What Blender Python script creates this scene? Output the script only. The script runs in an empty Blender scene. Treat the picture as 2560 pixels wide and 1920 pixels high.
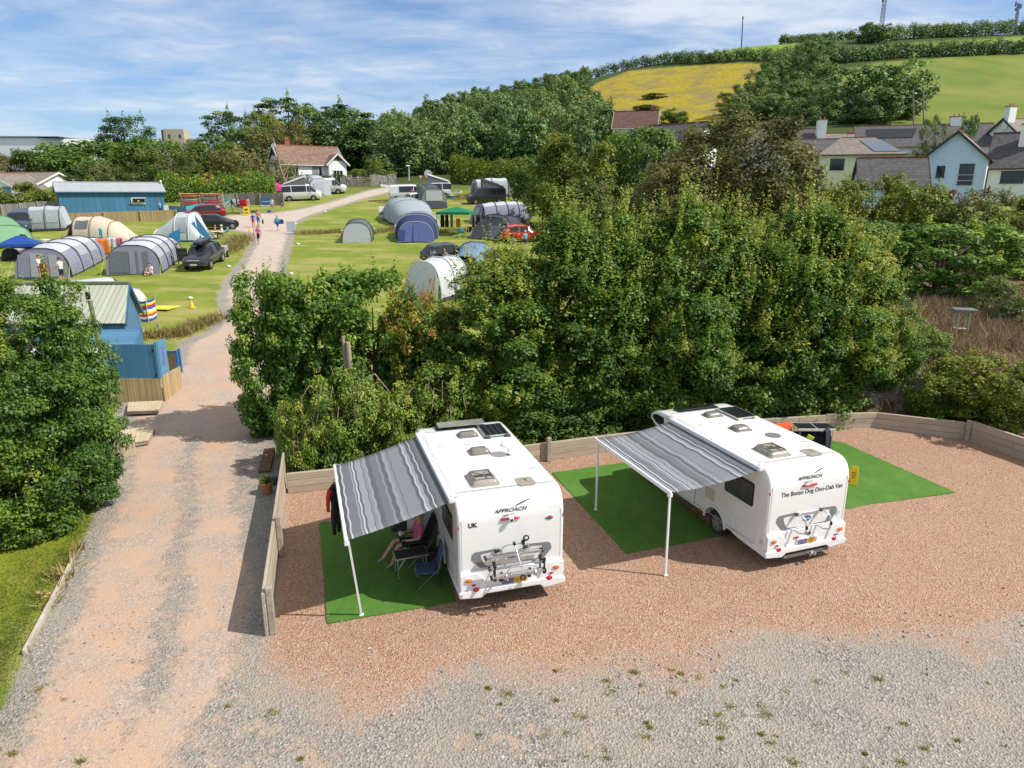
import bpy, bmesh, math, random
import numpy as np
from mathutils import Vector, Matrix
from mathutils.bvhtree import BVHTree
R = math.radians; PI = math.pi
SC = bpy.context.scene; COL = SC.collection
rnd = random.Random(7)

# ------------------------------------------------------------------ camera
FPX = 1740.0; PITCH = R(15.4); CAMH = 8.7
cP, sP = math.cos(PITCH), math.sin(PITCH)
cam = bpy.data.cameras.new('camera'); camo = bpy.data.objects.new('camera', cam); COL.objects.link(camo)
camo.location = (0, 0, CAMH); camo.rotation_euler = (PI/2 - PITCH, 0, 0)
cam.sensor_width = 36; cam.lens = 36*FPX/2560; cam.clip_end = 6000; cam.clip_start = .1
SC.camera = camo

def ray(px, py):
    u = (px-1280)/FPX; v = (960-py)/FPX
    return (u, cP+v*sP, -sP+v*cP)
def pix(x, y, z):
    z = z-CAMH; f = y*cP-z*sP; up = y*sP+z*cP
    return 1280+FPX*x/f, 960-FPX*up/f
def at(px, py, y):
    d = ray(px, py); t = y/d[1]
    return Vector((d[0]*t, y, CAMH+d[2]*t))
def flat(px, py, z=0):
    d = ray(px, py); t = (z-CAMH)/d[2]
    return Vector((d[0]*t, d[1]*t, z))

# ------------------------------------------------------------------ light
SC.view_settings.view_transform = 'Standard'; SC.view_settings.look = 'None'
SC.view_settings.gamma = 1; SC.view_settings.exposure = 0.28
SUN_EL = R(48); SUN_AZ = Vector((0.976, -0.217)).normalized()
sd = bpy.data.lights.new('sun', 'SUN'); sd.energy = 4.2; sd.angle = R(.5); sd.color = (1, .955, .88)
so = bpy.data.objects.new('sun', sd); COL.objects.link(so)
sv = Vector((SUN_AZ.x*math.cos(SUN_EL), SUN_AZ.y*math.cos(SUN_EL), math.sin(SUN_EL)))
so.rotation_euler = sv.to_track_quat('Z', 'Y').to_euler(); so.location = (30, -10, 40)

W = bpy.data.worlds.new('World'); SC.world = W; W.use_nodes = True
def N_(nt, kind, **kw):
    n = nt.nodes.new(kind)
    for k, v in kw.items():
        if k.startswith('i_'):
            n.inputs[k[2:].replace('_', ' ')].default_value = v
        else: setattr(n, k, v)
    return n
def ramp(nt, stops, fac, interp='LINEAR'):
    n = nt.nodes.new('ShaderNodeValToRGB'); cr = n.color_ramp; cr.interpolation = interp
    while len(cr.elements) < len(stops): cr.elements.new(.5)
    for e, (p, c) in zip(cr.elements, stops):
        e.position = p; e.color = (c[0], c[1], c[2], 1) if not isinstance(c, (int, float)) else (c, c, c, 1)
    nt.links.new(fac, n.inputs[0]); return n.outputs[0]
def mth(nt, op, a, b=None, c=None, clamp=False):
    n = nt.nodes.new('ShaderNodeMath'); n.operation = op; n.use_clamp = clamp
    for i, v in enumerate((a, b, c)):
        if v is None: continue
        if isinstance(v, (int, float)): n.inputs[i].default_value = v
        else: nt.links.new(v, n.inputs[i])
    return n.outputs[0]
def mixc(nt, fac, a, b, mode='MIX'):
    n = nt.nodes.new('ShaderNodeMix'); n.data_type = 'RGBA'; n.blend_type = mode
    for idx, v in ((0, fac), (6, a), (7, b)):
        if isinstance(v, (int, float)): n.inputs[idx].default_value = v if idx == 0 else (v, v, v, 1)
        elif isinstance(v, (tuple, list)): n.inputs[idx].default_value = (v[0], v[1], v[2], 1)
        else: nt.links.new(v, n.inputs[idx])
    return n.outputs[2]
def noise(nt, vec, scale, detail=4, rough=.55, dist=0):
    n = nt.nodes.new('ShaderNodeTexNoise'); n.inputs['Scale'].default_value = scale
    n.inputs['Detail'].default_value = detail; n.inputs['Roughness'].default_value = rough; n.inputs['Distortion'].default_value = dist
    if vec is not None: nt.links.new(vec, n.inputs['Vector'])
    return n.outputs['Fac']
def mapping(nt, vec, scale=(1, 1, 1), rot=(0, 0, 0), loc=(0, 0, 0)):
    n = nt.nodes.new('ShaderNodeMapping'); n.inputs['Scale'].default_value = scale
    n.inputs['Rotation'].default_value = rot; n.inputs['Location'].default_value = loc
    nt.links.new(vec, n.inputs['Vector']); return n.outputs[0]

def world():
    nt = W.node_tree; nt.nodes.clear(); L = nt.links.new
    out = N_(nt, 'ShaderNodeOutputWorld'); bg = N_(nt, 'ShaderNodeBackground'); bg.inputs['Strength'].default_value = .15
    sky = N_(nt, 'ShaderNodeTexSky'); sky.sky_type = 'NISHITA'; sky.sun_disc = False
    sky.sun_elevation = SUN_EL; sky.sun_rotation = math.atan2(SUN_AZ.x, SUN_AZ.y)
    sky.air_density = 1.0; sky.dust_density = .6; sky.ozone_density = 3.0
    tc = N_(nt, 'ShaderNodeTexCoord'); sx = N_(nt, 'ShaderNodeSeparateXYZ'); L(tc.outputs['Generated'], sx.inputs[0])
    zz = mth(nt, 'ADD', mth(nt, 'MAXIMUM', sx.outputs[2], 0.0), .10)
    cx = N_(nt, 'ShaderNodeCombineXYZ'); L(mth(nt, 'DIVIDE', sx.outputs[0], zz), cx.inputs[0]); L(mth(nt, 'DIVIDE', sx.outputs[1], zz), cx.inputs[1])
    v = mapping(nt, cx.outputs[0], (1, 1.35, 1), (0, 0, .45), (3.1, 1.7, 0))
    big = noise(nt, v, .62, 4, .55, .5)
    fine = noise(nt, v, 2.6, 7, .58, .6)
    streak = noise(nt, mapping(nt, cx.outputs[0], (.7, 2.6, 1), (0, 0, .75)), 2.0, 8, .7, .7)
    s = mth(nt, 'ADD', mth(nt, 'MULTIPLY', big, .62), mth(nt, 'ADD', mth(nt, 'MULTIPLY', fine, .36), mth(nt, 'MULTIPLY', streak, .16)))
    # more cloud towards the hill side (east) than over the west
    s = mth(nt, 'ADD', s, mth(nt, 'MULTIPLY', sx.outputs[0], .10))
    f = ramp(nt, [(.45, 0.0), (.57, .32), (.68, .78), (.84, .97)], s)
    hz = ramp(nt, [(0.0, .6), (.10, .35), (.3, 0.1), (.6, 0)], sx.outputs[2])
    sk = mixc(nt, 1, sky.outputs[0], (.43, .57, .75), 'MULTIPLY')
    c = mixc(nt, hz, sk, (2.9, 3.8, 4.8))
    c = mixc(nt, f, c, (4.7, 5.0, 5.35))
    # bright mottled layer overhead, out of view, added to lift the shade
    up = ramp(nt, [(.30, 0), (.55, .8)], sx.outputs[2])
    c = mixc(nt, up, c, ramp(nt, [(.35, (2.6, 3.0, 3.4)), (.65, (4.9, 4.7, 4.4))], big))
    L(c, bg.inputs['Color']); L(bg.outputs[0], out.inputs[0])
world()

# ------------------------------------------------------------------ materials
MATS = {}
def newmat(name):
    m = bpy.data.materials.new(name); m.use_nodes = True
    nt = m.node_tree; b = nt.nodes['Principled BSDF']; return m, nt, b
def mat(name, col, rough=.6, var=.12, scale=6, bump=0, bscale=60, metal=0, spec=.5, coat=0, trans=0, dirt=None, streak=False):
    """plain surface: base colour broken up by noise (wear, dirt), optional bump"""
    if name in MATS: return MATS[name]
    m, nt, b = newmat(name); L = nt.links.new
    tc = N_(nt, 'ShaderNodeTexCoord'); o = tc.outputs['Object']
    vec = mapping(nt, o, (1, 1, .15)) if streak else o
    n = noise(nt, vec, scale, 5, .65)
    lo = tuple(c*(1-var) for c in col); hi = tuple(min(1, c*(1+var)) for c in col)
    c = ramp(nt, [(.3, lo), (.7, hi)], n)
    if dirt:
        d = noise(nt, vec, scale*2.3, 6, .7, .6); c = mixc(nt, ramp(nt, [(.5, 0), (.72, dirt[1])], d), c, dirt[0])
    L(c, b.inputs['Base Color']); b.inputs['Roughness'].default_value = rough; b.inputs['Metallic'].default_value = metal
    b.inputs['Specular IOR Level'].default_value = spec
    if coat: b.inputs['Coat Weight'].default_value = coat; b.inputs['Coat Roughness'].default_value = .06
    if bump:
        bn = noise(nt, o, bscale, 4, .6); bp = N_(nt, 'ShaderNodeBump'); bp.inputs['Strength'].default_value = bump; bp.inputs['Distance'].default_value = .02
        L(bn, bp.inputs['Height']); L(bp.outputs[0], b.inputs['Normal'])
    if trans:
        t = N_(nt, 'ShaderNodeBsdfTranslucent'); L(c, t.inputs[0]); mx = N_(nt, 'ShaderNodeMixShader'); mx.inputs[0].default_value = trans
        out = nt.nodes['Material Output']; L(b.outputs[0], mx.inputs[1]); L(t.outputs[0], mx.inputs[2]); L(mx.outputs[0], out.inputs[0])
    MATS[name] = m; return m
def planks(name, col, width=.15, axis=0, var=.2, rough=.75, gap=.12, gdark=.35, tile=None):
    """boards / roof courses: stripes along an object axis, each board its own tone, dark joint"""
    if name in MATS: return MATS[name]
    m, nt, b = newmat(name); L = nt.links.new
    tc = N_(nt, 'ShaderNodeTexCoord'); sp = N_(nt, 'ShaderNodeSeparateXYZ'); L(tc.outputs['Object'], sp.inputs[0])
    x = mth(nt, 'DIVIDE', sp.outputs[axis], width); fl = mth(nt, 'FLOOR', x); fr = mth(nt, 'FRACT', x)
    wn = N_(nt, 'ShaderNodeTexWhiteNoise'); wn.noise_dimensions = '2D'
    cb = N_(nt, 'ShaderNodeCombineXYZ'); L(fl, cb.inputs[0])
    if tile is not None:
        q = mth(nt, 'ADD', mth(nt, 'DIVIDE', sp.outputs[tile[0]], tile[1]), mth(nt, 'MULTIPLY', fl, .5)); L(mth(nt, 'FLOOR', q), cb.inputs[1])
    L(cb.outputs[0], wn.inputs['Vector'])
    n = noise(nt, mapping(nt, tc.outputs['Object'], tuple(.25 if i != axis else 1.5 for i in range(3))), 5, 6, .7)
    f = mth(nt, 'ADD', mth(nt, 'MULTIPLY', wn.outputs[0], .5), mth(nt, 'MULTIPLY', n, .6))
    c = ramp(nt, [(.25, tuple(k*(1-var) for k in col)), (.85, tuple(min(1, k*(1+var)) for k in col))], f)
    g = ramp(nt, [(0, 1), (gap, 0)], mth(nt, 'MINIMUM', fr, mth(nt, 'SUBTRACT', 1, fr)))
    c = mixc(nt, g, c, tuple(k*gdark for k in col)); L(c, b.inputs['Base Color']); b.inputs['Roughness'].default_value = rough
    bp = N_(nt, 'ShaderNodeBump'); bp.inputs['Strength'].default_value = .5; bp.inputs['Distance'].default_value = .02
    L(mth(nt, 'SUBTRACT', 1, g), bp.inputs['Height']); L(bp.outputs[0], b.inputs['Normal'])
    MATS[name] = m; return m
def glass(name, col=(.012, .016, .02), rough=.14):
    if name in MATS: return MATS[name]
    m = mat(name, col, rough, .3, 2, spec=.8); return m
def leafmat(name, stops, trans=.3, rough=.55):
    if name in MATS: return MATS[name]
    m, nt, b = newmat(name); L = nt.links.new
    a = N_(nt, 'ShaderNodeAttribute'); a.attribute_name = 'tint'
    oi = N_(nt, 'ShaderNodeObjectInfo')
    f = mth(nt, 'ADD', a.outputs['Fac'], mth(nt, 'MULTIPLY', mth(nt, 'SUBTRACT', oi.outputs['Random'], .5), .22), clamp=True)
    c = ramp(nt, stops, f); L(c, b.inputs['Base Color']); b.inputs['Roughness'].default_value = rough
    b.inputs['Specular IOR Level'].default_value = .5
    t = N_(nt, 'ShaderNodeBsdfTranslucent'); L(c, t.inputs[0]); mx = N_(nt, 'ShaderNodeMixShader'); mx.inputs[0].default_value = trans
    out = nt.nodes['Material Output']; L(b.outputs[0], mx.inputs[1]); L(t.outputs[0], mx.inputs[2]); L(mx.outputs[0], out.inputs[0])
    MATS[name] = m; return m

# ------------------------------------------------------------------ objects
def tag(o, label=None, cat=None, group=None, kind=None):
    if label: o['label'] = label
    if cat: o['category'] = cat
    if group: o['group'] = group
    if kind: o['kind'] = kind
    return o
def thing(name, label, cat, loc=(0, 0, 0), rz=0, group=None, scale=1):
    o = bpy.data.objects.new(name, None); COL.objects.link(o); o.empty_display_size = .3
    o.location = loc; o.rotation_euler = (0, 0, rz); o.scale = (scale,)*3 if isinstance(scale, (int, float)) else scale
    return tag(o, label, cat, group)
def copy_tree(o, parent=None):
    c = o.copy(); COL.objects.link(c); c.parent = parent
    for ch in o.children: copy_tree(ch, c)
    return c
def place(me, name, parent=None, loc=(0, 0, 0), rz=0, label=None):
    o = bpy.data.objects.new(name, me); COL.objects.link(o); o.location = loc; o.rotation_euler = (0, 0, rz)
    if parent: o.parent = parent
    if label: o['label'] = label
    return o

class MB:
    def __init__(s): s.v = []; s.f = []; s.m = []
    def add(s, vs, fs, mi=0):
        n = len(s.v); s.v += [tuple(v) for v in vs]; s.f += [tuple(i+n for i in f) for f in fs]; s.m += [mi]*len(fs); return s
    def box(s, c, d, mi=0, rz=0, M=None, taper=1):
        hx, hy, hz = d[0]/2, d[1]/2, d[2]/2
        vs = [Vector((x*hx*(taper if z > 0 else 1), y*hy*(taper if z > 0 else 1), z*hz)) for z in (-1, 1) for y in (-1, 1) for x in (-1, 1)]
        if rz: vs = [Matrix.Rotation(rz, 3, 'Z') @ v for v in vs]
        if M is not None: vs = [M @ v for v in vs]
        vs = [v+Vector(c) for v in vs]
        return s.add(vs, [(0, 2, 3, 1), (4, 5, 7, 6), (0, 1, 5, 4), (2, 6, 7, 3), (0, 4, 6, 2), (1, 3, 7, 5)], mi)
    def beam(s, a, b, w, h, mi=0, up=(0, 0, 1)):
        a, b = Vector(a), Vector(b); d = (b-a); l = d.length; d.normalize(); u = Vector(up)
        if abs(d.dot(u)) > .98: u = Vector((0, 1, 0))
        x = d.cross(u).normalized(); z = x.cross(d)
        vs = [p+x*w/2*i+z*h/2*j for p in (a, b) for j in (-1, 1) for i in (-1, 1)]
        return s.add(vs, [(0, 2, 3, 1), (4, 5, 7, 6), (0, 1, 5, 4), (2, 6, 7, 3), (0, 4, 6, 2), (1, 3, 7, 5)], mi)
    def tube(s, pts, r, n=8, mi=0, cap=True, sq=1):
        pts = [Vector(p) for p in pts]; rs = r if isinstance(r, (list, tuple)) else [r]*len(pts)
        rings = []; px = None
        for i, p in enumerate(pts):
            d = (pts[min(i+1, len(pts)-1)]-pts[max(i-1, 0)])
            d = d.normalized() if d.length > 1e-9 else Vector((0, 0, 1))
            if px is None:
                u = Vector((0, 0, 1)) if abs(d.z) < .9 else Vector((1, 0, 0)); px = d.cross(u).normalized()
            else:
                px = (px-d*px.dot(d)); px = px.normalized() if px.length > 1e-6 else d.orthogonal().normalized()
            y = d.cross(px)
            rings.append([p+(px*math.cos(2*PI*k/n)+y*math.sin(2*PI*k/n)*sq)*rs[i] for k in range(n)])
        return s.loft(rings, mi, cap=cap)
    def loft(s, rings, mi=0, closed=True, cap=True, mf=None):
        n = len(rings[0]); b = len(s.v)
        for r_ in rings: s.v += [tuple(v) for v in r_]
        for i in range(len(rings)-1):
            for k in range(n if closed else n-1):
                k2 = (k+1) % n; s.f.append((b+i*n+k, b+i*n+k2, b+(i+1)*n+k2, b+(i+1)*n+k)); s.m.append(mf(i, k) if mf else mi)
        if cap and closed:
            s.f.append(tuple(b+k for k in reversed(range(n)))); s.m.append(mi if not mf else mf(0, -1))
            s.f.append(tuple(b+(len(rings)-1)*n+k for k in range(n))); s.m.append(mi if not mf else mf(len(rings)-2, -2))
        return s
    def prism(s, poly, a, b, axis='y', mi=0):
        """extrude a 2-D polygon between a and b along axis; poly = (x,z) for y, (y,z) for x, (x,y) for z"""
        f = {'y': lambda p, t: (p[0], t, p[1]), 'x': lambda p, t: (t, p[0], p[1]), 'z': lambda p, t: (p[0], p[1], t)}[axis]
        return s.loft([[f(p, a) for p in poly], [f(p, b) for p in poly]], mi)
    def quad(s, *p, mi=0): return s.add(p, [tuple(range(len(p)))], mi)
    def ball(s, c, r, mi=0, nu=12, nv=8, z0=-1, z1=1):
        r = (r, r, r) if isinstance(r, (int, float)) else r; rings = []
        for j in range(nv+1):
            t = math.asin(z0)+(math.asin(z1)-math.asin(z0))*j/nv
            k = max(math.cos(t), .01)
            rings.append([(c[0]+r[0]*k*math.cos(2*PI*i/nu), c[1]+r[1]*k*math.sin(2*PI*i/nu), c[2]+r[2]*math.sin(t)) for i in range(nu)])
        return s.loft(rings, mi)
    def disc(s, c, r, t=.02, axis='y', n=16, mi=0, rx=1, rz=1):
        """thin cylinder"""
        ring = [(r*rx*math.cos(2*PI*k/n), r*rz*math.sin(2*PI*k/n)) for k in range(n)]
        i = 'xyz'.index(axis); o = [k for k in range(3) if k != i]; rs = []
        for d in (-t/2, t/2):
            q = []
            for p in ring:
                v = [0, 0, 0]; v[i] = c[i]+d; v[o[0]] = c[o[0]]+p[0]; v[o[1]] = c[o[1]]+p[1]; q.append(tuple(v))
            rs.append(q)
        return s.loft(rs, mi)
    def ringz(s, c, R_, r, axis='x', n=20, m=8, mi=0):
        """torus"""
        i = 'xyz'.index(axis); o = [k for k in range(3) if k != i]; rings = []
        for a in range(n+1):
            t = 2*PI*a/n; q = []
            for b in range(m):
                p = 2*PI*b/m; rr = R_+r*math.cos(p); v = [0, 0, 0]
                v[i] = c[i]+r*1.25*math.sin(p); v[o[0]] = c[o[0]]+rr*math.cos(t); v[o[1]] = c[o[1]]+rr*math.sin(t); q.append(tuple(v))
            rings.append(q)
        return s.loft(rings, mi, cap=False)
    def mesh(s, name, mats, smooth=False, fix=True):
        me = bpy.data.meshes.new(name); me.from_pydata(s.v, [], s.f)
        for m in (mats if isinstance(mats, (list, tuple)) else [mats]): me.materials.append(m)
        me.polygons.foreach_set('material_index', s.m)
        if fix:
            bm = bmesh.new(); bm.from_mesh(me); bmesh.ops.recalc_face_normals(bm, faces=bm.faces); bm.to_mesh(me); bm.free()
        if smooth:
            me.polygons.foreach_set('use_smooth', [True]*len(me.polygons)); me.set_sharp_from_angle(angle=R(smooth if smooth is not True else 40))
        me.update(); return me
    def parts(s):
        par = list(range(len(s.v)))
        def fd(a):
            while par[a] != a: par[a] = par[par[a]]; a = par[a]
            return a
        for f in s.f:
            for q in f[1:]: par[fd(q)] = fd(f[0])
        g = {}
        for f, m in zip(s.f, s.m): g.setdefault(fd(f[0]), []).append((f, m))
        for fs in g.values():
            k = MB(); ix = {}
            for f, m in fs:
                for q in f:
                    if q not in ix: ix[q] = len(k.v); k.v.append(s.v[q])
                k.f.append(tuple(ix[q] for q in f)); k.m.append(m)
            yield k
    def each(s, name, mats, parent=None, **kw):
        """every loose piece becomes an object of its own"""
        for k in s.parts(): o = k.build(name, mats, parent, **kw)
        return o
    def build(s, name, mats, parent=None, smooth=False, bevel=0, seg=2, label=None, loc=(0, 0, 0), rz=0, solid=0, sub=0):
        o = place(s.mesh(name, mats, smooth), name, parent, loc, rz, label)
        if solid: k = o.modifiers.new('thickness', 'SOLIDIFY'); k.thickness = solid
        if sub: k = o.modifiers.new('subdivision', 'SUBSURF'); k.levels = k.render_levels = sub
        if bevel:
            k = o.modifiers.new('bevel', 'BEVEL'); k.width = bevel; k.segments = seg; k.limit_method = 'ANGLE'; k.angle_limit = R(50)
            o.data.polygons.foreach_set('use_smooth', [True]*len(o.data.polygons)); o.data.set_sharp_from_angle(angle=R(35)) if not smooth else None
        return o

def text(s, size, m, name, parent, loc, rot=(PI/2, 0, 0), shear=0, ext=.002, align='CENTER', sx=1, bold=0):
    c = bpy.data.curves.new(name, 'FONT'); c.body = s; c.size = size; c.align_x = align; c.align_y = 'CENTER'; c.shear = shear; c.extrude = ext; c.offset = bold
    o = bpy.data.objects.new(name, c); COL.objects.link(o)
    dg = bpy.context.evaluated_depsgraph_get(); me = bpy.data.meshes.new_from_object(o.evaluated_get(dg)); me.name = name
    bpy.data.objects.remove(o); me.materials.clear(); me.materials.append(m)
    r = place(me, name, parent, loc); r.rotation_euler = rot; r.scale = (sx, 1, 1); return r
# ------------------------------------------------------------------ terrain
_zb = np.array([(-400, 0), (0, 0), (24, 0), (28, .25), (36, 1.2), (48, 2.6), (55, 3.4), (61, 4.1), (75, 5.3), (92, 7.5), (105, 9.4), (120, 11.6), (140, 13.6), (200, 17), (5000, 17)], float)
_yy = np.arange(-400, 5000, .5); _zz = np.interp(_yy, _zb[:, 0], _zb[:, 1])
_k = np.exp(-np.linspace(-2, 2, 13)**2); _zz = np.convolve(np.pad(_zz, 6, 'edge'), _k/_k.sum(), 'valid'); _zz[_yy < 23] = 0
SKY = [(-900, 448), (0, 430), (300, 418), (520, 380), (700, 345), (900, 322), (1100, 284), (1300, 242), (1450, 205), (1573, 172), (1683, 152), (1856, 118), (2055, 102), (2250, 95), (2560, 85), (3400, 75)]
_sk = np.array([(ray(*p)[0]/ray(*p)[1], ray(*p)[2]/ray(*p)[1]) for p in SKY])
Y0, YR = 112.0, 360.0
def sstep(a, b, x): t = np.clip((x-a)/(b-a), 0, 1); return t*t*(3-2*t)
def side(x, y):
    return sstep(10.5, 15, x)*sstep(25.6, 29, y)*1.7*(1-sstep(42, 70, y)) + sstep(20, 60, x)*sstep(40, 76, y)*1.6 + sstep(20, 60, x)*sstep(84, 112, y)*2.2
def zt(x, y):
    x = np.asarray(x, float); y = np.asarray(y, float)
    z0 = np.interp(y, _yy, _zz)+side(x, y)
    yc = np.maximum(y, Y0); a = x/yc
    es = np.interp(a, _sk[:, 0], _sk[:, 1])
    e0 = (np.interp(Y0, _yy, _zz)+side(a*Y0, Y0*np.ones_like(a))-CAMH)/Y0
    t = np.clip((yc-Y0)/(YR-Y0), 0, 1); s = 1-(1-t)**1.5
    zh = CAMH+(e0+(es-e0)*s)*np.minimum(yc, YR)
    zh = np.where(yc > YR, zh-(yc-YR)*.05*np.clip((es+.05)*6, 0, 1), zh)
    return np.where(y > Y0, zh, z0)
def ztf(x, y): return float(zt(x, y))
def gnd(px, py, ymax=700):
    """ground point seen at a pixel"""
    d = ray(px, py); ys = np.concatenate([np.arange(4, 160, .05), np.arange(160, ymax, .5)])
    zr = CAMH+d[2]/d[1]*ys; xs = d[0]/d[1]*ys; hit = np.nonzero(zr <= zt(xs, ys))[0]
    if len(hit): i = hit[0]
    else:
        far = (ys > 60) & (ys < YR); i = np.nonzero(far)[0][np.argmin((zr-zt(xs, ys))[far])]
    return Vector((float(xs[i]), float(ys[i]), float(zt(xs[i], ys[i]))))
def onz(x, y): return Vector((x, y, ztf(x, y)))

def D(*pts): return [(a*1.15732, b*1.15732) for a, b in pts]      # photo seen at 2212 wide -> full size
def wpoly(px): return np.array([tuple(gnd(*p))[:2] for p in px])
def inpoly(x, y, P):
    r = np.zeros(x.shape, bool); n = len(P); j = n-1
    for i in range(n):
        c = ((P[i][1] > y) != (P[j][1] > y)) & (x < (P[j][0]-P[i][0])*(y-P[i][1])/(P[j][1]-P[i][1]+1e-12)+P[i][0]); r ^= c; j = i
    return r
def pdist(x, y, P):
    d = np.full(x.shape, 1e9); n = len(P)
    for i in range(n):
        a, b = P[i], P[(i+1) % n]; ab = b-a; t = np.clip(((x-a[0])*ab[0]+(y-a[1])*ab[1])/(ab@ab+1e-9), 0, 1)
        d = np.minimum(d, np.hypot(x-a[0]-t*ab[0], y-a[1]-t*ab[1]))
    return d
def sdf(x, y, P): d = pdist(x, y, P); return np.where(inpoly(x, y, P), d, -d)

TRK = wpoly(D((858, 399), (790, 411), (700, 438), (640, 452), (585, 458), (520, 462), (478, 466), (486, 497), (535, 505), (541, 525), (520, 560), (482, 608), (468, 640), (474, 680), (445, 715), (385, 742), (372, 780), (340, 835), (258, 862), (246, 900), (238, 990), (232, 1040), (225, 1080), (200, 1120), (165, 1200), (60, 1410), (0, 1545)))
TRKR = wpoly(D((860, 413), (790, 430), (720, 452), (672, 468), (640, 485), (634, 520), (618, 590), (602, 640), (590, 700)))
TRACK = np.array([(-16, 3)]+[tuple(p) for p in TRK[::-1]]+[tuple(p) for p in TRKR]+[(-8.6, 26.5), (-6.9, 19.6), (-5.2, 13), (-4.6, 11.2), (-1, 9), (2, 6), (3, 3)])
YARD = np.array([(-4.8, 11.6), (-7.0, 19.6), (-1.5, 21.6), (3.4, 23.0), (12.4, 25.5), (17.5, 24.6), (19.5, 19), (26, 13), (26, 2), (-5, 2), (-4.6, 11)])
REDB = np.array([(-4.9, 11.75), (-7.1, 19.8), (-1.5, 21.7), (3.4, 23.2), (12.4, 25.7), (17.8, 24.8), (20, 19), (26, 15.5)]+[tuple(flat(*p))[:2] for p in D((2212, 1325), (2080, 1345), (1900, 1362), (1700, 1368), (1500, 1380), (1300, 1405), (1150, 1440), (1000, 1462), (860, 1470), (720, 1440), (620, 1400))])
ARE = dict(
 ragwort=[(1450, 225), (1573, 178), (1694, 168), (1924, 163), (1919, 194), (1861, 241), (1814, 288), (1720, 340), (1531, 340), (1440, 300)],
 meadow=[(1640, 160), (1683, 149), (1856, 113), (2060, 96), (1990, 126), (1950, 140), (1680, 152)],
 pasture=[(2050, 190), (2200, 158), (2640, 128), (2640, 340), (2200, 310), (2120, 270), (2055, 225)],
 strip=[(2108, 128), (2270, 110), (2560, 93), (2560, 102), (2270, 120), (2110, 136)])

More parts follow.
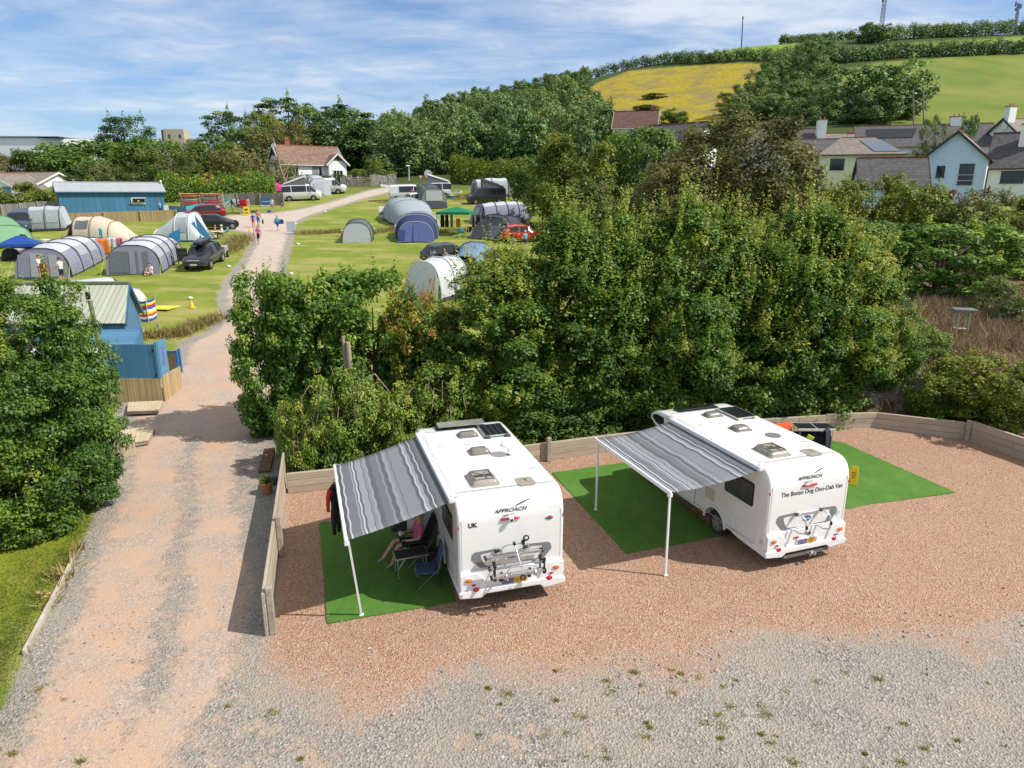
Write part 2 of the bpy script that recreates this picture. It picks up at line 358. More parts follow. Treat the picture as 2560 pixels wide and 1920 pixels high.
def build_ground():
    seg = lambda a, b, s: np.arange(a, b, s)
    grow = lambda a, b, r, s: np.array([a+s*(r**i-1)/(r-1) for i in range(400) if a+s*(r**i-1)/(r-1) < b])
    xs = np.concatenate([-grow(60, 4000, 1.06, 1.6)[::-1], seg(-58.8, -17, .6), seg(-17, 21, .2), seg(21, 60, .8), seg(60, 560, 3.2), grow(560, 4500, 1.2, 10)])
    ys = np.concatenate([[-60, -20, -6], seg(3, 31, .2), seg(31, 100, .5), seg(100, 400, 2.4), grow(400, 5500, 1.15, 8)])
    X, Y = np.meshgrid(xs, ys); nx, ny = len(xs), len(ys); Z = zt(X, Y)
    h = (np.sin(X*1.3+Y*.7)+np.sin(X*.37-Y*1.9)+np.sin(X*2.9+1)*np.sin(Y*2.3))
    fieldy = sstep(26, 34, Y)
    tr = sdf(X, Y, TRACK); ya = sdf(X, Y, YARD); rd = sdf(X, Y, REDB)
    Z = Z+h*.012*fieldy*(1-sstep(-1, 1, tr))+.006*h*(1-fieldy)*sstep(0, 1, np.maximum(tr, ya))
    h2 = np.sin(X*.9+1.7*np.sin(Y*.5))*.5+np.sin(X*2.3-Y*1.1)*.25
    near = sstep(13.5, 11, Y); r = sstep(-.5-1.5*near, .5+.7*near, rd+h2*.9*near)*sstep(-.5, .5, ya)
    # worn wheel lines on the track, loose stone to either side
    g = np.maximum(sstep(-.45, .45, tr), sstep(-.45, .45, ya))
    def ldist(pts):
        P = [tuple(flat(a*1.15732, c*1.15732))[:2] for a, c in pts]; d = np.full(X.shape, 1e9)
        for p, q in zip(P, P[1:]):
            p, q = np.array(p), np.array(q); ab = q-p; t = np.clip(((X-p[0])*ab[0]+(Y-p[1])*ab[1])/(ab@ab), 0, 1); d = np.minimum(d, np.hypot(X-p[0]-t*ab[0], Y-p[1]-t*ab[1]))
        return d
    d1 = ldist(((395, 850), (345, 1000), (310, 1150), (275, 1300), (215, 1450), (130, 1659), (60, 1900))); d2 = ldist(((480, 850), (470, 1000), (462, 1150), (478, 1300), (440, 1430), (380, 1520), (250, 1700)))
    wob = .25*h2
    b = np.maximum(np.exp(-((d1+wob)/.95)**2), .9*np.exp(-((d2-wob)/.75)**2)); b = np.maximum(b, .46*sstep(-.3, 1.2, tr)); b = np.where(Y > 22, np.maximum(b, sstep(22, 26, Y)*sstep(.1, 1.3, tr)), b)
    b = np.maximum(b, .42*np.exp(-(((X-.2)/3.2)**2+((Y-9.6)/1.5)**2))); b *= (1-sstep(-.6, .6, rd))
    gf = {}
    for k, P in ARE.items():
        W_ = wpoly([(a, c) for a, c in P]) if k not in ('meadow', 'strip') else None
        PX = np.array(P, float); zz_ = Z-CAMH; f = Y*cP-zz_*sP; f = np.where(f < 1, 1, f)
        u = 1280+FPX*X/f; v = 960-FPX*(Y*sP+zz_*cP)/f
        if k in ('meadow', 'strip'): gf[k] = np.where((Y > 110) & (Y < YR+4), sstep(-6, 4, sdf(u, v, PX)), 0)
        else: gf[k] = np.where((Y > 90), sstep(-2.5, 1.5, sdf(X, Y, W_)), 0)
    scrub = sstep(96, 112, Y)*(1-np.clip(sum(gf.values()), 0, 1))
    rough = np.maximum(sstep(10.6, 12.2, X)*sstep(25.4, 26.2, Y)*(1-sstep(48, 60, Y)), sstep(9, 10, X)*sstep(.3, -.3, ya)*(Y > 12)*(Y < 40)) # dead grass bank beyond the yard wall
    verge = sstep(0, 2, -X-9)*(Y < 24)
    n = nx*ny; idx = np.arange(n).reshape(ny, nx)
    q = np.stack([idx[:-1, :-1], idx[:-1, 1:], idx[1:, 1:], idx[1:, :-1]], -1).reshape(-1, 4)
    fz = np.zeros(len(q), int); ctr = lambda A: A.ravel()[q].mean(1)
    gy, trc, yac = ctr(Y), ctr(tr), ctr(ya)
    fz[gy > 112] = 3; fz[(trc > 0)] = 1; fz[(yac > 0)] = 2
    co = np.stack([X, Y, Z], -1).reshape(-1, 3).astype(np.float32)
    zone = np.stack([r, g, b, verge], -1).reshape(-1, 4).astype(np.float32)
    fld = np.stack([gf['ragwort'], np.maximum(gf['meadow'], gf['strip']*.7), gf['pasture'], np.clip(scrub+rough*0, 0, 1)], -1).reshape(-1, 4).astype(np.float32)
    gr2 = np.stack([rough, np.zeros_like(r), np.zeros_like(r), np.ones_like(r)], -1).reshape(-1, 4).astype(np.float32)
    for zi, (nm, lab, cat) in enumerate((('grass_field', 'sunlit mown camping field sloping up behind the trees', 'grass'), ('track', 'pale gravel track running up through the campsite', 'track'), ('gravel_yard', 'red and grey gravel parking bay', 'gravel'), ('hillside', 'hillside of fields above the village', 'hill'))):
        fs = q[fz == zi]; used = np.unique(fs); remap = np.zeros(n, int); remap[used] = np.arange(len(used))
        me = bpy.data.meshes.new(nm); me.vertices.add(len(used)); me.vertices.foreach_set('co', co[used].ravel())
        me.loops.add(len(fs)*4); me.loops.foreach_set('vertex_index', remap[fs].ravel().astype(np.int32))
        me.polygons.add(len(fs)); me.polygons.foreach_set('loop_start', (np.arange(len(fs))*4).astype(np.int32)); me.polygons.foreach_set('loop_total', np.full(len(fs), 4, np.int32))
        for an, arr in (('zone', zone), ('fields', fld), ('bank', gr2)):
            at_ = me.attributes.new(an, 'FLOAT_COLOR', 'POINT'); at_.data.foreach_set('color', arr[used].ravel())
        me.materials.append(groundmat()); me.polygons.foreach_set('use_smooth', np.ones(len(fs), bool)); me.update(calc_edges=True)
        o = place(me, nm); tag(o, lab, cat, kind='structure')

def groundmat():
    if 'ground' in MATS: return MATS['ground']
    m, nt, b = newmat('ground'); L = nt.links.new
    tc = N_(nt, 'ShaderNodeTexCoord'); o = tc.outputs['Object']
    def attr(n):
        a = N_(nt, 'ShaderNodeAttribute'); a.attribute_name = n; s = N_(nt, 'ShaderNodeSeparateColor'); L(a.outputs['Color'], s.inputs[0]); return s.outputs[0], s.outputs[1], s.outputs[2], a.outputs['Alpha']
    zr, zg, zb, zv = attr('zone'); fr, fg, fb, fs = attr('fields'); bk = attr('bank')[0]
    nA = noise(nt, o, 1.1, 6, .62); nB = noise(nt, o, .33, 5, .6); nF = noise(nt, o, 14, 5, .7); nC = noise(nt, o, 4.2, 6, .7); nD = noise(nt, o, .09, 4, .55)
    def vor(scale, inp='Color'):
        v = N_(nt, 'ShaderNodeTexVoronoi'); v.inputs['Scale'].default_value = scale; L(o, v.inputs['Vector']); return v
    v1 = vor(38); v2 = vor(26); s1 = N_(nt, 'ShaderNodeSeparateColor'); L(v1.outputs['Color'], s1.inputs[0]); s2 = N_(nt, 'ShaderNodeSeparateColor'); L(v2.outputs['Color'], s2.inputs[0])
    chips = ramp(nt, [(0, (.17, .08, .045)), (.2, (.33, .17, .10)), (.5, (.45, .26, .17)), (.75, (.53, .345, .24)), (.9, (.48, .38, .30)), (1, (.70, .55, .45))], s1.outputs[0])
    chips = mixc(nt, ramp(nt, [(.3, .15), (.75, .6)], nA), chips, (.405, .25, .17))
    chips = mixc(nt, ramp(nt, [(.55, 0), (.8, .5)], nC), chips, (.40, .28, .205))
    stone = ramp(nt, [(0, (.10, .092, .085)), (.25, (.19, .178, .165)), (.55, (.29, .27, .25)), (.8, (.37, .34, .31)), (1, (.56, .52, .48))], s2.outputs[0])
    dust = ramp(nt, [(.25, (.265, .26, .225)), (.5, (.335, .30, .25)), (.75, (.43, .335, .26))], noise(nt, o, .55, 6, .62))
    grey = mixc(nt, ramp(nt, [(.36, .3), (.62, .85)], noise(nt, mapping(nt, o, (1, 1, 1), (0, 0, 0), (4, 9, 0)), .8, 6, .66)), stone, dust)
    tan = ramp(nt, [(.25, (.47, .25, .15)), (.5, (.48, .315, .215)), (.8, (.46, .37, .30))], nB)
    tan = mixc(nt, .35, tan, ramp(nt, [(.3, (.40, .28, .21)), (.7, (.60, .46, .36))], nF))
    tan = mixc(nt, ramp(nt, [(.42, 0), (.6, .75)], noise(nt, o, .9, 7, .72)), tan, mixc(nt, .45, stone, (.45, .36, .30)))
    far = N_(nt, 'ShaderNodeSeparateXYZ'); L(o, far.inputs[0])
    tan = mixc(nt, ramp(nt, [(0, 0), (1, .85)], mth(nt, 'MULTIPLY', mth(nt, 'SUBTRACT', far.outputs[1], 24), .025, clamp=True)), tan, ramp(nt, [(.3, (.45, .37, .31)), (.7, (.54, .46, .40))], nA))
    # grass
    g1 = ramp(nt, [(.28, (.105, .18, .018)), (.5, (.19, .25, .028)), (.72, (.31, .315, .055))], mth(nt, 'ADD', mth(nt, 'MULTIPLY', nB, .6), mth(nt, 'MULTIPLY', nC, .4)))
    g1 = mixc(nt, ramp(nt, [(.46, 0), (.62, .65)], noise(nt, mapping(nt, o, (.5, 1.6, 1), (0, 0, .5)), .42, 6, .62)), g1, (.44, .36, .15))
    g1 = mixc(nt, ramp(nt, [(.35, .35), (.65, 0)], nF), g1, (.10, .14, .015))
    vg = ramp(nt, [(.3, (.14, .20, .014)), (.5, (.21, .25, .02)), (.75, (.34, .28, .075))], mth(nt, 'ADD', mth(nt, 'MULTIPLY', nA, .55), mth(nt, 'MULTIPLY', nF, .45)))
    g1 = mixc(nt, zv, g1, vg)
    dead = ramp(nt, [(.3, (.09, .06, .03)), (.55, (.19, .125, .065)), (.75, (.27, .19, .11))], mth(nt, 'ADD', mth(nt, 'MULTIPLY', nC, .5), mth(nt, 'MULTIPLY', nF, .5)))
    g1 = mixc(nt, bk, g1, dead)
    scr = ramp(nt, [(.35, (.035, .06, .014)), (.65, (.07, .095, .02))], nC)
    g1 = mixc(nt, fs, g1, scr)
    straw = ramp(nt, [(.3, (.20, .15, .04)), (.48, (.27, .20, .07)), (.66, (.12, .155, .025))], noise(nt, o, .35, 6, .7))
    yel = ramp(nt, [(.45, 0), (.54, 1)], mth(nt, 'ADD', mth(nt, 'MULTIPLY', noise(nt, mapping(nt, o, (1, .55, 1)), .12, 7, .72), .75), mth(nt, 'MULTIPLY', noise(nt, o, 1.6, 5, .7), .28)))
    rag = mixc(nt, mth(nt, 'MULTIPLY', yel, .88), straw, ramp(nt, [(.38, (.17, .19, .02)), (.58, (.47, .32, .008))], noise(nt, o, 1.2, 5, .7)))
    g1 = mixc(nt, fr, g1, rag)
    mead = ramp(nt, [(.35, (.12, .21, .02)), (.65, (.21, .29, .035))], noise(nt, o, .16, 6, .65))
    g1 = mixc(nt, fg, g1, mead)
    pas = ramp(nt, [(.3, (.08, .14, .018)), (.45, (.135, .185, .028)), (.6, (.20, .215, .045)), (.75, (.28, .235, .08))], mth(nt, 'ADD', mth(nt, 'MULTIPLY', noise(nt, mapping(nt, o, (1, .5, 1), (0, 0, .3)), .07, 8, .68), .7), mth(nt, 'MULTIPLY', nC, .3)))
    g1 = mixc(nt, fb, g1, pas)
    nE = noise(nt, o, 2.6, 7, .75)
    def edge(w, k=.9): return ramp(nt, [(.38, 0), (.62, 1)], mth(nt, 'ADD', w, mth(nt, 'MULTIPLY', mth(nt, 'SUBTRACT', nE, .5), k)))
    eg, er, eb = edge(zg), ramp(nt, [(.22, 0), (.78, 1)], mth(nt, 'ADD', zr, mth(nt, 'MULTIPLY', mth(nt, 'SUBTRACT', nE, .5), 1.3))), edge(zb, 1.5)
    c = mixc(nt, eg, g1, grey); c = mixc(nt, mth(nt, 'MULTIPLY', eb, eg), c, tan); c = mixc(nt, er, c, chips)
    L(c, b.inputs['Base Color']); b.inputs['Roughness'].default_value = .9; b.inputs['Specular IOR Level'].default_value = .2
    hgt = mixc(nt, eg, mth(nt, 'MULTIPLY', nF, 1.6), mixc(nt, er, mth(nt, 'MULTIPLY', v2.outputs['Distance'], mixc(nt, eb, 1.2, .35)), v1.outputs['Distance']))
    bp = N_(nt, 'ShaderNodeBump'); bp.inputs['Strength'].default_value = .75; bp.inputs['Distance'].default_value = .035; L(hgt, bp.inputs['Height']); L(bp.outputs[0], b.inputs['Normal'])
    MATS['ground'] = m; return m
build_ground()
# ------------------------------------------------------------------ foliage
RNG = np.random.default_rng(11)
def unit(a): return a/np.maximum(np.linalg.norm(a, axis=-1, keepdims=True), 1e-9)
def rdir(n): return unit(RNG.normal(size=(n, 3)))
def leafmesh(name, P, Nn, size, tint, m, asp=.62, axis=None, fold=.1):
    n = len(P); size = np.broadcast_to(np.asarray(size, float), (n,))[:, None]
    t = unit(np.cross(Nn, RNG.normal(size=(n, 3)))) if axis is None else unit(axis); b = unit(np.cross(Nn, t)); Nn = unit(np.cross(t, b))
    V = np.stack([P-t*size*.5, P+b*size*asp*.5+Nn*size*fold-t*size*.06, P+t*size*.5-Nn*size*fold*.6, P-b*size*asp*.5+Nn*size*fold-t*size*.06], 1).reshape(-1, 3)
    me = bpy.data.meshes.new(name); me.vertices.add(n*4); me.vertices.foreach_set('co', V.astype(np.float32).ravel())
    me.loops.add(n*4); me.loops.foreach_set('vertex_index', np.arange(n*4, dtype=np.int32))
    me.polygons.add(n); me.polygons.foreach_set('loop_start', np.arange(n, dtype=np.int32)*4); me.polygons.foreach_set('loop_total', np.full(n, 4, np.int32))
    a = me.attributes.new('tint', 'FLOAT', 'FACE'); a.data.foreach_set('value', np.clip(tint, 0, 1).astype(np.float32))
    me.materials.append(m); me.update(calc_edges=True); return me
class LB:
    def __init__(s): s.P = []; s.N = []; s.S = []; s.T = []
    def put(s, P, N, S, T): s.P.append(P); s.N.append(N); s.S.append(np.broadcast_to(S, (len(P),))); s.T.append(np.broadcast_to(T, (len(P),)))
    def clump(s, c, r, n, size, tint, out=None, flat=.75, up=.55, spread=.16):
        d = rdir(n)
        if out is not None: d = unit(d+out*.55)
        d = unit(d+np.array([0, 0, up*.6])); k = RNG.random(n)[:, None]**.45
        P = np.asarray(c)+d*k*r*np.array([1, 1, flat]); N = unit(d*.7+np.array([0, 0, up])+rdir(n)*.55)
        s.put(P, N, size*RNG.uniform(.65, 1.3, n), tint+RNG.normal(size=n)*spread)
    def shoot(s, p, d, L, n, size, tint, r=.1):
        k = RNG.random(n)[:, None]; off = rdir(n); off = unit(off-d*(off@d)[:, None]*.8)
        P = p+d*k*L+off*r*(1.05-.75*k)*RNG.uniform(.4, 1, n)[:, None]
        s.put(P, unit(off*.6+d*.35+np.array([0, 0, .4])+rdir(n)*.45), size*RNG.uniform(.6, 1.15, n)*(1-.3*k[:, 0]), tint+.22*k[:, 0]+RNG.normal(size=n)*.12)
    def mesh(s, name, m, **kw): return leafmesh(name, np.concatenate(s.P), np.concatenate(s.N), np.concatenate(s.S), np.concatenate(s.T), m, **kw)

def crown(name, m, n=9000, K=90, leaf=.05, z0=.08, zc=.5, shape=2.3, lump=.16, clr=(.09, .17), shoots=0, tip=.0, flat=.75, tiers=0, asp=.62, lean=(0, 0), top=1.0, up=.55, base_t=.42, inner=.25, tv=.14, ar=1.0, sl=1.0):
    """unit crown: radius .5, from z0 to 1; clumps of leaves through an uneven envelope"""
    lb = LB(); f = [(RNG.normal(size=3)*2.2, RNG.random()*6.3) for _ in range(7)]
    def env(d):
        w = sum(math.sin(float(d@k)*1.0+p) for k, p in f)/len(f); return 1+lump*2.0*w
    per = max(6, n//K)
    for i in range(K):
        d = rdir(1)[0]
        if tiers: d[2] = round((d[2]*.5+.5)*tiers)/tiers*2-1; d[:2] = d[:2]/max(np.linalg.norm(d[:2]), 1e-6)*math.sqrt(max(0, 1-d[2]**2)); d = d/np.linalg.norm(d)
        rad = (1-inner*RNG.random()**1.6) if RNG.random() > .18 else RNG.uniform(.25, .8)
        e = env(d)*rad; zz = d[2]
        h = zc+(top-zc)*zz*e if zz > 0 else zc+(zc-z0)*zz*min(e, 1.05)
        wz = (1-abs(zz)**shape)**(1/shape) if abs(zz) < 1 else 0
        xy = d[:2]/max(np.linalg.norm(d[:2]), 1e-6)*wz*.5*e
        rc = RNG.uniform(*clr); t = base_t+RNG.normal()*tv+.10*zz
        c = np.array([xy[0]*(1.12-rc)+lean[0]*h, xy[1]*(1.12-rc)+lean[1]*h, min(h, top-rc*.3/ar)*ar])
        lb.clump(c, rc, int(per*RNG.uniform(.6, 1.4)*(rc/np.mean(clr))**1.3), leaf, t, d, flat, up)
        if shoots and zz > -.55 and RNG.random() < shoots*(.6+.5*zz):
            for q in range(RNG.integers(1, 3+(shoots > 1 and zz > .3))):
                dd = unit(d*RNG.uniform(.15, .8)+np.array([0, 0, RNG.uniform(.35, 1.0)])+rdir(1)[0]*.2)
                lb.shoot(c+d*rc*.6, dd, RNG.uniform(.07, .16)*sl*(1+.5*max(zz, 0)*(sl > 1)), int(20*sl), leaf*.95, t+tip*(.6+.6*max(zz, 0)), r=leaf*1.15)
    me = lb.mesh(name, m); me['ar'] = ar; return me

def barkmat(name='bark', col=(.11, .085, .06)): return mat(name, col, .9, .35, 9, .8, 30, streak=True)
def trunkmesh(name, h=1, r=.03, limbs=7, z1=.8, m=None, spread=.36):
    mb = MB(); mb.tube([(0, 0, -.02), (0.006, 0, .15*h), (-.008, .01, .4*h), (0, .004, z1)], [r*1.35, r, r*.75, r*.25], 8)
    for i in range(limbs):
        a = i*2.4+RNG.random(); z = .15+.5*i/limbs; l = spread*RNG.uniform(.6, 1.1)
        p = [(0, 0, z), (math.cos(a)*l*.4, math.sin(a)*l*.4, z+.10), (math.cos(a)*l, math.sin(a)*l, z+.24)]
        mb.tube(p, [r*.55, r*.36, r*.1], 6)
    return mb.mesh(name, m or barkmat(), smooth=60)

G_HORN = leafmat('leaf_hornbeam', [(0, (.040, .10, .016)), (.35, (.085, .185, .026)), (.6, (.15, .27, .036)), (.82, (.29, .39, .045)), (1, (.46, .46, .08))], .38, .5)
G_SYC = leafmat('leaf_sycamore', [(0, (0.039, 0.105, 0.016)), (.4, (0.099, 0.216, 0.025)), (.7, (0.216, 0.359, 0.039)), (1, (0.486, 0.504, 0.071))], .34)
G_IVY = leafmat('leaf_bramble', [(0, (0.041, 0.091, 0.012)), (.45, (0.120, 0.218, 0.020)), (.75, (0.253, 0.351, 0.031)), (1, (0.450, 0.450, 0.085))], .3)
G_AUT = leafmat('leaf_turning', [(0, (.05, .10, .012)), (.3, (.13, .19, .02)), (.55, (.36, .32, .03)), (.78, (.50, .32, .04)), (1, (.42, .18, .08))], .34)
G_MID = leafmat('leaf_broad', [(0, (0.045, 0.095, 0.017)), (.4, (0.095, 0.185, 0.025)), (.7, (0.179, 0.280, 0.036)), (1, (0.314, 0.370, 0.056))], .32)
G_YEL = leafmat('leaf_yellowgreen', [(0, (0.056, 0.094, 0.010)), (.4, (0.138, 0.194, 0.015)), (.7, (0.237, 0.275, 0.022)), (1, (0.375, 0.362, 0.037))], .3)
G_OLV = leafmat('leaf_olive', [(0, (.045, .07, .014)), (.4, (.11, .155, .026)), (.7, (.19, .22, .045)), (1, (.30, .30, .09))], .25)
G_BRN = leafmat('leaf_brown', [(0, (.075, .08, .024)), (.4, (.17, .165, .045)), (.7, (.27, .25, .07)), (1, (.42, .36, .12))], .3)
G_DRK = leafmat('leaf_dark', [(0, (0.028, 0.066, 0.023)), (.4, (0.066, 0.145, 0.038)), (.7, (0.148, 0.264, 0.060)), (1, (0.362, 0.430, 0.071))], .18)
G_WOOD = leafmat('leaf_wood', [(0, (0.060, 0.114, 0.042)), (.4, (0.114, 0.198, 0.058)), (.7, (0.186, 0.282, 0.074)), (1, (0.312, 0.372, 0.090))], .26)
G_RED = leafmat('leaf_red', [(0, (.05, .015, .015)), (.5, (.13, .03, .03)), (1, (.22, .07, .05))], .25)
G_HEDGE = leafmat('leaf_clipped', [(0, (0.025, 0.062, 0.010)), (.5, (0.075, 0.150, 0.020)), (1, (0.188, 0.263, 0.031))], .25)
BLADE = leafmat('dry_blade', [(0, (0.145, 0.145, 0.043)), (.4, (0.334, 0.261, 0.087)), (.7, (0.493, 0.362, 0.145)), (1, (0.667, 0.507, 0.261))], .3)
BLADEG = leafmat('green_blade', [(0, (.05, .09, .01)), (.5, (.12, .17, .02)), (1, (.24, .25, .04))], .3)
BROWNB = leafmat('dead_stalk', [(0, (.13, .085, .05)), (.4, (.25, .17, .095)), (.7, (.38, .28, .16)), (1, (.50, .40, .25))], .25)

CR = {}
def crowns():
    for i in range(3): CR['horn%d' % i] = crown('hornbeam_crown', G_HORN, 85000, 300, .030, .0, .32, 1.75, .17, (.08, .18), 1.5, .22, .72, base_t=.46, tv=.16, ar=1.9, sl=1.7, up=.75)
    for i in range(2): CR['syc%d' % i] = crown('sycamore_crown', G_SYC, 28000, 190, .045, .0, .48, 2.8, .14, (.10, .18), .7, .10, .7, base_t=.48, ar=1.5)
    CR['layer0'] = crown('layered_crown', G_HORN, 80000, 380, .024, -.02, .45, 3.0, .15, (.08, .17), .7, .12, .5, tiers=17, base_t=.40, up=.8, ar=1.6)
    CR['layer1'] = crown('layered_crown', G_HORN, 40000, 240, .032, -.02, .45, 2.6, .20, (.08, .17), .7, .12, .5, tiers=15, base_t=.40, up=.8, ar=1.7)
    CR['turn'] = crown('turning_crown', G_AUT, 6000, 90, .038, .1, .6, 2.2, .2, (.08, .15), .8, .25, .7, base_t=.34, tv=.26, ar=1.5)
    for i in range(2): CR['bramble%d' % i] = crown('bramble_crown', G_IVY, 22000, 170, .04, -.05, .4, 3.2, .14, (.10, .18), .3, .12, .8, base_t=.48, tv=.16)
    CR['lush'] = crown('lush_crown', G_SYC, 20000, 150, .04, .0, .45, 2.4, .16, (.07, .13), .4, .10, .6, base_t=.52)
    for i in range(3): CR['mid%d' % i] = crown('broad_crown', G_MID, 13000, 110, .042, .0, .48, 2.6, .16, (.11, .20), .3, .08, .75)
    for i in range(2): CR['yel%d' % i] = crown('yellowgreen_crown', G_YEL, 13000, 110, .04, .0, .45, 2.5, .16, (.10, .18), .6, .08, .7)
    for i in range(2): CR['olive%d' % i] = crown('olive_crown', G_OLV, 11000, 100, .032, -.02, .42, 2.5, .12, (.08, .15), .9, .06, .9, base_t=.4)
    CR['brown'] = crown('brown_crown', G_BRN, 42000, 230, .027, .0, .45, 2.6, .15, (.08, .15), .5, .06, .75, base_t=.45, tv=.17)
    CR['willow'] = crown('twiggy_crown', G_BRN, 12000, 90, .03, -.02, .42, 2.4, .12, (.08, .14), 1.0, .05, 1.1, base_t=.52)
    for i in range(2): CR['pine%d' % i] = crown('pine_crown', G_DRK, 12000, 110, .042, .10, .5, 2.5, .16, (.13, .21), .12, .1, .5, base_t=.42, up=.9)
    CR['cypress'] = crown('cypress_crown', G_DRK, 13000, 150, .042, .08, .40, 2.4, .13, (.11, .19), .1, .2, .36, tiers=14, base_t=.44, up=.9, tv=.2)
    for i in range(4): CR['far%d' % i] = crown('wood_crown', G_WOOD, 5000, 60, .06, .0, .45, 2.5, .15, (.13, .22), .25, .1, .75, base_t=.40+.05*i, tv=.14)
    for i in range(2): CR['farm%d' % i] = crown('dark_wood_crown', G_DRK, 5000, 60, .06, .0, .45, 2.4, .17, (.13, .22), .2, .1, .65, base_t=.5)
    CR['red'] = crown('red_crown', G_RED, 4000, 50, .05, .0, .4, 2.4, .14, (.10, .18), .6, .1, .8)
    for k in ('t0', 't1'): CR[k] = trunkmesh('trunk', 1, .03)
    CR['thin'] = trunkmesh('stem', 1, .016, 9, .9)
    mb = MB()
    for i in range(30):
        a = RNG.uniform(0, 6.28); r_ = RNG.uniform(.3, .56); z = RNG.uniform(.55, 1.02); b = a+RNG.normal()*.4
        mb.tube([(math.cos(a)*r_*.2, math.sin(a)*r_*.2, 0), (math.cos(a)*r_*.6, math.sin(a)*r_*.6, z*.85), (math.cos(b)*r_, math.sin(b)*r_, z), (math.cos(b)*r_*1.25, math.sin(b)*r_*1.25, z*RNG.uniform(.6, .9))], [.007, .006, .005, .003], 5)
    CR['briar'] = mb.mesh('stems', mat('briar_stem', (.26, .20, .13), .9, .3), smooth=60)
crowns()
USED = set()
def tree(name, label, px, y, top, w, kind, cat='tree', group=None, base=None, trunk='t0', parts=True, depth=1.0, cx=True):
    """px, top: photo pixels (2212-wide view) of the crown's middle and its top; y: distance; w: width in those pixels"""
    p = at(px*1.15732, 900, y); x = ray(px*1.15732, top*1.15732); x = x[0]/x[1]*y
    zb = ztf(x, y) if base is None else base; zt_ = at(px*1.15732, top*1.15732, y).z
    h = max(.6, zt_-zb); wd = w*1.15732*y/FPX/.98
    o = thing(name, label, cat, (x, y, zb), rnd.uniform(0, 6.28), group)
    if h < .72*wd: o.location.z -= .72*wd-h; h = .72*wd      # rooted lower rather than squashed
    s = (wd, wd*depth, h/1.03)
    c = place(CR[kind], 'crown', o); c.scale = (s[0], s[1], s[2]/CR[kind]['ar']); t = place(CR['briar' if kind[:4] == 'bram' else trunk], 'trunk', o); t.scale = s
    return o

HG = 'hornbeams along the back of the gravel yard'
for (px, y, top, w, k, nm, lab) in (
 (1075, 25.0, 530, 262, 'horn0', 'hedge_tree', 'leafy green hedge tree behind the front of the left-hand motorhome'),
 (1212, 25.6, 448, 262, 'horn1', 'hedge_tree', 'tall bushy hedge tree with pale shoot tips behind the gap between the motorhomes'),
 (1350, 25.9, 462, 240, 'horn2', 'hedge_tree', 'tall hedge tree behind the front end of the right-hand motorhome awning'),
 (1484, 26.2, 418, 250, 'horn0', 'hedge_tree', 'tallest hedge tree, spiky light tips, behind the nose of the right-hand motorhome'),
 (1620, 26.6, 472, 240, 'horn2', 'hedge_tree', 'dense hedge tree behind the roof of the right-hand motorhome'),
 (1732, 27.0, 436, 250, 'horn1', 'hedge_tree', 'tall hedge tree behind the solar panel of the right-hand motorhome'),
 (1835, 27.2, 495, 225, 'horn0', 'hedge_tree', 'hedge tree behind the orange towel and camp table'),
 (1920, 27.3, 600, 140, 'horn2', 'hedge_tree', 'lower hedge tree ending the row beside the stone bank')):
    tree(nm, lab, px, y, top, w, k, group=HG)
tree('sycamore_tree', 'young sycamore overhanging the edge of the gravel track', 575, 24.6, 590, 150, 'syc0', base=0)
tree('sycamore_tree', 'bushy sycamore just right of the one overhanging the track', 670, 25.2, 590, 190, 'syc1', base=0)
tree('sycamore_tree', 'green sycamore behind the cut tree stump', 800, 25.2, 585, 190, 'syc0', base=0)
tree('sycamore_tree', 'thin sycamore in front of the white tent, left of the tall hedge trees', 905, 25.6, 650, 170, 'syc1', base=0)
tree('small_tree', 'small tree with yellow and orange leaves in front of the white tent', 905, 24.4, 610, 140, 'turn', base=0, trunk='thin')
BG = 'bramble bushes over the back wall'
for px, y, top, w, k, lab in (
 (640, 20.9, 868, 130, 'bramble0', 'bright bramble bush spilling over the corner of the timber fence'),
 (745, 21.5, 806, 160, 'bramble1', 'bright bramble bush below the cut tree stump'),
 (850, 22.2, 836, 160, 'bramble0', 'bramble bush behind the left-hand striped awning'),
 (960, 23.2, 785, 180, 'bramble1', 'bramble bush behind the front of the left-hand motorhome roof'),
 ):
    tree('bramble_bush', lab, px, y, top, w, k, 'bush', BG, base=0, trunk='thin', depth=.7)
for px, y, top, w, k, lab in (
 (1105, 23.9, 850, 190, 'mid0', 'low dark shrub behind the timber wall right of the left-hand motorhome'),
 (1260, 24.5, 850, 190, 'mid1', 'low dark shrub behind the timber wall at the striped awning of the right-hand motorhome'),
 (1420, 25.0, 830, 190, 'mid2', 'low shrub behind the nose of the right-hand motorhome'),
 (1600, 25.6, 820, 200, 'mid0', 'low shrub behind the roof of the right-hand motorhome'),
 (1780, 26.2, 810, 190, 'mid1', 'low shrub overhanging the timber wall behind the orange towel')):
    tree('understorey_shrub', lab, px, y, top, w, k, 'shrub', 'shrubs under the hedge trees', base=0, trunk='thin', depth=.7)
tree('layered_tree', 'big dark tree with layered branches filling the left edge', 0, 17.6, 572, 290, 'layer0', base=0)
tree('layered_tree', 'layered tree reaching out beside the blue kiosk at left', 96, 18.3, 588, 186, 'layer1', base=0)
tree('verge_bush', 'dense bush low on the verge under the big layered tree', 25, 16.9, 970, 215, 'bramble1', 'bush', base=-.1, trunk='thin')
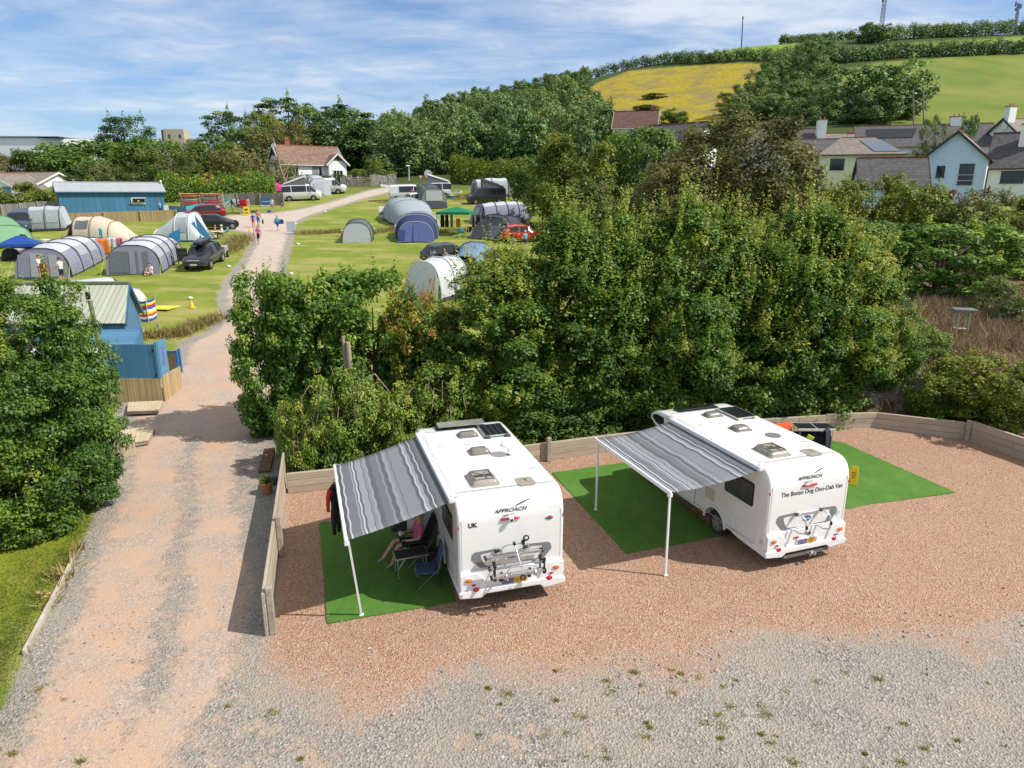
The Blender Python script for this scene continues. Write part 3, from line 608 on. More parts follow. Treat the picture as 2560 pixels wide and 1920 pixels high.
# right-hand gardens
for px, y, top, w, k, nm, lab in (
 (2045, 40, 478, 265, 'lush', 'garden_tree', 'broad large-leaved bright tree above the dead grass bank'),
 (2135, 25.6, 772, 200, 'yel1', 'garden_shrub', 'bright yellow-green shrub above the right-hand timber wall'),
 (2050, 26.0, 800, 130, 'bramble1', 'garden_shrub', 'green shrub beside the stone bank at the end of the hedge'),
 (2185, 34, 600, 130, 'olive0', 'garden_shrub', 'olive bush behind the small wooden shelter'),
 (2225, 23.6, 800, 150, 'yel0', 'garden_shrub', 'yellow-green shrub at the right edge above the timber wall'),
 (1985, 29.5, 700, 110, 'mid0', 'garden_shrub', 'dark green shrub between the hedge and the dead grass bank'),
 (2195, 44, 490, 150, 'mid1', 'garden_shrub', 'dark green bush at the right edge under the white house'),
 (1595, 60, 252, 285, 'brown', 'brown_tree', 'large rounded brownish tree in front of the hillside'),
 (1475, 57, 345, 160, 'brown', 'brown_tree', 'smaller brown-green tree at the left foot of the large brown one'),
 (1235, 72, 292, 175, 'yel0', 'garden_tree', 'tall yellow-green tree right of the tunnel tent'),
 (1300, 66, 395, 150, 'olive1', 'garden_tree', 'yellowing shrub in front of the tall yellow-green tree'),
 (1395, 84, 268, 150, 'mid0', 'garden_tree', 'broad dark green tree left of the large brown tree'),
 (1345, 95, 290, 110, 'mid2', 'garden_tree', 'green tree between the yellow-green tree and the dark broad one'),
 (1170, 84, 345, 120, 'mid1', 'garden_tree', 'dark leafy tree beside the grey tunnel tent'),
 (1440, 62, 420, 120, 'mid2', 'garden_shrub', 'dark shrub below the broad dark tree'),
 (1790, 56, 408, 130, 'olive1', 'garden_shrub', 'grey-green bush under the cream house'),
 (1850, 52, 392, 120, 'yel1', 'garden_shrub', 'bright green clipped bush right under the cream house windows'),
 (1945, 54, 375, 90, 'yel0', 'garden_shrub', 'pale shooting bush in front of the dark lean-to roof'),
 (1985, 50, 402, 160, 'yel1', 'garden_shrub', 'golden green bush below the blue house'),
 (2080, 55, 398, 90, 'red', 'red_shrub', 'dark red shrub in front of the blue house'),
 (2110, 48, 414, 170, 'olive0', 'garden_shrub', 'olive green bush below the red shrub'),
 (2195, 50, 424, 130, 'yel0', 'garden_shrub', 'yellow-green bush below the white house at the right edge'),
 (1880, 44, 470, 190, 'mid0', 'garden_shrub', 'dark leafy bush behind the right end of the hedge'),
 (1700, 46, 455, 150, 'olive0', 'garden_shrub', 'grey-green bush behind the hedge right of the brown tree'),
 (2026, 95, 270, 66, 'olive1', 'garden_tree', 'slim olive tree between the long slate roof and the blue house'),
 (2018, 118, 252, 28, 'mid1', 'garden_tree', 'small round tree in front of the pasture above the slate roof'),
 (2100, 100, 245, 30, 'farm0', 'garden_tree', 'thin young tree in front of the pasture')):
    tree(nm, lab, px, y, top, w, k, 'tree' if 'tree' in nm else 'shrub')
# left, behind the blue cabin
for px, y, top, w, k, nm, lab in (
 (262, 150, 250, 105, 'pine0', 'pine_tree', 'dark pine standing alone on the skyline at left'),
 (205, 126, 298, 230, 'mid0', 'broadleaf_tree', 'broad dark tree between the white building and the pine'),
 (120, 128, 320, 130, 'mid1', 'broadleaf_tree', 'dark tree below the white building'),
 (330, 122, 300, 140, 'mid2', 'broadleaf_tree', 'green tree behind the blue cabin under the pine'),
 (205, 97, 348, 120, 'olive0', 'bush', 'round olive bush just behind the left end of the blue cabin'),
 (350, 99, 322, 140, 'olive1', 'bush', 'tall olive bush behind the right end of the blue cabin'),
 (455, 120, 300, 120, 'mid1', 'broadleaf_tree', 'green tree behind the brown twiggy bush'),
 (415, 128, 312, 80, 'olive0', 'broadleaf_tree', 'pale green tree next to the bare dead tree'),
 (530, 106, 312, 160, 'willow', 'twiggy_bush', 'brown twiggy bush left of the white bungalow'),
 (20, 126, 335, 110, 'brown', 'bush', 'brown-green bush under the white building at the left edge'),
 (35, 82, 395, 120, 'yel0', 'bush', 'bright green spreading bush in front of the left bungalow'),
 (122, 92, 412, 70, 'yel1', 'bush', 'small green bush between the little blue shed and the blue cabin'),
 (490, 172, 238, 100, 'cypress', 'cypress_tree', 'dark wind-shaped cypress left of the tallest one'),
 (620, 190, 208, 120, 'cypress', 'cypress_tree', 'dark flat-topped cypress, tallest on the skyline behind the bungalow'),
 (560, 165, 246, 90, 'yel1', 'broadleaf_tree', 'yellow-green tree in front of the tallest cypress'),
 (665, 185, 222, 75, 'pine1', 'pine_tree', 'dark open-crowned pine right of the tallest cypress'),
 (610, 150, 248, 140, 'willow', 'twiggy_tree', 'grey-brown bare-looking tree above the bungalow chimney'),
 (530, 150, 275, 90, 'far2', 'broadleaf_tree', 'dark leafy tree left of the grey-brown tree above the bungalow'),
 (735, 158, 222, 140, 'cypress', 'cedar_tree', 'layered dark cedar right of the bungalow chimney'),
 (815, 150, 250, 150, 'pine1', 'pine_tree', 'big dark green pine behind the bungalow garden'),
 (560, 112, 370, 90, 'mid2', 'bush', 'green bush against the bungalow gable'),
 (805, 113, 345, 40, 'yel0', 'bush', 'pale young tree in the bungalow garden hedge')):
    tree(nm, lab, px, y, top, w, k, 'tree' if 'tree' in nm else 'bush')
# the wood on the hillside
WG = 'trees massed in the wood on the hillside'
WL = 'dark green tree massed among its neighbours in the hillside wood'
def wood():
    k = 0
    for row, (y, x0, x1, h) in enumerate(((128, 790, 1180, 9), (140, 830, 1250, 10), (155, 700, 1290, 10), (172, 690, 1300, 10), (190, 720, 1290, 10), (210, 760, 1275, 10), (232, 850, 1260, 9), (256, 880, 1250, 9), (285, 900, 1250, 8), (318, 960, 1260, 8), (350, 980, 1270, 7))):
        step = 7.2/(y/FPX)/1.15732; px = x0+rnd.uniform(0, step)
        while px < x1:
            yy = y+rnd.uniform(-5, 5); d = ray(px*1.15732, 400); x = d[0]/d[1]*yy; z = ztf(x, yy); hh = h*rnd.uniform(.75, 1.25); wd = rnd.uniform(7.5, 12)
            o = thing('woodland_tree', WL, 'tree', (x, yy, z-.6), rnd.uniform(0, 6.28), WG, (wd, wd, hh))
            place(CR[rnd.choice(('far0', 'far1', 'far2', 'far3', 'farm0', 'farm1', 'far2', 'far1'))], 'crown', o); k += 1
            px += step*rnd.uniform(.75, 1.25)
wood()
def belt(pts, label, name, n, r, m, h, cat='hedge', group=None, jit=3, leaf=.75, per=130):
    """hedge or tree belt along a pixel polyline on the hillside, one object"""
    W_ = [gnd(*p) for p in pts]; lb = LB(); L = [0]
    for a, b in zip(W_, W_[1:]): L.append(L[-1]+(b-a).length)
    c0 = W_[len(W_)//2]
    for i in range(n):
        s = L[-1]*(i+RNG.random())/n; j = max(k for k in range(len(L)-1) if L[k] <= s); a, b = W_[j], W_[j+1]; p = a.lerp(b, (s-L[j])/max(.01, L[j+1]-L[j]))
        x, y = p.x+RNG.normal()*jit*.3, p.y+RNG.normal()*jit*.5; z = ztf(x, y)
        hh = h*RNG.uniform(.6, 1.15); rr = r*RNG.uniform(.7, 1.25); t = .42+RNG.normal()*.1
        for q in range(3):
            lb.clump(np.array([x-c0.x+RNG.normal()*rr*.3, y-c0.y+RNG.normal()*rr*.3, z-c0.z+hh*(.2+.3*q)]), rr*(1-.16*q), per//3, leaf, t+.05*q, None, .8)
    o = place(lb.mesh(name, m), name, None, c0); return tag(o, label, cat, group)
S4 = lambda *p: [(1400+a/1.907, b/1.907) for a, b in p]
belt(S4((-330, 440), (0, 395), (150, 356), (300, 322), (520, 302), (700, 300), (1070, 292)), 'long dark hedge along the top of the yellow ragwort field', 'field_hedge', 130, 2.9, G_WOOD, 4.2, jit=2)
belt(S4((1270, 305), (1500, 285), (1800, 268), (2230, 255)), 'thick dark hedge along the top of the pasture at right', 'field_hedge', 110, 3.0, G_WOOD, 5, jit=2.5)
belt(S4((1420, 205), (1600, 190), (1800, 180), (2000, 172), (2260, 150)), 'bushy hedge along the skyline at the right edge', 'field_hedge', 130, 3.2, G_WOOD, 6, jit=4)
belt(S4((1040, 206), (1150, 192), (1300, 178), (1420, 172)), 'low hedge on the skyline above the bright green meadow', 'field_hedge', 50, 2.4, G_WOOD, 3.6, jit=2)
belt(S4((1270, 235), (1180, 262), (1110, 285), (1060, 320)), 'bushy hedge joining the meadow corner to the ragwort field', 'field_hedge', 45, 3.2, G_WOOD, 4.5, jit=4)
BT = 'trees in the belt between the ragwort field and the pasture'
for i, (a, b, w, h) in enumerate(((1030, 350, 90, 75), (1010, 400, 100, 85), (960, 440, 110, 85), (900, 500, 130, 90), (850, 545, 130, 80), (1180, 320, 110, 90), (1170, 380, 120, 90), (1200, 440, 130, 95), (1160, 500, 130, 95), (1250, 520, 130, 95), (1080, 520, 130, 100), (1020, 560, 120, 90), (960, 570, 120, 80), (1130, 570, 110, 80), (1340, 560, 120, 90), (1260, 590, 120, 80), (1100, 440, 80, 60), (1230, 270, 90, 60), (1190, 245, 90, 55))):
    p = S4((a, b))[0]; g = gnd(*p); s = g.y/FPX/1.907
    o = thing('belt_tree', 'dark green tree among its neighbours in the belt beside the ragwort field', 'tree', (g.x, g.y, g.z-.5), rnd.uniform(0, 6), BT, (w*s*1.25, w*s*1.25, h*s*1.15)); place(CR['far%d' % (i % 4)], 'crown', o)
for a, b, w, h, k, lab in ((1420, 560, 250, 220, 'farm0', 'broad dark tree left half of the pair in front of the pasture'), (1600, 570, 260, 235, 'farm1', 'broad wind-shaped dark tree right half of the pair in front of the pasture'), (1500, 590, 200, 150, 'far1', 'lower green tree in front of the broad dark pair below the pasture'),
   (1500, 205, 130, 80, 'farm0', 'dark round tree at the foot of the lattice mast'), (1850, 150, 170, 48, 'farm1', 'flat wind-swept tree on the skyline right of the lattice mast'), (540, 600, 120, 70, 'mid1', 'dark bush at the bottom of the ragwort field'), (410, 525, 110, 25, 'mid0', 'low dark bush in the ragwort field above the red roof'), (450, 468, 90, 22, 'mid2', 'small green bush in the middle of the ragwort field')):
    p = S4((a, b))[0]; g = gnd(*p); s = g.y/FPX/1.907
    o = thing('hill_tree', lab, 'tree', (g.x, g.y, g.z-.3), rnd.uniform(0, 6), None, (w*s, w*s, h*s)); place(CR[k], 'crown', o); place(CR['t1'], 'trunk', o)

# grass tufts, weeds, stalks
def blades(name, label, spots, m, hgt, cat, lean=.5, wid=.10):
    """spots: (x, y, spread, count)"""
    P, A, S, T = [], [], [], []
    for x, y, sp, n in spots:
        px = x+RNG.normal(size=n)*sp; py = y+RNG.normal(size=n)*sp*.8; z = zt(px, py); h = hgt*RNG.uniform(.5, 1.2, n)
        d = unit(RNG.normal(size=(n, 3))*lean+np.array([0, 0, 1.0])); d[:, 2] = np.abs(d[:, 2])
        P.append(np.stack([px, py, z], 1)+d*h[:, None]*.42); A.append(d); S.append(h); T.append(.45+RNG.normal(size=n)*.2+RNG.normal()*.1)
    A = np.concatenate(A); n = len(A)
    o = place(leafmesh(name, np.concatenate(P), unit(np.cross(A, rdir(n))), np.concatenate(S), np.concatenate(T), m, asp=wid, axis=A, fold=.02), name)
    return tag(o, label, cat, kind='stuff')
def spots(px, step, sp, n):
    r = []
    for (a, b), (c, d) in zip(px, px[1:]):
        g0, g1 = gnd(a*1.15732, b*1.15732), gnd(c*1.15732, d*1.15732); k = max(1, int((g1-g0).length/step))
        r += [(g0.x+(g1.x-g0.x)*i/k, g0.y+(g1.y-g0.y)*i/k, sp, n) for i in range(k+1)]
    return r
blades('dry_grass', 'tall dry tussock grass left uncut in the camping field',
  spots([(320, 728), (380, 725), (430, 705), (465, 690)], .5, .35, 260)+spots([(475, 548), (498, 540), (522, 515)], .6, .5, 260)+spots([(655, 505), (745, 502)], .7, .5, 230)+spots([(800, 505), (860, 495)], .7, .5, 200)
  +spots([(830, 438), (880, 436)], .8, .5, 170)+spots([(980, 425), (1060, 432)], .8, .5, 170)+spots([(870, 505), (1060, 495)], .8, .6, 150)+spots([(990, 432), (1070, 410)], 1, .6, 120)+spots([(1150, 420), (1190, 400)], 1, .6, 120)
  +spots([(172, 1190), (130, 1255), (100, 1310)], .4, .12, 18), BLADE, .5, 'grass', .75, .08)
blades('meadow_grass', 'green grass blades on the verge', spots([(-12, 1500), (18, 1400), (95, 1250), (190, 1125)], .25, .14, 160)+spots([(-60, 1450), (0, 1300), (90, 1190)], .3, .4, 420)+spots([(-40, 1600), (-30, 1350)], .3, .4, 300), BLADEG, .075, 'grass', .8, .12)
def bank():
    s = []
    for i in range(520):
        x = RNG.uniform(11.5, 32); y = RNG.uniform(26.6, 37); s.append((x, y, .35, 80))
    blades('dead_grass', 'brown dead grass and stalks on the bank beyond the timber wall', s, BROWNB, .75, 'dead grass', .55, .045)
bank()
WX = [(rnd.uniform(-.8, 7.5), rnd.uniform(8.2, 11.6)) for i in range(95)]+[(rnd.uniform(3, 12), rnd.uniform(7.6, 12.2)) for i in range(30)]+[(rnd.uniform(-9, -3), rnd.uniform(8, 15)) for i in range(22)]
blades('weeds', 'small green weeds growing through the grey gravel', [(x, y, rnd.uniform(.015, .075), rnd.randint(20, 110)) for x, y in WX if y < 11.3 and rnd.random() < .8], leafmat('weed', [(0, (.16, .19, .03)), (.5, (.32, .31, .06)), (1, (.50, .38, .13))], .45), .05, 'weeds', 1.6, .35)

def stones():
    n = 5200; kind = RNG.random(n); x = np.where(kind < .72, RNG.uniform(-11, 13, n), RNG.uniform(-7, 19, n)); y = np.where(kind < .72, RNG.uniform(7, 13.5, n), RNG.uniform(11, 24, n))
    r = np.clip(RNG.lognormal(-4.25, .5, n), .007, .05); base = np.array([(1, 0, 0), (-1, 0, 0), (0, 1, 0), (0, -1, 0), (0, 0, 1), (0, 0, -1)], float)
    keep = (x > -10.6+.0*y) & ~((y > 12.4) & (x > -5.6-.26*(y-13)) & (x < -5.2-.26*(y-13)+.6)); x, y, r = x[keep], y[keep], r[keep]; n = len(x)
    V = base[None]*r[:, None, None]*RNG.uniform(.55, 1.25, (n, 6, 1)); V[:, :, 2] *= .6; a = RNG.uniform(0, 6.28, n); c, s = np.cos(a)[:, None], np.sin(a)[:, None]
    V = np.stack([V[:, :, 0]*c-V[:, :, 1]*s+x[:, None], V[:, :, 0]*s+V[:, :, 1]*c+y[:, None], V[:, :, 2]+(zt(x, y)+r*.25)[:, None]], -1)
    F = np.array([(0, 2, 4), (2, 1, 4), (1, 3, 4), (3, 0, 4), (2, 0, 5), (1, 2, 5), (3, 1, 5), (0, 3, 5)]); F = (F[None]+np.arange(n)[:, None, None]*6).reshape(-1, 3)
    me = bpy.data.meshes.new('stones'); me.from_pydata(V.reshape(-1, 3).tolist(), [], F.tolist()); t = me.attributes.new('tint', 'FLOAT', 'FACE'); t.data.foreach_set('value', np.repeat(RNG.random(n), 8).astype(np.float32))
    me.materials.append(leafmat('loose_stone', [(0, (.14, .13, .13)), (.35, (.30, .28, .27)), (.6, (.42, .36, .32)), (.8, (.42, .26, .20)), (1, (.62, .58, .54))], 0, .9)); tag(place(me, 'loose_stones'), 'loose stones scattered over the gravel', 'stones', kind='stuff')
stones()
# ------------------------------------------------------------------ shared paints
WHITE = mat('white_gelcoat', (.80, .80, .79), .28, .03, 3, coat=.5, dirt=((.55, .53, .48), .18))
WROOF = mat('white_roof', (.80, .80, .78), .38, .04, 2.5, dirt=((.52, .50, .44), .28))
WPLAS = mat('white_plastic', (.78, .79, .80), .35, .03, 5)
GREYP = mat('grey_trim', (.20, .205, .21), .5, .08)
DGREY = mat('dark_grey_plastic', (.045, .047, .05), .5, .15)
BLACK = mat('black_plastic', (.012, .012, .013), .45, .2)
RUBBER = mat('rubber', (.02, .02, .021), .85, .25)
STEEL = mat('aluminium', (.62, .63, .64), .35, .08, 8, metal=.85)
ALLOY = mat('wheel_alloy', (.52, .53, .55), .35, .1, 8, metal=.7)
CHROME = mat('chrome', (.75, .75, .76), .15, .05, metal=1)
GLASS = glass('dark_glass'); GLASSG = glass('grey_glass', (.05, .055, .06), .1)
SMOKE = mat('smoked_acrylic', (.20, .19, .165), .22, .2, 4, coat=.3); SMOKEL = mat('smoked_acrylic_pale', (.34, .31, .26), .3, .25, 5, coat=.2)
REDL = mat('red_lens', (.42, .015, .02), .2, .1, coat=.5); AMBER = mat('amber_lens', (.75, .16, .02), .2, .1, coat=.5)
NAVY = mat('navy_decal', (.018, .02, .045), .5, .1); DECAL = mat('grey_decal', (.10, .10, .11), .45, .1); DECALL = mat('pale_grey_decal', (.45, .45, .46), .5, .05)
WOODP = mat('weathered_timber', (.36, .30, .235), .85, .25, 3, .5, 25, dirt=((.20, .17, .13), .6))
WOODD = mat('decking_timber', (.52, .42, .28), .8, .2, 3, .4, 25, dirt=((.33, .29, .17), .55))
TIMB = planks('sleeper_boards', (.40, .33, .26), .23, 2, .22, .85, .06, .4)

def wheel(parent, x, y, z, r, w, side_, name='wheel', rim=ALLOY, spokes=7):
    """wheel with its axle along x; side_ = which way the face looks"""
    s = 1 if side_ > 0 else -1
    o = thing(name, None, None, (x, y, z)); o.parent = parent
    mb = MB(); prof = [(r*.60, -w/2), (r*.9, -w/2), (r, -w*.32), (r, w*.32), (r*.9, w/2), (r*.60, w/2), (r*.58, 0)]
    rings = [[(px, ry*math.cos(a), ry*math.sin(a)) for ry, px in prof] for a in [2*PI*k/28 for k in range(29)]]
    mb.loft(rings, 0, cap=False); mb.build('tyre', RUBBER, o, smooth=40)
    m = MB(); m.disc((s*w*.1, 0, 0), r*.6, .03, 'x', 24, 1)
    rings = [[(px*s, ry*math.cos(a), ry*math.sin(a)) for ry, px in [(r*.66, w*.30), (r*.66, w*.5), (r*.56, w*.5), (r*.54, w*.3)]] for a in [2*PI*k/28 for k in range(29)]]; m.loft(rings, 0, cap=False)
    for k in range(spokes):
        a = 2*PI*k/spokes; m.beam((s*w*.36, 0, 0), (s*w*.42, r*.58*math.cos(a), r*.58*math.sin(a)), .035+.05*r, r*.19, 0, up=(1, 0, 0))
    m.disc((s*w*.40, 0, 0), r*.15, .05, 'x', 14, 0); m.build('rim', [rim, DGREY], o, smooth=40); return o

def awning_fabric():
    m, nt, b = newmat('striped_awning_cloth'); L = nt.links.new
    tc = N_(nt, 'ShaderNodeTexCoord'); sp = N_(nt, 'ShaderNodeSeparateXYZ'); L(tc.outputs['Object'], sp.inputs[0])
    w = mth(nt, 'MULTIPLY', mth(nt, 'SINE', mth(nt, 'MULTIPLY', sp.outputs[1], 9.6)), .0046)
    u = mth(nt, 'ADD', mth(nt, 'DIVIDE', mth(nt, 'MULTIPLY', sp.outputs[0], -1), 2.25), w)
    d, g, l, p, wh = .115, .175, .27, .35, .62
    st = [(0, g), (.085, d), (.11, wh), (.125, d), (.16, p), (.19, wh), (.205, d), (.235, l), (.36, d), (.37, l), (.40, p), (.43, d), (.475, l), (.50, g), (.57, d), (.615, p), (.64, l), (.665, d), (.675, p), (.735, d), (.755, wh), (.77, d), (.785, p), (.80, g), (.885, wh), (.90, d), (.93, wh), (.945, d)]
    c = ramp(nt, [(a, (v*.93, v*.98, v*1.07)) for a, v in st], u, 'CONSTANT')
    n = noise(nt, tc.outputs['Object'], 5, 6, .7); c = mixc(nt, mth(nt, 'MULTIPLY', n, .35), c, (.20, .205, .22))
    L(c, b.inputs['Base Color']); b.inputs['Roughness'].default_value = .8
    t = N_(nt, 'ShaderNodeBsdfTranslucent'); L(c, t.inputs[0]); mx = N_(nt, 'ShaderNodeMixShader'); mx.inputs[0].default_value = .12
    L(b.outputs[0], mx.inputs[1]); L(t.outputs[0], mx.inputs[2]); L(mx.outputs[0], nt.nodes['Material Output'].inputs[0]); return m
AWN = awning_fabric()
def rounded(x0, x1, z0, z1, r, n=4):
    pts = []
    for cx, cz, a0 in ((x1-r, z1-r, 0), (x0+r, z1-r, 90), (x0+r, z0+r, 180), (x1-r, z0+r, 270)):
        for k in range(n+1): a = R(a0+90*k/n); pts.append((cx+r*math.cos(a), cz+r*math.sin(a)))
    return pts
def hatch(parent, name, x0, x1, y0, y1, h, m, z=2.555, tilt=0, detail=False):
    mb = MB(); r = .07
    rg = lambda i, zz: [(a, b, z+zz) for a, b in rounded(x0+i, x1-i, y0+i, y1-i, max(.02, r-i*.2))]
    mb.loft([rg(-.03, .0), rg(-.03, .03), rg(.005, .032), rg(.02, h*.6), rg(.06, h), rg(.14, h*1.08)], 0)
    o = mb.build(name, m, parent, smooth=50)
    if detail:
        m2 = MB(); zc = z+h*1.05+.012
        for a, b in (((x0+.08, y0+.1), (x1-.08, y0+.1)), ((x0+.08, y1-.1), (x1-.08, y1-.1)), ((x0+.09, y0+.1), (x0+.09, y1-.1)), ((x1-.09, y0+.1), (x1-.09, y1-.1)), (((x0+x1)/2, (y0+y1)/2), (x0+.1, y1-.12)), (((x0+x1)/2, (y0+y1)/2), (x1-.1, y1-.12)), (((x0+x1)/2, (y0+y1)/2), ((x0+x1)/2+.08, y0+.12))):
            m2.beam((*a, zc), (*b, zc), .022, .02)
        m2.box(((x0+x1)/2-.02, y0+.3, zc-.004), (x1-x0-.2, .12, .012), 1)
        m2.build('hatch_frame', [SMOKE, DGREY], o)
    return o
def disc_lamp(parent, name, x, z, rx, rz, m, y=-.07):
    mb = MB(); n = 20
    rg = lambda k, yy: [(x+rx*k*math.cos(2*PI*i/n), yy, z+rz*k*math.sin(2*PI*i/n)) for i in range(n)]
    mb.loft([rg(1.18, y+.01), rg(1.18, y-.012), rg(1.02, y-.016)], 1, cap=False); mb.loft([rg(1.0, y), rg(1.0, y-.02), rg(.8, y-.034), rg(.3, y-.042)], 0)
    return mb.build(name, [m, WPLAS], parent, smooth=40)

def motorhome(loc, rz, label, second):
    v = thing('motorhome', label, 'motorhome', loc, rz, 'pair of white motorhomes with striped awnings')
    W = 2.35; arc = [(1.92+.42*math.cos(a), .36+.42*math.sin(a)) for a in [R(8+164*k/12) for k in range(13)]]
    prof = [(.02, .5), (0, .9), (0, 1.5), (.0, 2.0), (.012, 2.14), (.045, 2.27), (.10, 2.38), (.18, 2.47), (.29, 2.53), (.42, 2.553), (.7, 2.562), (2.5, 2.566), (4.5, 2.555), (4.85, 2.53), (5.1, 2.47), (5.27, 2.38), (5.33, 2.27), (5.28, 2.17), (5.08, 2.07), (4.7, 1.98), (4.45, 1.9), (4.42, .40)]+[(4.3, .40)]+[(a, b) for a, b in arc]+[(1.45, .42)]
    prof = [p for i, p in enumerate(prof)]
    # arc runs front to back
    MB().prism(prof, -W/2, W/2, 'x').build('body', WHITE, v, bevel=.045, seg=3)
    mb = MB().box((0, 2.2, .42), (W-.3, 4.3, .16)).box((0, .4, .36), (.9, .6, .2)); mb.build('chassis', DGREY, v)
    # roof skin a few mm proud so dirt can differ
    mb = MB(); mb.loft([[(x, y, 2.568+.004*(1-(x/1.1)**2)) for x in (-1.10, -.6, 0, .6, 1.10)] for y in (.5, 2.5, 4.4)], closed=False, cap=False); mb.build('roof_skin', WROOF, v)
    # cab
    cab = MB(); st = [(4.44, .35, 1.1, 1.92, .98, .86), (4.9, .33, 1.14, 1.9, .98, .86), (5.35, .33, 1.15, 1.62, .97, .84), (5.75, .34, 1.16, 1.24, .95, .8), (6.15, .38, 1.02, 1.08, .93, .75), (6.3, .45, .8, .86, .84, .7)]
    def ring(s): y, zb, zm, zt_, wb, wt = s; h = [(wb*.9, zb), (wb, zb+.15), (wb, zm), (wt, zt_-.03), (wt*.8, zt_)]; return [(x, y, z) for x, z in h]+[(-x, y, z) for x, z in reversed(h)]
    cab.loft([ring(s) for s in st], mf=lambda i, k: 1 if (i in (0, 1) and k in (2, 6)) or (i == 2 and k in (3, 4, 5, 2, 6)) else 0)
    cab.build('cab', [WHITE, GLASS], v, smooth=35)
    wheel(v, -.98, 1.92, .34, .34, .22, -1); wheel(v, .98, 1.92, .34, .34, .22, 1); wheel(v, -.9, 5.45, .34, .34, .22, -1); wheel(v, .9, 5.45, .34, .34, .22, 1)
    # rear panel, lamps
    m = MB(); m.prism([(-1.165, .52), (1.165, .52), (1.16, .93), (.95, .965), (-.95, .965), (-1.16, .93)], -.045, .004)
    for s in (-1, 1): m.prism([(s*.56, .5), (s*1.168, .47), (s*1.165, .90), (s*.80, .93), (s*.66, .8)], -.085, -.04)
    m.prism([(-1.19, .38), (-.72, .33), (-.6, .42), (.6, .42), (.72, .33), (1.19, .38), (1.2, .50), (1.0, .55), (-1.0, .55), (-1.2, .50)], -.115, .03)
    for s in (-1, 1): m.prism([(-.1, .38), (.9, .40), (1.2, .44), (1.2, .53), (-.1, .52)], s*1.15, s*1.19, 'x')
    bp = m.build('rear_bumper', WPLAS, v, bevel=.022, seg=3)
    for s in (-1, 1):
        disc_lamp(v, 'tail_lamp', s*.985, .785, .075, .052, AMBER, -.085); disc_lamp(v, 'tail_lamp', s*.88, .665, .05, .028, REDL, -.085); disc_lamp(v, 'tail_lamp', s*.825, .55, .078, .055, REDL, -.085)
        q = MB().box((s*1.168, -.002, 1.98), (.012, .03, .07)).build('marker_lamp', REDL, v)
    pl = MB().box((.03, -.062, .625), (.62, .03, .19), 0).build('plate_holder', WPLAS, bp, bevel=.01)
    pm = mat('plate_yellow', (.62, .36, .03), .4, .15, 12); pb = mat('plate_bluish', (.16, .14, .30) if not second else (.28, .42, .58), .4, .35, 18)  # two-tone plate: yellow right half, bluish left half
    MB().box((.155, -.080, .625), (.29, .008, .125), 0).box((-.12, -.080, .625), (.26, .008, .125), 1).build('number_plate', [pm, pb], bp)
    MB().box((-.3, -.052, .755), (.14, .02, .04)).build('reflector', REDL, bp)
    # trim frame
    m = MB(); f = lambda pts: m.prism(pts, -.010, .003)
    f([(-.90, 1.22), (-.88, 1.33), (-.82, 1.375), (-.36, 1.395), (-.36, 1.345), (-.66, 1.325), (-.70, 1.29), (-.68, 1.22)])
    f([(-.90, 1.212), (-.68, 1.212), (-.60, 1.05), (-.76, 1.05)]); f([(-.757, 1.042), (-.598, 1.042), (-.56, 1.02), (-.25, 1.01), (-.25, .99), (-.62, .985), (-.72, 1.0)])
    f([(.90, 1.22), (.88, 1.33), (.82, 1.375), (.36, 1.395), (.36, 1.345), (.66, 1.325), (.70, 1.29), (.68, 1.22)])
    f([(.90, 1.212), (.68, 1.212), (.60, 1.05), (.76, 1.05)]); f([(.757, 1.042), (.598, 1.042), (.56, 1.02), (.25, 1.01), (.25, .99), (.62, .985), (.72, 1.0)])
    m.each('rear_trim', GREYP, v)
    bd = MB().disc((0, -.006, 1.19), .12, .012, 'y', 24, 0, 1, .58).build('badge', mat('badge_blue', (.03, .10, .28), .3, .05), v)
    text('Bailey', .075, WPLAS, 'lettering', bd, (0, -.014, 1.19), shear=.2)
    # lettering
    t = text('APPROACH', .115, DECAL, 'lettering', v, (-.03, -.006, 2.235), (R(81), 0, 0), .35, .0015, sx=1.18, bold=.002); t.location.y = .022
    text('Autograph', .06, DECALL, 'lettering', v, (-.08, .0, 2.15), (R(85), 0, 0), .3, .001).location.y = .006
    m = MB()
    def swoosh(pts, w0):
        n = len(pts)
        for i in range(n-1):
            a, b = Vector(pts[i]), Vector(pts[i+1]); wa, wb = w0*math.sin(PI*(i+.15)/n), w0*math.sin(PI*(i+1)/n)*(i < n-2)
            m.quad((a.x, a.y, a.z-wa), (b.x, b.y, b.z-wb), (b.x, b.y, b.z+wb), (a.x, a.y, a.z+wa))
    yz = lambda z: -.004 if z < 2.1 else .012+(z-2.14)*.20
    swoosh([(.02+.42*t_, yz(2.28+.13*math.sin(t_*1.5))-.012, 2.28+.13*math.sin(t_*1.5)) for t_ in [k/8 for k in range(9)]], .016)
    swoosh([(-.28+.18*t_, yz(2.06+.09*t_)-.008, 2.06+.09*t_) for t_ in [k/5 for k in range(6)]], .01); swoosh([(-.20+.13*t_, yz(2.07+.07*t_)-.008, 2.07+.07*t_) for t_ in [k/5 for k in range(6)]], .007)
    m.each('swoosh', DECAL, v)
    MB().box((-.04, -.02, 2.055), (.42, .05, .05)).build('brake_light', REDL, v, bevel=.018)
    SEAM = mat('rubber_seam', (.42, .42, .42), .7, .1)
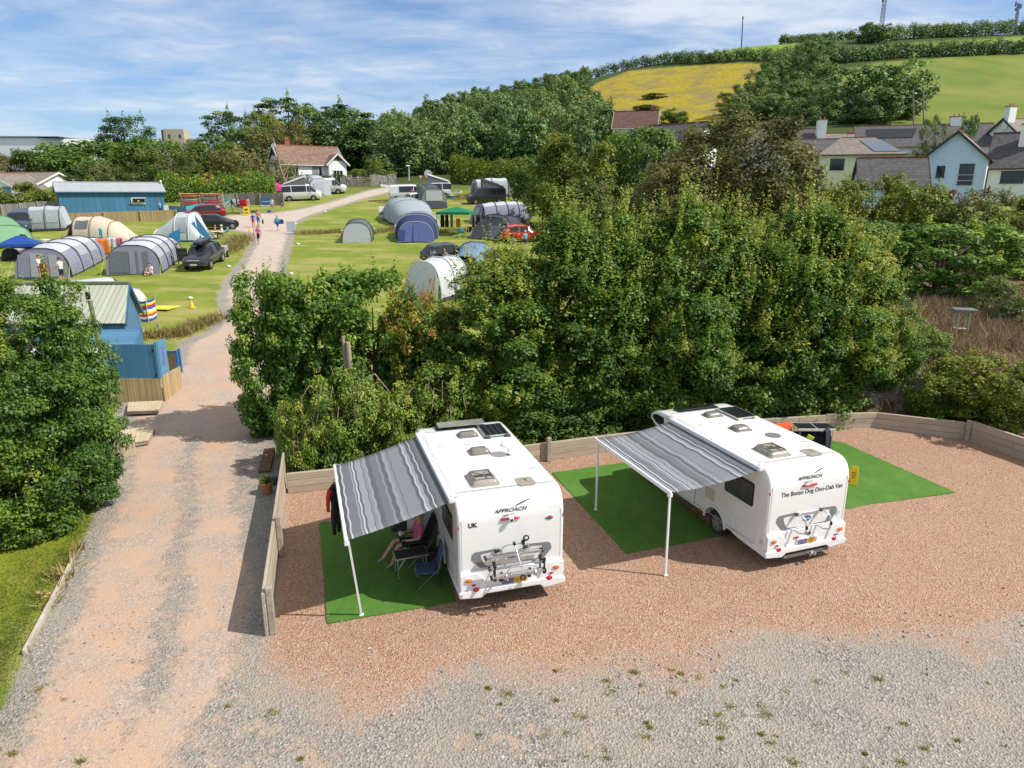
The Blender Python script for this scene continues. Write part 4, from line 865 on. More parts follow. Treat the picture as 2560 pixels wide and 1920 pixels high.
    for s in (-1, 1):
        MB().box((s*1.10, -.001, 1.55), (.009, .006, 1.14)).build('panel_seam', SEAM, v); MB().box((s*1.177, 2.6, 2.43), (.012, 3.9, .035)).build('side_rail', SEAM, v); MB().box((s*1.176, 2.7, .535), (.008, 3.4, .018)).build('skirt_seam', SEAM, v); MB().box((s*1.176, .9, .535), (.008, 1.0, .018)).build('skirt_seam', SEAM, v)
    MB().box((0, .46, 2.562), (2.15, .014, .012)).build('roof_seam', SEAM, v); MB().box((0, 4.46, 2.566), (2.15, .014, .012)).build('roof_seam', SEAM, v)
    for x, y in ((-.85, 3.3), (.9, 1.3), (-.2, 3.25)): MB().box((x, y, 2.574), (.16, .07, .012)).build('roof_patch', DECALL, v)
    # left side furniture
    X = -W/2
    def panel(name, y0, y1, z0, z1, r, m_, t=.014, parent=v, s=-1):
        return MB().prism(rounded(y0, y1, z0, z1, r), s*W/2-s*.004, s*W/2+s*t, 'x').build(name, m_, parent, bevel=.004)
    wn = panel('window', .52, 1.62, 1.42, 2.03, .07, BLACK, .012); panel('pane', .57, 1.57, 1.47, 1.98, .05, GLASSG, .026, wn)
    lk = panel('locker_door', .34, 1.28, .56, .92, .03, mat('locker_edge', (.5, .5, .5), .5, .05), .004); panel('locker_panel', .352, 1.268, .572, .908, .02, WHITE, .008, lk)
    panel('vent_grille', 2.0, 2.38, .92, 1.22, .02, mat('vent_beige', (.52, .50, .43), .6, .1), .012)
    dr = panel('door', 2.82, 3.42, .50, 2.12, .06, mat('door_edge', (.32, .33, .34), .5, .05), .006); panel('door_panel', 2.84, 3.40, .52, 2.10, .05, WHITE, .012, dr); panel('door_window', 2.95, 3.28, 1.35, 1.95, .06, GLASS, .018, dr)
    MB().disc((X-.005, .10, .72), .055, .02, 'x', 16).disc((X-.014, .10, .72), .02, .02, 'x', 10).build('socket', mat('socket_grey', (.55, .55, .55), .5, .05), v)
    MB().prism([(1.92+.47*math.cos(a), .36+.47*math.sin(a)) for a in [R(2+176*k/14) for k in range(15)]]+[(1.92+.41*math.cos(a), .36+.41*math.sin(a)) for a in [R(178-176*k/14) for k in range(15)]], X-.03, X-.0, 'x').build('wheel_arch', WHITE, v)
    MB().box((X-.004, .52, .455), (.02, .14, .05)).each('side_marker', AMBER, v); MB().box((X-.004, 2.55, .455), (.02, .14, .05)).each('side_marker', AMBER, v)
    wn = panel('window', 1.0, 2.1, 1.42, 2.0, .07, BLACK, .012, v, 1)
    MB().prism([(4.55, 2.12), (5.0, 2.16), (5.2, 2.26), (5.18, 2.36), (4.95, 2.42), (4.6, 2.42)], X-.006, X+.004, 'x').build('nose_window', GLASS, v)
    # roof furniture
    def solar(x0, x1, y0, y1):
        p = MB().box(((x0+x1)/2, (y0+y1)/2, 2.625), (x1-x0, y1-y0, .03), 0).build('solar_panel', STEEL, v)
        c = MB(); nx, ny = 4, 7
        cm = mat('solar_cell', (.012, .014, .024), .2, .3, 9, coat=.4)
        for i in range(nx):
            for j in range(ny):
                cw, ch = (x1-x0-.05)/nx, (y1-y0-.05)/ny; c.box((x0+.025+cw*(i+.5), y0+.025+ch*(j+.5), 2.643), (cw-.014, ch-.014, .008))
        c.build('cells', cm, p)
        k = MB()
        for a in (x0+.06, x1-.06):
            for b in (y0-.01, y1+.01): k.box((a, b, 2.595), (.15, .1, .07))
        k.each('mount', mat('beige_mount', (.62, .55, .40), .6, .1) if second else DGREY, p, bevel=.01)
    solar(.36, 1.02, 3.55 if not second else 3.28, 4.45 if not second else 4.25)
    hatch(v, 'sunroof', -.70, .60, 4.5, 4.84, .05, GLASS, 2.55)
    if not second: MB().box((-.02, 4.72, 2.645), (1.30, .36, .018), M=Matrix.Rotation(R(5), 3, 'X')).build('raised_sunroof_lid', SMOKE, v, bevel=.01)
    hatch(v, 'roof_vent', -.28, .22, 3.74, 4.08, .12, SMOKE); hatch(v, 'roof_vent', -.28, .20, 2.46, 2.84, .12, SMOKE)
    hatch(v, 'roof_hatch', -.70, -.10, .62, 1.32, .13, SMOKEL, detail=True); hatch(v, 'roof_vent', .32, .66, .44, .80, .05, SMOKEL)
    if not second:
        a = MB().tube([(.6, 2.25, 2.56), (.6, 2.25, 2.83)], .028, 10).disc((.6, 2.25, 2.575), .05, .03, 'z', 12, 1).build('aerial_mast', [STEEL, BLACK], v)
        MB().loft([[(.6+.21*k*math.cos(2*PI*i/22), 2.25+.21*k*math.sin(2*PI*i/22), z) for i in range(22)] for k, z in ((.9, 2.815), (1, 2.835), (.92, 2.87), (.65, 2.90), (.25, 2.915))]).build('aerial_dome', WPLAS, a, smooth=60)
    else: MB().disc((.46, 1.95, 2.575), .20, .012, 'z', 28).build('roof_disc', mat('grey_disc', (.16, .16, .165), .6, .1), v)
    # awning
    ya, yb, rail_z, rx, r0, r1 = (.24, 4.58, 2.0, -3.41, .12, 4.22) if not second else (.28, 4.18, 2.17, -3.50, .50, 4.30)
    aw = thing('awning', None, None, (0, 0, 0)); aw.parent = v
    MB().box((X-.06, (ya+yb)/2, 2.50), (.13, yb-ya, .12)).build('cassette', WPLAS, aw, bevel=.025)
    b = MB()
    for y in (ya+.1, (ya+yb)/2, yb-.1): b.box((X+.02, y, 2.57), (.16, .08, .03))
    b.each('bracket', WPLAS, aw)
    fx0 = X-.11; n, k = 16, 18; mb = MB()
    rows = []
    for i in range(n+1):
        t = i/n; row = []
        for j in range(k+1):
            q = j/k; y = (ya+.05+(yb-ya-.1)*q)*(1-t)+(r0+(r1-r0)*q)*t
            sag = (-.10 if second else -.05)*math.sin(PI*t)*(.75+.25*math.sin(PI*q))
            if second: sag += .05*math.sin(PI*t)*math.exp(-((q-.42)/.10)**2)
            row.append((fx0+(rx-fx0)*t-fx0, y, 2.46+(rail_z-2.46)*t+sag))
        rows.append(row)
    mb.loft(rows, closed=False, cap=False); fo = mb.build('awning_cloth', AWN, aw, smooth=60, loc=(fx0, 0, 0)); k_ = fo.modifiers.new('thickness', 'SOLIDIFY'); k_.thickness = .004
    MB().box((rx-.02, (r0+r1)/2, rail_z-.01), (.07, r1-r0+.06, .10)).build('lead_rail', WPLAS, aw, bevel=.02)
    MB().box((rx-.01, r0+.02, rail_z-.07), (.10, .10, .10)).build('rail_joint', WPLAS, aw, bevel=.02)
    for (yt, xb, yb_) in (((r0+.08), -3.20 if not second else -3.44, .5 if not second else .60), (r1-.1, -3.25 if not second else -3.42, r1-.15 if not second else 4.3)):
        MB().beam((rx+.03, yt, rail_z-.04), (xb, yb_, .03), .042, .042).box((xb, yb_, .02), (.09, .09, .03)).build('awning_leg', WPLAS, aw)
    for y in (ya+.25, yb-.25):
        MB().tube([(X-.1, y, 2.42), ((X+rx)/2-.1, y+(.5 if y < 2 else -.5), 2.34+(rail_z-2.46)*.5), (rx, y, rail_z-.02)], .02, 6).build('awning_arm', STEEL, aw)
    if not second:
        text('UK', .14, NAVY, 'lettering', v, (-.86, -.004, 2.0), bold=.005)
        em = MB().disc((.84, -.004, 1.96), .10, .008, 'y', 20, 0, 1, .6).build('emblem', WPLAS, v)
        MB().prism([(.745, 1.955), (.935, 1.955), (.90, 1.915), (.84, 1.90), (.78, 1.915)], -.012, -.009).build('emblem_green', mat('emblem_green', (.02, .22, .07), .5, .05), em)
        MB().prism([(.77, 1.96), (.79, 1.985), (.82, 1.975), (.84, 2.005), (.86, 1.98), (.90, 2.0), (.885, 1.965), (.91, 1.945), (.86, 1.95), (.83, 1.935), (.80, 1.95)], -.016, -.010).build('emblem_dragon', mat('emblem_red', (.45, .02, .03), .5, .05), em)
        c = MB().box((-.04, -.07, 2.075), (.09, .1, .09)).disc((-.04, -.125, 2.065), .03, .012, 'y', 12, 1).build('camera', [WPLAS, BLACK], v, bevel=.02)
        m = MB()
        for k in range(7): m.quad((.82+.04*k, -.004, 2.20+.012*math.sin(k*.9)), (.86+.04*k, -.004, 2.20+.012*math.sin(k*.9+.9)), (.86+.04*k, -.004, 2.207+.012*math.sin(k*.9+.9)), (.82+.04*k, -.004, 2.207+.012*math.sin(k*.9)))
        m.build('side_swoosh', DECALL, v)
        # open door, step
        MB().box((X-.36, 2.78, 1.32), (.62, .05, 1.58)).build('open_door', mat('door_inner', (.62, .62, .60), .5, .05), v, bevel=.02)
        MB().box((X-.24, 3.1, .26), (.36, .5, .04)).box((X-.18, 3.1, .36), (.04, .5, .2)).build('step', DGREY, v)
        # cycle rack
        rk = thing('bike_rack', None, None, (0, 0, 0)); rk.parent = v
        for z, y in ((1.34, -.22), (1.20, -.42), (1.06, -.62)):
            pass
        for i, (z, y) in enumerate(((1.27, -.14), (1.10, -.30), (.98, -.46))):
            r_ = MB().box((0, y, z), (1.32 if i == 0 else 1.22, .09, .03)).box((0, y-.045, z+.02), (1.32 if i == 0 else 1.22, .012, .05)).box((0, y+.045, z+.02), (1.32 if i == 0 else 1.22, .012, .05)).build('rail', STEEL, rk)
            for s in (-1, 1): MB().box((s*.63*(1 if i == 0 else .93), y, z+.01), (.05, .11, .07)).build('rail_end_cap', BLACK, r_, bevel=.01)
        for x in (-.28, .36):
            MB().tube([(x, -.06, .72), (x, -.14, .80), (x, -.50, .93), (x, -.58, .98), (x, -.5, 1.04)], .022, 8).build('support_arm', STEEL, rk, smooth=60)
            MB().box((x, -.09, .70), (.07, .09, .09)).box((x+.02, -.1, .80), (.05, .07, .12)).each('clamp', BLACK, rk, bevel=.01)
        MB().tube([(-.30, -.05, 1.36), (-.30, -.20, 1.40), (-.27, -.22, 1.52), (-.16, -.22, 1.56), (.18, -.22, 1.56), (.29, -.22, 1.52), (.31, -.18, 1.40), (.30, -.05, 1.36)], .017, 8).build('upper_hoop', STEEL, rk, smooth=60)
        MB().tube([(-.28, -.62, .96), (-.28, -.60, 1.16), (-.2, -.58, 1.24), (.28, -.58, 1.24), (.36, -.60, 1.16), (.36, -.62, .96)], .017, 8).build('lower_hoop', STEEL, rk, smooth=60)
        MB().tube([(-.02, -.24, 1.58), (0, -.42, 1.40), (.04, -.62, 1.15), (.03, -.66, 1.05)], .015, 8).build('clamp_arm', STEEL, rk, smooth=60)
        MB().box((-.02, -.24, 1.58), (.05, .09, .06)).box((.17, -.24, 1.58), (.06, .09, .09)).tube([(.17, -.26, 1.6), (.2, -.28, 1.68)], .03, 8).each('clamp', BLACK, rk, bevel=.008)
        MB().ringz((.22, -.29, 1.70), .055, .016, 'y').build('clamp_ring', BLACK, rk, smooth=60); MB().ringz((.03, -.68, 1.03), .05, .016, 'y').build('clamp_ring', BLACK, rk, smooth=60)
        for x, y0 in ((-.5, -.34), (.52, -.34), (.56, -.5), (-.52, -.5)): MB().box((x, y0, 1.10), (.035, .02, .30)).box((x, y0, 1.26), (.06, .05, .05)).box((x, y0, .96), (.06, .05, .05)).each('strap', BLACK, rk)
        MB().box((-.34, -.07, 1.37), (.14, .08, .05)).box((.30, -.07, 1.37), (.14, .08, .05)).each('clamp', BLACK, rk, bevel=.01)
    else:
        text('The Bonzo Dog Doo-Dah Van', .158, NAVY, 'lettering', v, (.07, -.004, 1.895), bold=.001, sx=.93)
        text('GB', .115, NAVY, 'lettering', v, (.06, -.052, .80), bold=.002)
        rk = thing('bike_rack', None, None, (0, 0, 0)); rk.parent = v
        for s, x in ((-1, -.34), (1, .38)):
            MB().tube([(x-.04, -.03, 1.35), (x, -.14, 1.38), (x+.06, -.26, 1.30), (x+.08, -.30, 1.12), (x+.07, -.28, .96), (x, -.18, .93), (x-.1, -.05, .99)], .02, 8).build('hoop', STEEL, rk, smooth=60)
            MB().tube([(x-.05, -.02, 1.34), (x-.30, -.03, 1.02)], .01, 6).build('stay', STEEL, rk)
            MB().box((x+.08, -.30, 1.12), (.045, .045, .09)).box((x-.02, -.06, 1.37), (.09, .06, .05)).each('clamp', BLACK, rk)
        MB().tube([(-.36, -.03, 1.36), (.36, -.03, 1.36)], .014, 8).build('cross_bar', STEEL, rk); MB().tube([(-.5, -.03, .985), (.5, -.03, .985)], .014, 8).build('cross_bar', STEEL, rk)
        tb = MB().beam((-.62, -.02, .29), (.72, -.02, .29), .09, .09).build('tow_bar', mat('galvanised', (.20, .20, .20), .5, .25, 8, metal=.5), v)
        MB().tube([(.08, -.06, .28), (.08, -.17, .27), (.08, -.2, .33)], .022, 8).ball((.08, -.2, .36), .032).build('tow_ball', CHROME, tb, smooth=60); MB().box((.24, -.1, .27), (.1, .1, .05), rz=.4).build('coupling', STEEL, tb)
        st = MB().box((.92, -.004, 1.18), (.11, .004, .11), M=Matrix.Rotation(R(45), 3, 'Y')).build('sticker', mat('pale_blue_sticker', (.42, .62, .68), .5, .1), v)
    return v
V1P, V1R, V2P, V2R = (0.0, 13.45, 0), .296, (7.05, 15.2, 0), .345
v1 = motorhome(V1P, V1R, 'white motorhome on the left with UK lettering and a full bike rack', False)
v2 = motorhome(V2P, V2R, 'white motorhome on the right lettered The Bonzo Dog Doo-Dah Van', True)
def vloc(v, x, y, z=0):
    p, r = (V1P, V1R) if v == 1 else (V2P, V2R); return Vector((p[0]+x*math.cos(r)-y*math.sin(r), p[1]+x*math.sin(r)+y*math.cos(r), z))

# ------------------------------------------------------------------ artificial grass mats
def turf():
    m, nt, b = newmat('artificial_turf'); L = nt.links.new; tc = N_(nt, 'ShaderNodeTexCoord'); o = tc.outputs['Object']
    n1 = noise(nt, o, 90, 3, .7); n2 = noise(nt, o, 1.1, 7, .7, .6); n3 = noise(nt, mapping(nt, o, (1, .22, 1)), 7, 4, .6)
    c = ramp(nt, [(.3, (.036, .115, .018)), (.5, (.085, .20, .03)), (.72, (.155, .29, .06))], mth(nt, 'ADD', mth(nt, 'MULTIPLY', n1, .42), mth(nt, 'ADD', mth(nt, 'MULTIPLY', n2, .36), mth(nt, 'MULTIPLY', n3, .2))))
    c = mixc(nt, ramp(nt, [(.60, 0), (.78, .35)], noise(nt, o, 2.6, 7, .75)), c, (.24, .24, .11))
    L(c, b.inputs['Base Color']); b.inputs['Roughness'].default_value = .75; b.inputs['Specular IOR Level'].default_value = .25
    bp = N_(nt, 'ShaderNodeBump'); bp.inputs['Strength'].default_value = .7; bp.inputs['Distance'].default_value = .015; L(n1, bp.inputs['Height']); L(bp.outputs[0], b.inputs['Normal']); return m
TURF = turf()
def mat_on(pts, label):
    pts = [Vector(p) for p in pts]; c = sum(pts, Vector())/len(pts); ring = []
    for i, a in enumerate(pts):
        b = pts[(i+1) % len(pts)]; L_ = max(2, int((b-a).length/.12))
        for k in range(L_):
            p = a.lerp(b, k/L_)-c; ring.append((p.x+RNG.normal()*.004, p.y+RNG.normal()*.004))
    mb = MB(); mb.loft([[(x, y, .002) for x, y in ring], [(x, y, .022) for x, y in ring]]); o = mb.build('artificial_grass_mat', TURF, loc=(c.x, c.y, 0)); tag(o, label, 'grass mat', 'artificial grass mats beside the motorhomes')
q = lambda v, *p: [vloc(v, *a) for a in p]
m1 = [flat(818, 1560), flat(798, 1308)]; ux = Vector((math.cos(V1R), math.sin(V1R), 0)); 
mat_on([m1[0], m1[0]+ux*2.75, m1[1]+ux*2.9, m1[1]], 'green artificial grass mat under the left-hand awning, chairs standing on it')
m2 = [flat(1565, 1386), flat(1380, 1183)]; ux = Vector((math.cos(V2R), math.sin(V2R), 0))
mat_on([m2[0], m2[0]+ux*2.85, m2[1]+ux*2.8, m2[1]], 'green artificial grass mat under the right-hand awning, left of the lettered motorhome')
mat_on([flat(2187, 1260), flat(2389, 1232), flat(2089, 1099), flat(2089, 1099)-ux*1.9, flat(2187, 1260)-ux*1.5], 'sunlit artificial grass mat on the right side of the lettered motorhome')

# ------------------------------------------------------------------ timber walls
def grain():
    m, nt, b = newmat('sleeper_timber'); L = nt.links.new; tc = N_(nt, 'ShaderNodeTexCoord'); oi = N_(nt, 'ShaderNodeObjectInfo'); o = mapping(nt, tc.outputs['Object'], (.12, 1, 1)); k = tc.outputs['Object']
    g = noise(nt, o, 22, 6, .7, .4); n2 = noise(nt, mapping(nt, k, (.4, 1, 1)), 2.2, 5, .65); v = N_(nt, 'ShaderNodeTexVoronoi'); v.inputs['Scale'].default_value = 2.6; L(mapping(nt, k, (1, .2, 1)), v.inputs['Vector'])
    c = ramp(nt, [(.25, (.24, .19, .14)), (.5, (.40, .33, .25)), (.75, (.52, .45, .36))], mth(nt, 'ADD', mth(nt, 'MULTIPLY', g, .55), mth(nt, 'ADD', mth(nt, 'MULTIPLY', n2, .35), mth(nt, 'MULTIPLY', oi.outputs['Random'], .16))))
    c = mixc(nt, ramp(nt, [(.045, .85), (.085, 0)], v.outputs['Distance']), c, (.12, .08, .05)); c = mixc(nt, ramp(nt, [(.55, 0), (.8, .5)], n2), c, (.30, .29, .20))
    L(c, b.inputs['Base Color']); b.inputs['Roughness'].default_value = .88; bp = N_(nt, 'ShaderNodeBump'); bp.inputs['Strength'].default_value = .5; bp.inputs['Distance'].default_value = .012; L(g, bp.inputs['Height']); L(bp.outputs[0], b.inputs['Normal']); return m
SLEEP = grain()
def sleeper_wall(name, label, a, b, h, group, posts=(), t=.11, post_h=None, ends=(0, 0), post_side=-1, cat='timber wall'):
    a, b = Vector((*a, 0)), Vector((*b, 0)); L_ = (b-a).length; rz = math.atan2(b.y-a.y, b.x-a.x)
    w = thing(name, label, cat, (a.x, a.y, 0), rz, group); n = max(1, round(h/.23)); hh = h/n
    for i in range(n):
        seam = L_*(.35+.3*((i*7) % 3)/2) if L_ > 3.2 else L_
        for x0, x1 in ((0, seam), (seam, L_)):
            if x1-x0 < .1: continue
            MB().box(((x0+x1)/2, 0, hh*(i+.5)), (x1-x0-.008, t+RNG.uniform(-.008, .008), hh-.008)).build('sleeper', SLEEP, w, bevel=.008)
    for p in posts:
        MB().box((p, post_side*(t/2+.075), (post_h or h+.12)/2), (.15, .14, post_h or h+.12), taper=.97).build('post', WOODP, w, bevel=.02)
    return w
TG = 'timber sleeper walls round the gravel yard'
fa, fb = flat(668, 1592), flat(716, 1196)
sleeper_wall('timber_fence', 'timber fence of planks and three posts along the left edge of the yard', fa[:2], fb[:2], .98, TG, (.1, 3.35, (fb-fa).length-.15), .07, 1.08, post_side=-1, cat='timber fence')
B = [flat(720, 1232), flat(935, 1208), flat(1350, 1152), flat(1512, 1130), flat(1860, 1090), flat(2060, 1076), flat(2185, 1072), flat(2418, 1100), flat(2418+240, 1185)]
BL = ['timber wall at the back left corner, behind the hanging wetsuit', 'timber wall behind the left-hand motorhome', 'timber wall in leaf shade between the two motorhomes', 'timber wall hidden behind the right-hand motorhome', 'timber wall behind the camp table and orange towel', 'short timber wall where the orange cable lies', 'pale timber wall of three boards before the stone bank', 'timber wall running down the right edge of the yard']
for i, l in enumerate(BL): sleeper_wall('timber_wall', l, B[i][:2], B[i+1][:2], .62 if i < 5 else (.66 if i != 7 else .75), TG, () if i not in (2, 6) else ((.25,) if i == 2 else ((B[7]-B[6]).length-.06,)), .13, None if i == 6 else .85)
# kerb board beside the verge
a, b = flat(189, 1395), flat(62, 1638); kb = thing('edging_board', 'pale timber edging board between the grass verge and the track', 'edging board', (a.x, a.y, 0), math.atan2(b.y-a.y, b.x-a.x))
L_ = (b-a).length; MB().box((L_*.5, 0, .06), (L_, .07, .13)).build('board', mat('pale_timber', (.46, .41, .34), .85, .2, 3, .4, 25), kb, bevel=.008); MB().box((.1, .06, .06), (.06, .06, .16)).box((L_-.1, .06, .06), (.06, .06, .16)).each('peg', WOODP, kb)
# pot and log edging beside the fence
p = flat(668, 1233); pot = thing('plant_pot', 'terracotta pot with a spiky little plant outside the timber fence', 'plant pot', p)
TERR = mat('terracotta', (.42, .16, .08), .8, .15, 8, .2)
MB().loft([[(r_*math.cos(2*PI*k/20), r_*math.sin(2*PI*k/20), z) for k in range(20)] for r_, z in ((.13, 0), (.18, .30), (.205, .30), (.21, .37), (.185, .37), (.17, .32))]).build('pot', TERR, pot, smooth=40)
MB().disc((0, 0, .33), .17, .02, 'z', 16).build('soil', mat('soil', (.05, .035, .025), .95, .3), pot)
d = unit(RNG.normal(size=(170, 3))*.8+np.array([0, 0, .9])); hh = RNG.uniform(.12, .34, 170)
place(leafmesh('leaves', d*hh[:, None]*.5+np.array([0, 0, .34]), unit(np.cross(d, rdir(170))), hh, RNG.random(170), leafmat('pot_leaf', [(0, (.06, .12, .02)), (.5, (.14, .2, .03)), (1, (.32, .24, .08))], .3), asp=.13, axis=d), 'leaves', pot)
a, b = flat(660, 1180), flat(690, 1085); lg = thing('log_edging', 'stepped brown log edging stacked outside the corner of the fence', 'log edging', (a.x, a.y, 0), math.atan2(b.y-a.y, b.x-a.x))
for i in range(8): MB().tube([(.22*i, -.2, .06+.015*i), (.22*i, .16, .06+.015*i)], .08, 10).build('log', mat('log_brown', (.20, .12, .07), .9, .25, 6, .4), lg, smooth=50)
c = flat(702, 1210); MB().loft([[(r_*math.cos(2*PI*k/16), r_*math.sin(2*PI*k/16), z) for k in range(16)] for r_, z in ((.09, 0), (.12, .2), (.13, .2))]).build('x', mat('blue_tub', (.02, .07, .2), .5, .1)); o = bpy.data.objects['x']; o.name = 'tub'; o.data.name = 'tub'; o.location = (c.x-.2, c.y, 0); tag(o, 'small dark blue tub beside the terracotta pot', 'tub')
# ------------------------------------------------------------------ people
SKIN = mat('skin', (.52, .29, .20), .55, .08, 14); SKINT = mat('tanned_skin', (.42, .21, .13), .55, .08, 14)
HAIRS = {k: mat('hair_'+k, c, .7, .25, 30) for k, c in dict(blond=(.33, .20, .08), brown=(.07, .04, .02), dark=(.018, .013, .01), ginger=(.28, .10, .03), grey=(.4, .38, .36)).items()}
CL = {}
def cloth(k, c): 
    if k not in CL: CL[k] = mat('cloth_'+k, c, .85, .15, 12)
    return CL[k]
CC = dict(white=(.72, .72, .70), black=(.015, .015, .018), navy=(.02, .028, .06), blue=(.02, .09, .42), red=(.50, .02, .02), pink=(.62, .10, .22), coral=(.70, .15, .14), grey=(.22, .22, .23), green=(.10, .16, .08), teal=(.05, .35, .42), cream=(.6, .55, .42), yellow=(.65, .62, .04), sky=(.10, .40, .62), magenta=(.55, .02, .22), brown=(.10, .06, .04), lime=(.45, .60, .05))
for k, c in CC.items(): cloth(k, c)
STAND = dict(pelvis=(0, 0, .95), spine=(0, 0, 1.12), chest=(0, .01, 1.33), neck=(0, 0, 1.50), jaw=(0, .025, 1.565), head=(0, .02, 1.645), crown=(0, .01, 1.725))
for s, n in ((-1, 'l'), (1, 'r')):
    STAND.update({'sh'+n: (.175*s, 0, 1.42), 'el'+n: (.235*s, -.03, 1.15), 'wr'+n: (.25*s, .06, .92), 'ha'+n: (.25*s, .09, .84), 'hi'+n: (.09*s, 0, .89), 'kn'+n: (.10*s, .02, .50), 'an'+n: (.105*s, -.01, .09), 'to'+n: (.12*s, .15, .035)})
RAD = dict(pelvis=(.15, .115), spine=(.135, .10), chest=(.165, .115), neck=(.052, .052), jaw=(.066, .078), head=(.078, .096), crown=(.055, .066), sh=(.062, .062), el=(.043, .043), wr=(.028, .03), ha=(.038, .02), hi=(.085, .085), kn=(.056, .058), an=(.036, .038), to=(.036, .026))
BON = [('pelvis', 'spine'), ('spine', 'chest'), ('chest', 'neck'), ('neck', 'jaw'), ('jaw', 'head'), ('head', 'crown')]
for n in 'lr': BON += [('chest', 'sh'+n), ('sh'+n, 'el'+n), ('el'+n, 'wr'+n), ('wr'+n, 'ha'+n), ('pelvis', 'hi'+n), ('hi'+n, 'kn'+n), ('kn'+n, 'an'+n), ('an'+n, 'to'+n)]
def pose(**kw): d = dict(STAND); d.update(kw); return d
P_WALK = pose(knl=(-.10, .16, .52), anl=(-.10, .22, .10), tol=(-.11, .38, .06), knr=(.10, -.02, .50), anr=(.10, -.30, .16), tor=(.11, -.20, .05), ell=(-.23, -.12, 1.17), wrl=(-.23, -.08, .93), hal=(-.23, -.05, .86), elr=(.23, .06, 1.16), wrr=(.23, .2, .98), har=(.23, .24, .91))
P_WALK2 = pose(knr=(.10, .16, .52), anr=(.10, .20, .10), tor=(.11, .36, .05), knl=(-.10, -.02, .50), anl=(-.10, -.26, .14), tol=(-.11, -.14, .04))
P_CARRY = pose(elr=(.25, -.08, 1.18), wrr=(.27, .10, 1.02), har=(.24, .16, 1.0), knl=(-.10, .12, .52), anl=(-.10, .14, .09), tol=(-.11, .30, .04))
P_HOLD = pose(ell=(-.22, .08, 1.17), wrl=(-.12, .28, 1.08), hal=(-.08, .34, 1.06), elr=(.22, .08, 1.17), wrr=(.12, .28, 1.08), har=(.08, .34, 1.06), head=(0, .05, 1.64), crown=(0, .06, 1.72))
P_SIT = pose(**{k: (v[0], v[1], v[2]-.47) for k, v in STAND.items() if k[:2] not in ('kn', 'an', 'to', 'el', 'wr', 'ha')}, knl=(-.12, .43, .50), knr=(.12, .43, .50), anl=(-.13, .45, .09), anr=(.13, .45, .09), tol=(-.14, .60, .035), tor=(.14, .60, .035), ell=(-.25, .02, .70), elr=(.25, .02, .70), wrl=(-.16, .22, .64), wrr=(.16, .22, .64), hal=(-.12, .29, .63), har=(.12, .29, .63))
P_GROUND = pose(**{k: (v[0], v[1]-.05, v[2]-.82) for k, v in STAND.items()})
P_GROUND.update(hil=(-.1, 0, .11), hir=(.1, 0, .11), knl=(-.26, .32, .30), knr=(.26, .32, .30), anl=(-.10, .46, .07), anr=(.10, .46, .07), tol=(-.08, .58, .04), tor=(.10, .60, .04), ell=(-.26, .12, .40), elr=(.26, .12, .40), wrl=(-.12, .32, .33), wrr=(.12, .32, .33), hal=(-.05, .37, .33), har=(.05, .37, .33), head=(0, .06, .82), jaw=(0, .05, .74), crown=(0, .08, .90))
P_BEND = pose(spine=(0, .14, 1.08), chest=(0, .34, 1.14), neck=(0, .50, 1.16), jaw=(0, .57, 1.13), head=(0, .65, 1.12), crown=(0, .73, 1.13), shl=(-.17, .42, 1.12), shr=(.17, .42, 1.12), ell=(-.2, .50, .86), elr=(.2, .50, .86), wrl=(-.15, .60, .64), wrr=(.15, .62, .66), hal=(-.13, .64, .57), har=(.13, .66, .59))
